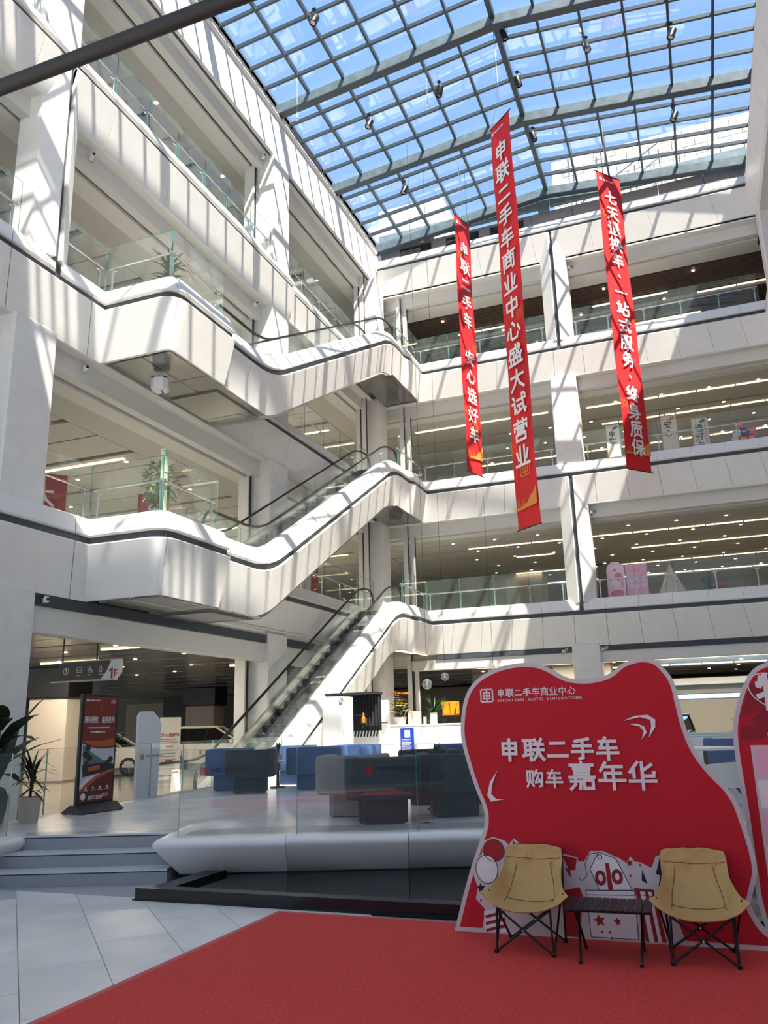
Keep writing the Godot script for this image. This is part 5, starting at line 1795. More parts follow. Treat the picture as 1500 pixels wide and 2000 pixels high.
func front() -> void:
	# red carpet
	var ca := thing("red_carpet", "large red carpet with a thin taped border on the stone floor", "carpet")
	tbox("pile", M.carpet, ca, Vector3(-3.90, 0.0005, -7.29), Vector3(XR - 0.1, 0.008, 3.0))
	tbox("border_tape", M.carpet_edge, ca, Vector3(-3.955, 0.0005, -7.345), Vector3(-3.90, 0.0065, 3.0))
	tbox("border_tape", M.carpet_edge, ca, Vector3(-3.90, 0.0005, -7.345), Vector3(XR - 0.1, 0.0065, -7.29))
	# main photo board
	var bo := thing("photo_board", "large wavy red display board with white edge and lettering behind the camp chairs", "display board", Vector3(0, 0.008, -7.06))
	var ol := curve_of(BOARD)
	var mb := MB.new()
	mb.prism(ol, -0.05, 0.03)
	put(mb, "panel", M.board_edge, bo)
	decal(bo, "red_face", shrink(ol, 0.034), 0.0315, M.red)
	for x in [-1.5, -0.4]:
		tbox("brace", M.foam, bo, Vector3(x - 0.03, 0, -0.3), Vector3(x + 0.03, 1.0, -0.05))
	decal(bo, "print_cutout", poly(STICKER), 0.033, M.board_edge)
	# printed party motifs
	var z := 0.0345
	decal(bo, "balloon", ell(-1.79, 0.625, 0.088, 0.085), z, M.red_print)
	decal(bo, "balloon", ell(-1.857, 0.479, 0.092, 0.108), z + 0.001, M.foam)
	outline(bo, "ink_line", ell(-1.857, 0.479, 0.092, 0.108), 0.005, z + 0.002, M.ink)
	outline(bo, "ink_line", ell(-1.79, 0.625, 0.088, 0.085), 0.005, z + 0.0005, M.ink)
	decal(bo, "spark", star(-1.61, 0.66, 0.05, 0.3), z, M.red_print)
	decal(bo, "bolt", poly([-1.230,0.603,-1.120,0.582,-1.139,0.496,-1.180,0.495,-1.174,0.433,-1.221,0.509,-1.196,0.510]), z, M.red_print)
	decal(bo, "bag", poly([-1.055,0.012,-1.069,0.352,-0.700,0.365,-0.704,0.013]), z, M.foam)
	outline(bo, "ink_line", poly([-1.055,0.02,-1.069,0.352,-0.700,0.365,-0.704,0.02]), 0.005, z + 0.001, M.ink)
	outline(bo, "ink_line", poly([-1.069,0.32,-0.700,0.33]), 0.004, z + 0.001, M.ink, false)
	var tg := poly([-0.946,0.634,-0.821,0.591,-0.715,0.367,-0.963,0.357,-1.023,0.508])
	decal(bo, "price_tag", tg, z + 0.0015, M.foam)
	outline(bo, "ink_line", tg, 0.005, z + 0.002, M.ink)
	outline(bo, "ink_line", ell(-0.940, 0.599, 0.017, 0.017, 14), 0.005, z + 0.002, M.ink)
	outline(bo, "ink_line", poly([-0.95,0.63,-1.02,0.62,-1.06,0.54,-1.05,0.46,-1.09,0.42,-1.12,0.44]), 0.004, z + 0.002, M.ink, false)
	decal(bo, "percent_bar", poly([-0.903,0.555,-0.873,0.556,-0.859,0.361,-0.896,0.360]), z + 0.0025, M.red_print)
	for q in [[-0.947, 0.447], [-0.820, 0.459]]:
		decal(bo, "percent_ring", ell(q[0], q[1], 0.04, 0.053), z + 0.0025, M.red_print)
		decal(bo, "percent_hole", ell(q[0], q[1], 0.017, 0.026), z + 0.003, M.foam)
		outline(bo, "ink_line", ell(q[0], q[1], 0.04, 0.053), 0.004, z + 0.003, M.ink)
	for q in [[-0.718, 0.562, 0.03], [-0.983, 0.14, 0.05], [-0.848, 0.14, 0.035], [-1.53, 0.60, 0.03]]:
		decal(bo, "star", star(q[0], q[1], q[2], 0.2), z + 0.0015, M.red_print)
	for q in [[-0.97, 0.06], [-0.91, 0.06], [-0.9, 0.02], [-0.72, 0.47], [-0.64, 0.55], [-1.92, 0.24]]:
		decal(bo, "dot", ell(q[0], q[1], 0.009, 0.009, 10), z + 0.0015, M.red_print)
	decal(bo, "gift_box", poly([-0.698,0.383,-0.559,0.374,-0.500,0.012,-0.652,0.012]), z, M.red_print)
	decal(bo, "gift_stripe", poly([-0.66,0.36,-0.625,0.36,-0.590,0.012,-0.625,0.012]), z + 0.001, M.foam)
	decal(bo, "gift_stripe", poly([-0.60,0.36,-0.575,0.36,-0.535,0.012,-0.56,0.012]), z + 0.001, M.foam)
	outline(bo, "ink_line", poly([-0.698,0.383,-0.559,0.374,-0.575,0.33,-0.70,0.34]), 0.004, z + 0.002, M.ink)
	decal(bo, "gift_box", poly([-1.242,0.345,-1.116,0.373,-1.097,0.313,-1.14,0.012,-1.26,0.012]), z, M.red_print)
	decal(bo, "gift_box", poly([-1.90,0.16,-1.755,0.197,-1.71,0.012,-1.90,0.012]), z, M.foam)
	for i in 3:
		decal(bo, "gift_stripe", poly([-1.89, 0.03 + i * 0.05, -1.73, 0.075 + i * 0.05, -1.727, 0.05 + i * 0.05, -1.89, 0.008 + i * 0.05]), z + 0.001, M.red_print)
	decal(bo, "dark_spark", poly([-0.629,0.521,-0.598,0.414,-0.640,0.44]), z, M.ink)
	decal(bo, "dark_spark", poly([-0.49,0.61,-0.44,0.60,-0.46,0.50,-0.43,0.49,-0.52,0.40,-0.50,0.48,-0.53,0.49]), z, M.ink)
	decal(bo, "dark_spark", star(-1.915, 0.335, 0.04, 0.1), z + 0.003, M.ink)
	# headline
	var t := Transform3D(Basis(), Vector3(0, 0, 0.033))
	glyph("#", 0.112, 0.105, M.print_white, bo, t.translated(Vector3(-1.777, 1.866, 0)), 0.0, "emblem")
	line("申联二手车商业中心", 0.070, 0.0745, 0.10, M.print_white, bo, t.translated(Vector3(-1.652, 1.884, 0)))
	latin("SHENLIAN  AUTO  SUPERSTORE", 0.021, M.print_white, bo, t.translated(Vector3(-1.688, 1.822, 0.001)), false, 1.75)
	line("申联二手车", 0.180, 0.200, 0.135, M.foam, bo, t.translated(Vector3(-1.605, 1.418, 0)), false, 0.014)
	line("购车", 0.142, 0.158, 0.115, M.foam, bo, t.translated(Vector3(-1.408, 1.187, 0)), false, 0.014)
	line("嘉年华", 0.212, 0.235, 0.115, M.foam, bo, t.translated(Vector3(-1.025, 1.209, 0)), false, 0.014)
	for a in [[-0.662,1.628,-0.569,1.665,-0.470,1.670,-0.415,1.631,-0.422,1.572,-0.478,1.495,-0.450,1.583,-0.454,1.632,-0.531,1.654], [-0.615,1.601,-0.555,1.605,-0.503,1.580,-0.490,1.534,-0.534,1.480,-0.512,1.545,-0.538,1.581], [-1.722,1.248,-1.790,1.156,-1.818,1.054,-1.788,1.004,-1.667,1.025,-1.743,1.024,-1.784,1.065,-1.768,1.146]]:
		var ab := MB.new()
		ab.prism(poly(a), 0.0, 0.01, t)
		put(ab, "swoosh", M.foam, bo)
	# second board, mostly outside the picture
	var b2 := thing("photo_board", "second red display board with a price table standing beside the wavy red board", "display board", Vector3(0, 0.008, -7.20))
	var o2 := curve_of(BOARD2)
	var m2 := MB.new()
	m2.prism(o2, -0.05, 0.03)
	put(m2, "panel", M.board_edge, b2)
	decal(b2, "red_face", shrink(o2, 0.034), 0.0315, M.red)
	decal(b2, "dark_field", poly([0.19,1.45,0.24,1.70,0.33,1.90,0.47,2.0,0.6,2.05,1.8,2.05,1.95,1.8,1.95,1.5,1.2,1.6,0.7,1.52]), 0.033, M.red_deep)
	decal(b2, "red_wedge", poly([0.20,1.62,0.36,1.68,0.28,1.60,0.34,1.56,0.2,1.57]), 0.0335, M.red)
	outline(b2, "ring", ell(0.46, 1.83, 0.17, 0.12, 30, -0.5), 0.008, 0.034, M.print_white)
	line("特", 0.26, 0.3, 0.15, M.foam, b2, Transform3D(Basis(), Vector3(0.49, 1.83, 0.033)), false, 0.012)
	line("至", 0.24, 0.3, 0.15, M.foam, b2, Transform3D(Basis(), Vector3(0.52, 1.60, 0.033)), false, 0.012)
	decal(b2, "price_table", poly([0.26,0.20,0.26,1.42,1.9,1.42,1.9,0.20]), 0.0335, M.board_edge)
	for i in 5:
		decal(b2, "table_row", poly([0.28, 1.40 - i * 0.24, 1.88, 1.40 - i * 0.24, 1.88, 1.18 - i * 0.24 + 0.02, 0.28, 1.18 - i * 0.24 + 0.02]), 0.034, M.pink if i % 2 == 0 else M.foam)
		line("车二" if i % 2 else "七天", 0.06, 0.07, 0.1, M.ink, b2, Transform3D(Basis(), Vector3(0.42, 1.30 - i * 0.24, 0.0345)))
	tbox("brace", M.foam, b2, Vector3(1.2, 0, -0.2), Vector3(1.26, 1.0, -0.05))
	camp_chair("khaki folding camp chair left of the black slatted table", Vector3(-1.45, 0.008, -6.68), -0.04)
	dup(cache["camp"], "camp_chair", Vector3(-0.235, 0.008, -6.70), 0.06, "khaki folding camp chair right of the black slatted table")
	camp_table(Vector3(-0.845, 0.008, -6.565), 0.04)
	# dark tie rod crossing the hall overhead
	var rod := thing("tie_rod", "dark steel rod crossing high overhead from wall to wall", "rod")
	var rb := MB.new()
	rb.tube([Vector3(XG + 0.02, 5.64, -3.2), Vector3(XRG - 0.02, 5.64, -3.2)], 0.047, 14)
	put(rb, "rod", M.charcoal, rod, 60.0)
	for x in [XG + 0.03, XRG - 0.03]:
		var fl := MB.new()
		fl.box(Vector3(x, 5.64, -3.2), Vector3(0.06, 0.22, 0.22))
		put(fl, "end_plate", M.charcoal, rod)
	# beside the steps on the left
	plant("large broad-leaved plant beside the steps at the short glass balustrade", Vector3(-8.85, PF, -8.62), 1.75, 0.5, 22, M.leaf_dark, 0, 0.2, 0.42, 21, 1.05, 0.10)
	plant("small feathery palm in a white pot behind the broad-leaved plant", Vector3(-8.88, PF, -9.3), 0.95, 0.3, 46, M.leaf_dark, 0, 0.16, 0.34, 22, 0.45, 0.02)
	var rk := thing("leaflet_rack", "white leaflet rack with red and white papers behind the short glass", "rack", Vector3(-8.36, PF, -7.85), PI / 2 - 0.3)
	tbox("back_plate", M.white, rk, Vector3(-0.2, 0.0, -0.2), Vector3(0.2, 1.02, -0.18))
	tbox("foot", M.white, rk, Vector3(-0.2, 0.0, -0.2), Vector3(0.2, 0.02, 0.2))
	for i in 4:
		tbox("paper", [M.print_white, M.red_print, M.print_white, M.pink][i], rk, Vector3(-0.17, 0.1 + i * 0.22, -0.17 + i * 0.0), Vector3(0.17, 0.31 + i * 0.22, -0.12), 0.004)
		tbox("pocket", M.pane, rk, Vector3(-0.19, 0.08 + i * 0.22, -0.115), Vector3(0.19, 0.2 + i * 0.22, -0.105))

func camp_chair(label: String, at: Vector3, turn: float) -> void:
	var o := thing("camp_chair", label, "chair", at, turn, "khaki camp chairs")
	cache["camp"] = o
	# rows from the front lip to the top of the back: x of the inner crease, arm tip and heights
	var rows := [
		[Vector3(-0.335, 0.400, 0.155), Vector3(-0.20, 0.318, 0.22), Vector3(0, 0.288, 0.235)],
		[Vector3(-0.282, 0.425, 0.06), Vector3(-0.19, 0.320, 0.10), Vector3(0, 0.292, 0.10)],
		[Vector3(-0.250, 0.470, -0.04), Vector3(-0.18, 0.335, -0.04), Vector3(0, 0.312, -0.05)],
		[Vector3(-0.233, 0.520, -0.12), Vector3(-0.17, 0.400, -0.14), Vector3(0, 0.385, -0.16)],
		[Vector3(-0.232, 0.560, -0.175), Vector3(-0.14, 0.515, -0.20), Vector3(0, 0.505, -0.21)],
		[Vector3(-0.232, 0.625, -0.215), Vector3(-0.13, 0.615, -0.235), Vector3(0, 0.610, -0.24)],
		[Vector3(-0.222, 0.668, -0.240), Vector3(-0.12, 0.682, -0.250), Vector3(0, 0.684, -0.255)],
		[Vector3(-0.215, 0.662, -0.275), Vector3(-0.12, 0.675, -0.285), Vector3(0, 0.677, -0.29)],
		[Vector3(-0.225, 0.560, -0.265), Vector3(-0.12, 0.560, -0.285), Vector3(0, 0.560, -0.29)],
	]
	var full := []
	for r in rows:
		full.append([r[0], r[1], r[2], r[1] * Vector3(-1, 1, 1), r[0] * Vector3(-1, 1, 1)])
	var nu := 20
	var nv := 32
	var grid := []
	var fn := FastNoiseLite.new()
	fn.seed = 4
	fn.frequency = 8.0
	for j in nv + 1:
		var v := float(j) / nv * (full.size() - 1)
		var j0 := mini(int(v), full.size() - 2)
		var fv := v - j0
		var ctrl := []
		for i in 5:
			ctrl.append(full[j0][i].cubic_interpolate(full[j0 + 1][i], full[maxi(j0 - 1, 0)][i], full[mini(j0 + 2, full.size() - 1)][i], fv))
		var row := []
		for i in nu + 1:
			var u := float(i) / nu * 4.0
			var i0 := mini(int(u), 3)
			var p: Vector3 = ctrl[i0].cubic_interpolate(ctrl[i0 + 1], ctrl[maxi(i0 - 1, 0)], ctrl[mini(i0 + 2, 4)], u - i0)
			var wr := fn.get_noise_3d(p.x, p.y * 0.7, p.z) * 0.026
			row.append(p + Vector3(0, wr * 0.5, wr))
		grid.append(row)
	var cl := MB.new()
	for j in nv:
		for i in nu:
			var a: Vector3 = grid[j][i]
			var b: Vector3 = grid[j][i + 1]
			var c: Vector3 = grid[j + 1][i + 1]
			var d: Vector3 = grid[j + 1][i]
			var up := Vector3(0, 0.6, 0.8) if j < nv * 0.75 else Vector3(0, 0.6, -0.8)
			cl.quad(a, b, c, d, up)
			var off := Vector3(0, -0.008, -0.006) if j < nv * 0.75 else Vector3(0, -0.006, 0.004)
			cl.quad(a + off, b + off, c + off, d + off, -up)
	for j in nv:
		for i in [0, nu]:
			var off := Vector3(0, -0.008, -0.006)
			cl.quad(grid[j][i], grid[j + 1][i], grid[j + 1][i] + off, grid[j][i] + off, Vector3(-1 if i == 0 else 1, 0, 0))
	for i in nu:
		cl.quad(grid[0][i], grid[0][i + 1], grid[0][i + 1] + Vector3(0, -0.008, -0.006), grid[0][i] + Vector3(0, -0.008, -0.006), Vector3(0, 0, 1))
	put(cl, "fabric_seat", M.khaki, o, 70.0)
	# stitched seams along the creases
	for s in [nu / 4, nu * 3 / 4]:
		var pts := []
		for j in range(6, int(nv * 0.62)):
			pts.append(grid[j][s] + Vector3(0, 0.002, 0.003))
		var sb := MB.new()
		sb.tube(pts, 0.0022, 4)
		put(sb, "seam", M.khaki_seam, o)
	var tp := []
	for i in range(1, nu):
		tp.append(grid[int(nv * 0.60)][i] + Vector3(0, 0.001, 0.003))
	var tpb := MB.new()
	tpb.tube(tp, 0.0018, 4)
	put(tpb, "seam", M.khaki_seam, o)
	var cr := []
	for i in range(nu / 4, nu * 3 / 4 + 1):
		cr.append(grid[int(nv * 0.28)][i] + Vector3(0, 0.002, 0.003))
	var cb := MB.new()
	cb.tube(cr, 0.0022, 4)
	put(cb, "seam", M.khaki_seam, o)
	# crossed tubular legs
	var bars := [
		[Vector3(-0.21, 0.012, 0.21), Vector3(0.19, 0.300, 0.19)], [Vector3(0.21, 0.012, 0.21), Vector3(-0.19, 0.300, 0.20)],
		[Vector3(-0.21, 0.012, -0.21), Vector3(0.19, 0.300, -0.17)], [Vector3(0.21, 0.012, -0.21), Vector3(-0.19, 0.300, -0.18)],
		[Vector3(-0.215, 0.012, 0.21), Vector3(-0.235, 0.45, -0.16)], [Vector3(-0.215, 0.012, -0.21), Vector3(-0.285, 0.405, 0.10)],
		[Vector3(0.215, 0.012, 0.21), Vector3(0.235, 0.45, -0.16)], [Vector3(0.215, 0.012, -0.21), Vector3(0.285, 0.405, 0.10)],
		[Vector3(-0.21, 0.012, 0.21), Vector3(-0.20, 0.31, 0.19)], [Vector3(0.21, 0.012, 0.21), Vector3(0.20, 0.31, 0.19)],
		[Vector3(-0.225, 0.30, -0.18), Vector3(-0.222, 0.655, -0.262)], [Vector3(0.225, 0.30, -0.18), Vector3(0.222, 0.655, -0.262)],
	]
	for b in bars:
		var lb := MB.new()
		lb.tube([b[0], b[1]], 0.0085, 8)
		put(lb, "leg", M.black_frame, o, 60.0)
	for x in [-0.212, 0.212]:
		for zz in [-0.21, 0.21]:
			var fb := MB.new()
			fb.cbox(Vector3(x, 0.014, zz), Vector3(0.032, 0.028, 0.032), 0.006)
			put(fb, "foot", M.black_frame, o)
	for zz in [0.2, -0.19]:
		var rv := MB.new()
		rv.lathe([Vector2(0, 0.012), Vector2(0.007, 0.010), Vector2(0.008, 0.0)], 8, Transform3D(Basis(Vector3.RIGHT, PI / 2), Vector3(0, 0.158, zz + 0.008)))
		put(rv, "rivet", M.chrome, o)

func camp_table(at: Vector3, turn: float) -> void:
	var o := thing("camp_table", "low black folding table with a slatted top between the camp chairs", "table", at, turn)
	for i in 10:
		var sb := MB.new()
		sb.cbox(Vector3(-0.2655 + i * 0.059, 0.345, 0), Vector3(0.054, 0.014, 0.43), 0.003)
		put(sb, "slat", M.black_slat, o)
	for zz in [-0.15, 0.15]:
		tbox("rail", M.black_frame, o, Vector3(-0.285, 0.322, zz - 0.012), Vector3(0.285, 0.338, zz + 0.012), 0.003)
	for x in [-0.295, 0.295]:
		tbox("end_cap", M.black_slat, o, Vector3(x - 0.004, 0.33, -0.215), Vector3(x + 0.004, 0.353, 0.215))
	for x in [-0.205, 0.205]:
		for s in [-1.0, 1.0]:
			var lb := MB.new()
			lb.tube([Vector3(x, 0.012, 0.2 * s), Vector3(x * 1.12, 0.33, -0.12 * s)], 0.0105, 8)
			put(lb, "leg", M.black_frame, o, 60.0)
			var fb := MB.new()
			fb.cbox(Vector3(x, 0.012, 0.2 * s), Vector3(0.028, 0.024, 0.028), 0.006)
			put(fb, "foot", M.black_frame, o)

# ------------------------------------------------------------------ showroom on the ground floor
func loft(prof: PackedVector2Array, stations: Array) -> MB:
	var mb := MB.new()
	var rings := []
	for s in stations:
		var ring := []
		for p in prof:
			ring.append(Vector3(p.x * s[1], s[3] + (p.y - s[3]) * s[2], s[0]))
		rings.append(ring)
	var c := Vector3(0, 0.7, 0)
	for j in rings.size() - 1:
		for i in prof.size():
			var k := (i + 1) % prof.size()
			var m: Vector3 = (rings[j][i] + rings[j][k] + rings[j + 1][k]) / 3.0
			var d: Vector2 = prof[k] - prof[i]
			mb.quad(rings[j][i], rings[j][k], rings[j + 1][k], rings[j + 1][i], Vector3(-d.y, d.x, 0) + Vector3(0, 0, (m - c).z * 0.01))
	var idx := Geometry2D.triangulate_polygon(prof)
	for e in [0, rings.size() - 1]:
		for i in range(0, idx.size(), 3):
			mb.tri(rings[e][idx[i]], rings[e][idx[i + 1]], rings[e][idx[i + 2]], Vector3(0, 0, -1 if e == 0 else 1))
	return mb

func car(label: String, m: Material, at: Vector3, turn: float) -> void:
	var o := thing("car", label, "car", at, turn, "vehicles in the showroom")
	# clockwise outline of the lower body seen from the right
	var body := poly([-2.55,0.30,-2.62,0.55,-2.60,0.95,-2.50,1.10,0.95,1.10,1.55,1.04,2.20,0.92,2.52,0.74,2.60,0.50,2.52,0.30])
	var bm := loft(body, [[-0.95, 0.975, 0.90, 0.65], [-0.92, 0.99, 0.97, 0.65], [-0.86, 1.0, 1.0, 0.65], [0.86, 1.0, 1.0, 0.65], [0.92, 0.99, 0.97, 0.65], [0.95, 0.975, 0.90, 0.65]])
	put(bm, "body", m, o, 35.0)
	# glasshouse, narrowing upward, and roof
	var gh := MB.new()
	var lo := [Vector3(-2.50, 1.08, -0.88), Vector3(1.15, 1.08, -0.86), Vector3(1.15, 1.08, 0.86), Vector3(-2.50, 1.08, 0.88)]
	var hi := [Vector3(-2.34, 1.74, -0.74), Vector3(0.05, 1.74, -0.72), Vector3(0.05, 1.74, 0.72), Vector3(-2.34, 1.74, 0.74)]
	for i in 4:
		var k := (i + 1) % 4
		var mid: Vector3 = (lo[i] + lo[k]) / 2
		gh.quad(lo[i], lo[k], hi[k], hi[i], Vector3(mid.x + 0.7, 0.2, mid.z * 3))
	gh.quad(hi[0], hi[1], hi[2], hi[3], Vector3.UP)
	put(gh, "glasshouse", M.car_glass, o)
	var rf := MB.new()
	rf.block(poly([-2.42,-0.72,-2.30,-0.77,-0.05,-0.75,0.16,-0.66,0.22,0.0,0.16,0.66,-0.05,0.75,-2.30,0.77,-2.42,0.72]), 1.71, 1.82, 0.05)
	put(rf, "roof", m, o, 45.0)
	for s in [-1.0, 1.0]:
		for q in [[1.18, 0.10], [-0.35, -0.30], [-1.55, -1.50], [-2.50, -2.36]]:
			var pm := MB.new()
			pm.tube([Vector3(q[0], 1.08, 0.885 * s), Vector3(q[1], 1.74, 0.745 * s)], 0.04, 6)
			put(pm, "pillar", m if q[0] > 0.5 or q[0] < -2.0 else M.car_black, o)
		var mi := MB.new()
		mi.cbox(Vector3(0.78, 1.18, 1.02 * s), Vector3(0.12, 0.16, 0.2), 0.03)
		put(mi, "mirror", m, o)
		var hl := MB.new()
		hl.cbox(Vector3(2.36, 0.80, 0.66 * s), Vector3(0.34, 0.09, 0.36), 0.03, Transform3D())
		put(hl, "headlight", M.lamp_white, o)
		for x in [-1.52, 1.52]:
			var w := Transform3D(Basis(Vector3.RIGHT, PI / 2 * s), Vector3(x, 0.36, 0.86 * s))
			var ty := MB.new()
			ty.lathe([Vector2(0.24, 0.11), Vector2(0.33, 0.11), Vector2(0.36, 0.07), Vector2(0.36, -0.1), Vector2(0.2, -0.1)], 22, w)
			var tn := put(ty, "tyre", M.tyre, o, 30.0)
			var ri := MB.new()
			ri.lathe([Vector2(0.25, 0.11), Vector2(0.22, 0.07), Vector2(0.06, 0.08), Vector2(0, 0.09)], 22, w)
			put(ri, "rim", M.charcoal, tn, 30.0)
			var sp := MB.new()
			for i in 10:
				var a := TAU * i / 10
				sp.box(Vector3(0.14 * cos(a), 0.095, 0.14 * sin(a)), Vector3(0.22, 0.02, 0.03), w * Transform3D(Basis(Vector3.UP, 0.0), Vector3.ZERO) * Transform3D(Basis(), Vector3.ZERO)) if i % 5 == 0 else sp.tube([w * Vector3(0.05 * cos(a), 0.095, 0.05 * sin(a)), w * Vector3(0.235 * cos(a), 0.1, 0.235 * sin(a))], 0.013, 4)
			put(sp, "spoke", M.rim, tn)
	var gr := MB.new()
	gr.cbox(Vector3(2.55, 0.60, 0), Vector3(0.1, 0.3, 1.0), 0.03)
	put(gr, "grille", M.car_black, o)
	var bp := MB.new()
	bp.cbox(Vector3(2.57, 0.36, 0), Vector3(0.1, 0.12, 1.7), 0.03)
	put(bp, "bumper", M.charcoal, o)

func showroom() -> void:
	# brown poster stand on the platform
	var ps := thing("poster_stand", "tall brown advertising poster in a black stand before the rear glass", "poster stand", Vector3(-8.98, PF, -10.72), PI / 2 - 0.06)
	tbox("frame", M.black_frame, ps, Vector3(-0.39, 0.1, -0.03), Vector3(0.39, 1.76, 0.028), 0.008)
	var ft := MB.new()
	ft.prism(PackedVector2Array([Vector2(-0.22, 0.015), Vector2(-0.05, 0.13), Vector2(0.05, 0.13), Vector2(0.22, 0.015)]), -0.44, 0.44, Transform3D(Basis(Vector3(0, 0, 1), Vector3(0, 1, 0), Vector3(1, 0, 0)), Vector3.ZERO))
	put(ft, "base", M.black_frame, ps)
	for s in [[-0.4, -0.17], [0.4, -0.17], [-0.4, 0.17], [0.4, 0.17]]:
		tbox("foot", M.black, ps, Vector3(s[0] - 0.025, 0.0, s[1] - 0.025), Vector3(s[0] + 0.025, 0.02, s[1] + 0.025))
	var z := 0.0295
	decal(ps, "print_ground", poly([-0.35,0.16,-0.35,1.72,0.35,1.72,0.35,0.16]), z, M.poster_brown)
	decal(ps, "print_upper", poly([-0.35,0.9,-0.35,1.72,0.35,1.72,0.35,0.9]), z + 0.0005, M.poster_red)
	decal(ps, "print_sunset", poly([-0.35,1.06,-0.25,1.02,-0.1,0.975,0.1,0.96,0.35,0.975,0.35,1.08,0.1,1.05,-0.1,1.05]), z + 0.001, M.poster_orange)
	decal(ps, "print_sky", poly([-0.35,1.02,-0.2,0.965,0.0,0.93,0.2,0.925,0.35,0.94,0.35,0.62,0.2,0.6,0.0,0.54,-0.2,0.44,-0.35,0.36]), z + 0.0015, M.poster_sky)
	decal(ps, "print_roof", poly([-0.33,1.0,-0.1,0.86,0.1,0.76,0.35,0.70,0.35,0.66,-0.1,0.66,-0.3,0.6]), z + 0.002, M.steel_beam)
	decal(ps, "print_house", poly([-0.32,0.70,0.2,0.72,0.35,0.68,0.35,0.60,0.0,0.56,-0.3,0.52]), z + 0.0025, M.poster_dark)
	decal(ps, "print_lamplight", poly([-0.2,0.66,0.05,0.69,0.05,0.62,-0.2,0.60]), z + 0.003, M.poster_orange)
	for q in [[-0.22, 0.95, 0.06], [-0.26, 0.85, 0.07], [-0.18, 0.80, 0.06], [-0.24, 0.72, 0.05], [0.27, 0.76, 0.06], [0.20, 0.72, 0.05]]:
		decal(ps, "print_tree", ell(q[0], q[1], q[2], q[2] * 0.8, 9), z + 0.0035, M.leaf_dark)
	decal(ps, "print_trunk", poly([-0.25,0.60,-0.23,0.60,-0.20,0.95,-0.22,0.95]), z + 0.003, M.poster_dark)
	decal(ps, "print_hill", poly([-0.35,0.36,-0.2,0.44,0.0,0.54,0.2,0.6,0.35,0.62,0.35,0.58,0.2,0.55,0.0,0.48,-0.2,0.37,-0.35,0.30]), z + 0.004, M.poster_orange)
	decal(ps, "print_white_path", poly([-0.35,0.40,-0.22,0.50,-0.05,0.54,-0.2,0.45,-0.35,0.33]), z + 0.0045, M.print_white)
	var t := Transform3D(Basis(), Vector3(0, 0, z + 0.005))
	line("高铁极核", 0.075, 0.078, 0.11, M.print_white, ps, t.translated(Vector3(-0.30, 1.37, 0)) * Transform3D(Basis.from_scale(Vector3(0.92, 1.35, 1)), Vector3.ZERO))
	line("盛邦启元", 0.075, 0.078, 0.11, M.print_white, ps, t.translated(Vector3(0.065, 1.37, 0)) * Transform3D(Basis.from_scale(Vector3(0.92, 1.35, 1)), Vector3.ZERO))
	print_rows(1, 0.46, 0.04, 0.018, M.print_white, ps, t.translated(Vector3(-0.24, 1.24, 0)), 4)
	print_rows(1, 0.34, 0.04, 0.028, M.print_white, ps, t.translated(Vector3(-0.19, 1.17, 0)), 5)
	print_rows(1, 0.3, 0.04, 0.022, M.print_white, ps, t.translated(Vector3(-0.32, 1.65, 0)), 6)
	print_rows(2, 0.1, 0.03, 0.02, M.print_white, ps, t.translated(Vector3(0.22, 1.65, 0)), 7)
	tbox("crest", M.poster_orange, ps, Vector3(-0.015, 1.50, z + 0.004), Vector3(0.015, 1.56, z + 0.006))
	for i in 4:
		decal(ps, "print_icon", ell(-0.22 + i * 0.15, 0.36, 0.018, 0.018, 10), z + 0.005, M.print_white)
		print_rows(1, 0.1, 0.02, 0.012, M.print_white, ps, t.translated(Vector3(-0.26 + i * 0.15, 0.32, 0)), 8 + i)
	decal(ps, "print_disc", ell(-0.27, 0.24, 0.05, 0.05), z + 0.005, M.print_white)
	latin("8612 3999", 0.055, M.print_white, ps, t.translated(Vector3(-0.17, 0.215, 0)), true, 0.85)
	print_rows(2, 0.2, 0.026, 0.014, M.print_white, ps, t.translated(Vector3(0.13, 0.245, 0)), 13)
	# hanging sign
	var sg := thing("hanging_sign", "black hanging wayfinding sign with icons and a white 1F end", "sign", Vector3(-13.42, 3.06, -15.5))
	var sb := MB.new()
	sb.prism(poly([-1.05,-0.22,-0.70,0.20,0.72,0.20,0.60,-0.05,0.45,-0.22]), -0.05, 0.05)
	put(sb, "dark_panel", M.black, sg)
	var sw := MB.new()
	sw.prism(poly([0.46,-0.22,0.61,-0.05,0.73,0.20,0.98,0.20,0.98,-0.08,0.85,-0.22]), -0.05, 0.05)
	put(sw, "pale_panel", M.print_white, sg)
	tbox("lower_lip", M.cream, sg, Vector3(-1.0, -0.25, -0.06), Vector3(0.85, -0.22, 0.06))
	tbox("upper_lip", M.cream, sg, Vector3(-0.70, 0.20, -0.06), Vector3(0.98, 0.225, 0.06))
	latin("1", 0.24, M.red_print, sg, Transform3D(Basis(), Vector3(0.66, -0.10, 0.052)))
	latin("F", 0.17, M.red_print, sg, Transform3D(Basis(), Vector3(0.80, -0.10, 0.052)))
	outline(sg, "icon", ell(-0.55, 0.0, 0.075, 0.075, 18), 0.014, 0.052, M.print_white)
	outline(sg, "icon", poly([-0.55, -0.04, -0.55, 0.04]), 0.016, 0.052, M.print_white, false)
	outline(sg, "icon", poly([-0.58, 0.01, -0.55, 0.045, -0.52, 0.01]), 0.012, 0.052, M.print_white, false)
	outline(sg, "icon", poly([-0.24, 0.03, -0.22, 0.075, -0.12, 0.075, -0.10, 0.03, -0.10, -0.04, -0.24, -0.04]), 0.012, 0.052, M.print_white)
	outline(sg, "icon", poly([-0.24, 0.0, -0.10, 0.0]), 0.012, 0.052, M.print_white, false)
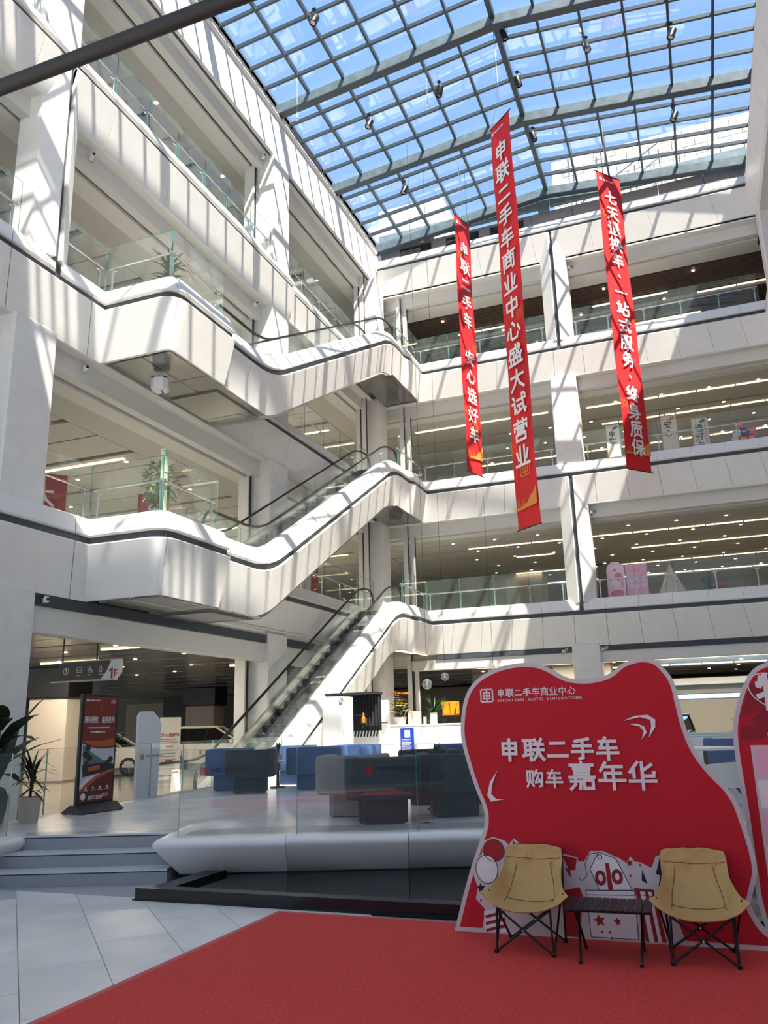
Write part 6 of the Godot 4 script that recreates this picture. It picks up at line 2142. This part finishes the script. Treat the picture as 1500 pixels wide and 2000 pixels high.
	outline(sg, "icon", poly([0.13, 0.08, 0.13, 0.0, 0.19, 0.0, 0.21, -0.05]), 0.014, 0.052, M.print_white, false)
	outline(sg, "icon", ell(0.15, -0.01, 0.055, 0.055, 14), 0.01, 0.052, M.print_white)
	outline(sg, "icon", poly([0.42, -0.05, 0.42, 0.04, 0.44, 0.08, 0.46, 0.08, 0.48, 0.04, 0.48, -0.05]), 0.012, 0.052, M.print_white)
	for i in 3:
		print_rows(1, 0.14, 0.02, 0.02, M.print_white, sg, Transform3D(Basis(), Vector3(-0.24 + i * 0.33, -0.12, 0.052)), 30 + i)
	for x in [-0.72, 0.28]:
		tbox("hanger", M.black, sg, Vector3(x - 0.012, 0.22, -0.012), Vector3(x + 0.012, 0.96, 0.012))
	# white totem and info stand
	var tot := thing("totem", "white angular totem sign standing behind the rear glass", "totem", Vector3(-10.55, 0, -14.1), 1.05)
	var tm := MB.new()
	tm.prism(poly([-0.24,0.0,-0.24,1.96,-0.18,2.04,0.05,2.04,0.17,1.92,0.24,1.80,0.20,0.0]), -0.06, 0.06)
	put(tm, "body", M.white, tot)
	tbox("foot", M.brushed, tot, Vector3(-0.3, 0.0, -0.14), Vector3(0.28, 0.03, 0.14))
	var inf := thing("info_stand", "white info stand with red headline beside the white cars", "stand", Vector3(-17.3, 0, -24.3), 0.95)
	tbox("panel", M.white, inf, Vector3(-0.36, 0.05, -0.03), Vector3(0.36, 2.1, 0.03), 0.01)
	tbox("base", M.brushed, inf, Vector3(-0.4, 0.0, -0.18), Vector3(0.4, 0.05, 0.18))
	line("安心选好车", 0.12, 0.13, 0.13, M.red_print, inf, Transform3D(Basis(), Vector3(-0.26, 1.52, 0.032)))
	print_rows(3, 0.6, 0.06, 0.03, M.ink, inf, Transform3D(Basis(), Vector3(-0.32, 1.36, 0.032)), 40)
	print_rows(7, 0.66, 0.1, 0.03, M.steel_beam, inf, Transform3D(Basis(), Vector3(-0.32, 1.0, 0.032)), 41)
	tbox("red_stripe", M.red_print, inf, Vector3(-0.36, 0.16, 0.03), Vector3(0.36, 0.22, 0.033))
	tbox("red_mark", M.red_print, inf, Vector3(-0.14, 1.12, 0.03), Vector3(0.12, 1.16, 0.033))
	tbox("red_mark", M.red_print, inf, Vector3(-0.14, 0.66, 0.03), Vector3(0.12, 0.70, 0.033))
	# cars
	car("white people carrier parked nearest the potted tree in the showroom", M.car_white, Vector3(-22.7, 0, -27.3), 0.30)
	car("white people carrier parked behind the info stand", M.car_white, Vector3(-19.9, 0, -31.4), 0.34)
	car("black people carrier parked before the brown rear wall", M.car_black, Vector3(2.6, 0, -40.5), PI + 0.5)
	car("dark people carrier parked beside the black one at the rear wall", M.car_black, Vector3(-3.4, 0, -41.0), PI - 0.4)
	# showroom columns: cream below, black boxed heads
	for q in [[-22.3, -24.4, 1.5, 2.9, "beside the potted tree"], [-27.2, -41.5, 1.7, 3.0, "behind the parked white cars"]]:
		var c := thing("showroom_column", "cream clad showroom column with a black head %s" % q[4], "column", Vector3(q[0], 0, q[1]), 0.2)
		tbox("shaft", M.cream, c, Vector3(-q[2] / 2, 0, -q[2] / 2), Vector3(q[2] / 2, q[3], q[2] / 2), 0.06)
		tbox("head", M.black, c, Vector3(-q[2] / 2 - 0.1, q[3], -q[2] / 2 - 0.1), Vector3(q[2] / 2 + 0.1, 4.0, q[2] / 2 + 0.1), 0.03)
	tbox("showroom_partition", M.inner_dark, wall_left, Vector3(-31.5, 0, -44.0), Vector3(-28.4, 3.7, -43.4), 0.02)
	tbox("showroom_partition", M.inner_dark, wall_left, Vector3(-40, 0, -40.0), Vector3(-36, 3.2, -39.4), 0.02)
	tbox("showroom_partition", M.cream, wall_left, Vector3(-36, 0, -46.0), Vector3(-31.6, 3.4, -45.6), 0.02)
	plant("bushy potted tree standing beside the cream showroom column", Vector3(-19.9, 0, -24.0), 2.15, 0.68, 330, M.leaf_dark, 1, 0.33, 0.62, 51, 0.17, 0.035)
	# notices on the escalator newels
	for q in [[-10.70, -17.0, "yellow and white notice plate on the ground escalator's outer glass", M.yellow], [-11.90, -17.0, "white notice plate on the ground escalator's inner glass", M.print_white]]:
		var n := thing("notice_plate", q[2], "notice", Vector3(q[0] + 0.012, 0.52, q[1]), PI / 2)
		tbox("plate", M.print_white, n, Vector3(-0.2, -0.24, 0.0), Vector3(0.2, 0.24, 0.006), 0.002)
		tbox("warning", q[3], n, Vector3(-0.12, -0.08, 0.006), Vector3(0.12, 0.14, 0.008))
		print_rows(1, 0.3, 0.05, 0.04, M.red_print, n, Transform3D(Basis(), Vector3(-0.15, 0.17, 0.0085)), 60)

# ------------------------------------------------------------------ banners and small fittings overhead
func banner(label: String, txt: String, left: Vector3, w: float, ytop: float, ybot: float, turn: float, first: float, step: float, size: float) -> void:
	var r := Basis(Vector3.UP, turn)
	var c := left + r * Vector3(w / 2, 0, 0)
	var o := thing("banner", label, "banner", Vector3(c.x, ytop, c.z), turn, "red banners hanging from the glass roof")
	var h := ytop - ybot
	# cloth with a slow wave in it
	var mb := MB.new()
	var ny := 24
	var nx := 6
	var f := func(i: int, j: int) -> Vector3:
		var x := -w / 2 + w * i / nx
		var y := -h * j / ny
		return Vector3(x, y, 0.02 * sin(j * 0.7) + 0.012 * sin(i * 1.3 + j * 0.4))
	for i in nx:
		for j in ny:
			var a: Vector3 = f.call(i, j)
			var b: Vector3 = f.call(i + 1, j)
			var d: Vector3 = f.call(i + 1, j + 1)
			var e: Vector3 = f.call(i, j + 1)
			mb.quad(a, b, d, e, Vector3(0, 0, 1))
			mb.quad(a - Vector3(0, 0, 0.003), b - Vector3(0, 0, 0.003), d - Vector3(0, 0, 0.003), e - Vector3(0, 0, 0.003), Vector3(0, 0, -1))
	put(mb, "cloth", M.banner, o, 60.0)
	for y in [0.0, -h]:
		var rb := MB.new()
		rb.tube([Vector3(-w / 2 - 0.07, y, 0.005), Vector3(w / 2 + 0.07, y, 0.005)], 0.018, 8)
		put(rb, "rod", M.black, o)
	line(txt, size, step, 0.125, M.banner_text, o, Transform3D(Basis(), Vector3(0, -first, 0.05)), true)
	# print: small heading, seal, fireworks and a gilded skyline
	var zz := 0.045
	glyph("#", 0.13, 0.12, M.banner_text, o, Transform3D(Basis(), Vector3(-w * 0.36, -0.30, zz)), 0.0, "emblem")
	print_rows(1, w * 0.62, 0.06, 0.055, M.banner_text, o, Transform3D(Basis(), Vector3(-w * 0.25, -0.33, zz)), 70)
	glyph("#", 0.46, 0.05, M.gold, o, Transform3D(Basis(), Vector3(w * 0.06, -h + 1.75, zz)), 0.0, "seal")
	var sk := MB.new()
	sk.flat(poly([-w / 2 + 0.01, -h + 0.55, w / 2 - 0.01, -h + 0.60, w / 2 - 0.01, -h + 1.15, w * 0.36, -h + 0.98, w * 0.2, -h + 0.88, w * 0.06, -h + 0.72, -w * 0.2, -h + 0.64, -w / 2 + 0.01, -h + 0.62]), zz)
	for i in 7:
		var x := -w * 0.46 + i * w * 0.075
		sk.flat(poly([x, -h + 0.6, x + 0.035, -h + 0.6, x + 0.0175, -h + 0.75 + 0.22 * absf(sin(i * 2.1))]), zz)
	put(sk, "skyline_print", M.gold, o)
	for q in [[-w * 0.36, -h + 2.45], [w * 0.34, -h * 0.52], [-w * 0.30, -1.75]]:
		var fw := MB.new()
		for i in 12:
			var a := TAU * i / 12
			fw.stroke(PackedVector2Array([Vector2(q[0], q[1]) + Vector2(cos(a), sin(a)) * 0.06, Vector2(q[0], q[1]) + Vector2(cos(a), sin(a)) * (0.14 + 0.05 * (i % 3))]), 0.012, zz, 0.0, Transform3D())
		put(fw, "firework_print", M.gold, o)
	# hanging wires up to the roof
	for x in [-w / 2, w / 2]:
		var wp := r * Vector3(x, 0, 0) + c
		var wb := MB.new()
		wb.tube([Vector3(x, 0.01, 0.005), Vector3(x * 0.1, 0.75, 0.005), Vector3(0, roof_y(wp.x) - ytop - 0.1, 0.005)], 0.006, 5)
		put(wb, "wire", M.chrome, o)

func hung() -> void:
	banner("shorter narrow red banner with white characters in two phrases and a gap", "申联二手车 安心选好车", Vector3(-7.31, 0, -27.9), 1.07, 21.44, 10.62, 1.25, 1.38, 0.79, 0.62)
	banner("longest red banner, one unbroken column of white characters, hanging lowest", "申联二手车商业中心盛大试营业", Vector3(-4.59, 0, -22.94), 1.02, 20.7, 7.0, -0.72, 1.15, 0.80, 0.68)
	banner("red banner with three phrases parted by dots before the scrolls", "七天退换车·一站式服务·终身质保", Vector3(-1.70, 0, -27.9), 1.2, 21.75, 9.93, 0.88, 1.0, 0.665, 0.60)
	for q in [[-6.6, -22.5, 2.0], [-1.4, -22.5, 0.9], [-10.9, -21.2, 1.6]]:
		var h := thing("hanging_hook", "thin wire with a white hook hanging free under the glass roof", "hook", Vector3(q[0], roof_y(q[0]) - 0.5, q[1]), 0.0, "free hooks under the roof")
		var wb := MB.new()
		wb.tube([Vector3(0, 0.0, 0), Vector3(0, -q[2], 0)], 0.006, 5)
		put(wb, "wire", M.chrome, h)
		var hb := MB.new()
		hb.lathe([Vector2(0, 0.1), Vector2(0.04, 0.08), Vector2(0.045, -0.06), Vector2(0, -0.08)], 10, Transform3D(Basis(), Vector3(0, -q[2], 0)))
		put(hb, "weight", M.white, h, 40.0)
		var kb := MB.new()
		kb.tube([Vector3(0, -q[2] - 0.07, 0), Vector3(0, -q[2] - 0.16, 0), Vector3(0.04, -q[2] - 0.2, 0), Vector3(0.06, -q[2] - 0.15, 0)], 0.01, 6)
		put(kb, "hook", M.brushed, h)
	# security cameras under the fascias
	var cams := [
		[Vector3(XL - 0.34, 15.35, -13.6), 0.0, "fourth floor band by the first column"], [Vector3(XL - 0.34, 21.35, -21.9), 0.0, "left gallery under the roof parapet"],
		[Vector3(XL - 0.34, 9.85, -13.9), 0.0, "left gallery under the third floor landing"], [Vector3(XL - 0.34, 15.35, -21.5), 0.0, "fourth floor band by the second column"],
		[Vector3(XL - 0.0, 4.32, -12.9), 0.0, "left gallery over the showroom opening"], [Vector3(-3.4, 20.75, ZB - 0.34), -PI / 2, "back gallery beside the fourth floor column"],
		[Vector3(-3.4, 9.75, ZB - 0.34), -PI / 2, "back gallery beside the second floor column"], [Vector3(-4.9, 4.3, ZB - 0.0), -PI / 2, "back gallery over the ground floor left of the column"], [Vector3(-3.4, 4.3, ZB - 0.0), -PI / 2, "back gallery over the ground floor right of the column"]]
	for q in cams:
		if not cache.has("cctv"):
			var o := thing("security_camera", "x", "camera", Vector3.ZERO, 0.0, "security cameras")
			cache["cctv"] = o
			var mb := MB.new()
			mb.cbox(Vector3(0.16, -0.06, 0.03), Vector3(0.2, 0.11, 0.11), 0.02, Transform3D(Basis(Vector3.UP, -0.6), Vector3.ZERO))
			put(mb, "housing", M.white_gloss, o)
			var ab := MB.new()
			ab.tube([Vector3(0, 0, 0), Vector3(0.06, 0.0, 0), Vector3(0.1, -0.05, 0.04)], 0.022, 8)
			ab.cbox(Vector3(0.01, 0, 0), Vector3(0.03, 0.12, 0.12), 0.01)
			put(ab, "bracket", M.brushed, o, 40.0)
			var lb := MB.new()
			lb.lathe([Vector2(0, 0.0), Vector2(0.035, 0.0)], 12, Transform3D(Basis(Vector3.UP, -0.6) * Basis(Vector3.BACK, -PI / 2), Vector3(0.235, -0.06, 0.18)))
			put(lb, "lens", M.black, o)
			o.position = q[0]
			o.rotation.y = q[1]
			o.set_meta("label", "small white security camera on the " + q[2])
		else:
			dup(cache["cctv"], "security_camera", q[0], q[1], "small white security camera on the " + q[2])
	# white device under the third floor landing
	var wd := thing("ceiling_device", "white faceted device hanging under the third floor landing", "device", Vector3(-11.35, G[2] - 1.21, -15.0), 0.4)
	var st := MB.new()
	st.tube([Vector3(0, 0, 0), Vector3(0, -0.14, 0)], 0.02, 8)
	put(st, "stem", M.white, wd)
	var db := MB.new()
	db.block(poly([-0.2,-0.1,-0.1,-0.2,0.1,-0.2,0.2,-0.1,0.2,0.1,0.1,0.2,-0.1,0.2,-0.2,0.1]), -0.46, -0.14, 0.04)
	put(db, "housing", M.white_gloss, wd)
	tbox("band", M.sign_blue, wd, Vector3(-0.19, -0.17, -0.19), Vector3(0.19, -0.145, 0.19), 0.08)
	var nz := MB.new()
	nz.tube([Vector3(0.05, -0.46, 0.05), Vector3(0.08, -0.54, 0.09), Vector3(0.14, -0.6, 0.12)], 0.025, 8)
	put(nz, "nozzle", M.brushed, wd, 40.0)

# ------------------------------------------------------------------ things on the galleries
func red_panel(label: String, at: Vector3, turn: float, w: float, h: float, txt: String) -> void:
	var o := thing("poster_board", label, "panel", at, turn)
	tbox("panel", M.red_print, o, Vector3(-w / 2, 0.04, -0.03), Vector3(w / 2, h, 0.03), 0.01)
	tbox("foot", M.brushed, o, Vector3(-w / 2, 0, -0.2), Vector3(w / 2, 0.04, 0.2))
	line(txt, w * 0.5, w * 0.55, 0.12, M.print_white, o, Transform3D(Basis(), Vector3(0, h - w * 0.5, 0.032)), true)

func upstairs() -> void:
	plant("leafy green plant in a pot on the second floor landing behind the glass corner", Vector3(-11.12, F[1], -14.88), 1.75, 0.40, 150, M.leaf_light, 1, 0.26, 0.6, 81, 0.2, 0.05)
	tbox_thing("planter_tube", "pale green tube standing in the leafy plant on the second floor landing", "tube", M.tube_green, Vector3(-10.70, F[1], -14.40), Vector3(-10.58, F[1] + 1.85, -14.28))
	plant("tall palm plant on the third floor landing behind the glass corner", Vector3(-11.15, F[2], -14.85), 1.75, 0.5, 80, M.leaf_dark, 0, 0.25, 0.5, 82, 0.62, 0.028)
	red_panel("red panel with white lettering on the second floor behind the left glass", Vector3(-14.6, F[1], -14.9), 0.9, 1.1, 2.0, "大好")
	red_panel("red panel with white lettering behind the leafy plant of the second floor", Vector3(-13.2, F[1], -17.4), 0.7, 0.8, 1.9, "车安")
	red_panel("faded red panel on the third floor behind the left glass", Vector3(-15.2, F[2], -15.4), 0.9, 1.2, 2.1, "车")
	red_panel("faded red panel behind the palm of the third floor landing", Vector3(-13.4, F[2], -17.6), 0.7, 0.9, 1.9, "好")
	red_panel("slim red panel beside the white totem on the second floor gallery", Vector3(-13.6, F[1], -27.9), 1.2, 0.45, 1.9, "安心")
	var tt := thing("totem", "white angular totem on the second floor gallery beside the slim red panel", "totem", Vector3(-13.5, F[1], -27.0), 1.2)
	var tm := MB.new()
	tm.prism(poly([-0.24,0.0,-0.24,1.96,-0.18,2.04,0.05,2.04,0.17,1.92,0.24,1.80,0.20,0.0]), -0.06, 0.06)
	put(tm, "body", M.white, tt)
	tbox("foot", M.brushed, tt, Vector3(-0.3, 0, -0.14), Vector3(0.28, 0.03, 0.14))
	# paper scrolls on bamboo poles, third floor
	for q in [[-2.46, 2.25, "申联", 0.62, "paper scroll with two characters on bamboo poles next to the middle column"], [-0.24, 2.30, "安心", 0.70, "tallest paper scroll on bamboo poles with a yellow painted blossom"], [0.92, 1.98, "选好车", 0.70, "paper scroll on bamboo poles with small English lettering down its side"]]:
		var o := thing("paper_scroll", q[4], "scroll", Vector3(q[0], F[2], -33.5), 0.12)
		var h: float = q[1]
		var w: float = q[3]
		tbox("paper", M.scroll_paper, o, Vector3(-w / 2 + 0.05, 0.1, -0.006), Vector3(w / 2 - 0.05, h - 0.1, 0.006))
		for s in [-1.0, 1.0]:
			var pb := MB.new()
			pb.tube([Vector3(s * (w / 2 - 0.03), 0, 0), Vector3(s * (w / 2 - 0.03), h + 0.04, 0)], 0.022, 8)
			put(pb, "pole", M.bamboo, o, 60.0)
		for y in [h - 0.12, 0.12]:
			var cb := MB.new()
			cb.tube([Vector3(-w / 2 - 0.04, y, 0.0), Vector3(w / 2 + 0.04, y, 0.0)], 0.014, 8)
			put(cb, "cross_bar", M.bamboo, o, 60.0)
		decal(o, "painted_leaf", ell(w * 0.16, h * 0.88, w * 0.2, w * 0.1, 16, 0.5), 0.0075, M.gold if q[2] == "安心" else M.leaf_light)
		line(q[2], w * 0.46, w * 0.52, 0.115, M.ink, o, Transform3D(Basis(), Vector3(-w * 0.06, h - 0.52, 0.009)), true)
		if q[2] == "选好车":
			latin("CHOOSE NICE CAR", 0.085, M.ink, o, Transform3D(Basis(Vector3.BACK, -PI / 2), Vector3(w * 0.28, h - 0.2, 0.009)), false)
	# stacked toy cubes
	var cubes := [[2.15, 0.0, M.pink], [2.45, 0.0, M.orange], [2.75, 0.0, M.pink_deep], [2.22, 0.3, M.print_white], [2.50, 0.3, M.sign_blue], [2.79, 0.3, M.pink_deep], [2.38, 0.6, M.pink_deep]]
	var cn := ["pink", "orange", "magenta", "white", "blue", "deep pink", "topmost magenta"]
	tbox_thing("display_plinth", "low plinth under the stacked printed cubes on the third floor", "plinth", M.white, Vector3(2.0, F[2], -33.7), Vector3(2.95, F[2] + 0.55, -33.35))
	for i in cubes.size():
		var q: Array = cubes[i]
		var o := thing("printed_cube", "%s printed cube of the stack on the third floor gallery" % cn[i], "cube", Vector3(q[0], F[2] + 0.55 + q[1], -33.5), 0.1 * (i % 3 - 1))
		tbox("body", q[2], o, Vector3(-0.13, 0, -0.13), Vector3(0.13, 0.29, 0.13), 0.01)
		line("好大" if i % 2 else "安心", 0.08, 0.09, 0.14, M.print_white if q[2] != M.print_white else M.sign_blue, o, Transform3D(Basis(), Vector3(-0.045, 0.18, 0.132)))
	# pink photo boards and a tent, second floor
	var pa := thing("photo_board", "pale pink arched photo board on the second floor gallery", "display board", Vector3(-2.9, F[1], -33.4), 0.05)
	var ap := PackedVector2Array([Vector2(-0.35, 0.0), Vector2(-0.35, 1.55)])
	for i in 13:
		var a := PI - PI * i / 12
		ap.append(Vector2(cos(a) * 0.35, 1.55 + sin(a) * 0.35))
	ap.append(Vector2(0.35, 0.0))
	var am := MB.new()
	am.prism(ap, -0.03, 0.03)
	put(am, "panel", M.pink_pale, pa)
	decal(pa, "seal", poly([-0.08,1.50,-0.08,1.62,0.04,1.62,0.04,1.50]), 0.032, M.pink_deep)
	decal(pa, "heart", ell(0.1, 1.3, 0.14, 0.16, 20), 0.032, M.pink_deep)
	decal(pa, "swan", ell(-0.05, 1.05, 0.13, 0.2, 20, 0.3), 0.033, M.print_white)
	line("安心选好车", 0.09, 0.1, 0.11, M.pink_deep, pa, Transform3D(Basis(), Vector3(0.22, 1.25, 0.034)), true)
	decal(pa, "heart", ell(0.02, 0.62, 0.26, 0.14, 20), 0.032, M.pink_deep)
	var pb2 := thing("photo_board", "square pink photo board beside the arched one on the second floor", "display board", Vector3(-2.1, F[1], -33.5), 0.05)
	tbox("panel", M.pink, pb2, Vector3(-0.42, 0, -0.03), Vector3(0.40, 1.75, 0.03), 0.008)
	for i in 6:
		tbox("card", M.pink_pale, pb2, Vector3(-0.3 + (i % 3) * 0.22, 0.8 + (i / 3) * 0.22, 0.03), Vector3(-0.12 + (i % 3) * 0.22, 0.95 + (i / 3) * 0.22, 0.034))
	print_rows(1, 0.5, 0.06, 0.05, M.pink_deep, pb2, Transform3D(Basis(), Vector3(-0.25, 1.45, 0.032)), 90)
	var te := thing("play_tent", "cream canvas play tent with a pink badge on the second floor gallery", "tent", Vector3(-0.85, F[1], -33.9), 0.35)
	var ap3 := Vector3(0, 1.75, 0)
	var cs := [Vector3(-0.6, 0, 0.6), Vector3(0.6, 0, 0.6), Vector3(0.6, 0, -0.6), Vector3(-0.6, 0, -0.6)]
	for i in 4:
		var sm := MB.new()
		var a: Vector3 = cs[i]
		var b: Vector3 = cs[(i + 1) % 4]
		sm.tri(a, b, ap3, (a + b))
		sm.tri(a * 0.97, b * 0.97, ap3 * 0.985, -(a + b))
		put(sm, "canvas_side", M.canvas, te)
		var pm := MB.new()
		pm.tube([a, ap3 + Vector3(-a.x, 0.08, -a.z) * Vector3(0.06, 1, 0.06)], 0.016, 6)
		put(pm, "pole", M.bamboo, te)
	decal(te, "badge", poly([0.05,0.0,0.16,0.0,0.1,-0.12]), 0.0, M.pink_deep).transform = Transform3D(Basis(Vector3.RIGHT, -0.33), Vector3(0.02, 1.0, 0.27))
	var gd := thing("toy_dinosaur", "dark green and red toy figure behind the tent on the second floor", "toy", Vector3(0.75, F[1], -34.2), 0.3)
	var gm := MB.new()
	for q in [[-0.3, 0.55, 0.28, 0.3], [0.1, 0.5, 0.3, 0.25], [0.45, 0.35, 0.2, 0.16]]:
		var pr := []
		for i in 9:
			var a := -PI / 2 + PI * i / 8
			pr.append(Vector2(cos(a) * q[2], sin(a) * q[3]))
		gm.lathe(pr, 14, Transform3D(Basis(), Vector3(q[0], q[1], 0)))
	for x in [-0.3, 0.2]:
		gm.tube([Vector3(x, 0.5, 0.1), Vector3(x, 0.0, 0.12)], 0.09, 8)
		gm.tube([Vector3(x, 0.5, -0.1), Vector3(x, 0.0, -0.12)], 0.09, 8)
	gm.tube([Vector3(-0.3, 0.7, 0), Vector3(-0.42, 1.0, 0), Vector3(-0.55, 1.02, 0)], 0.1, 8)
	put(gm, "body", M.green_toy, gd, 60.0)
	tbox("saddle", M.red_print, gd, Vector3(-0.1, 0.6, -0.28), Vector3(0.35, 0.78, 0.28), 0.05)
	plant("low green plant beside the arched pink board on the second floor", Vector3(-3.78, F[1], -33.75), 1.2, 0.26, 60, M.leaf, 1, 0.22, 0.4, 91, 0.2, 0.05)
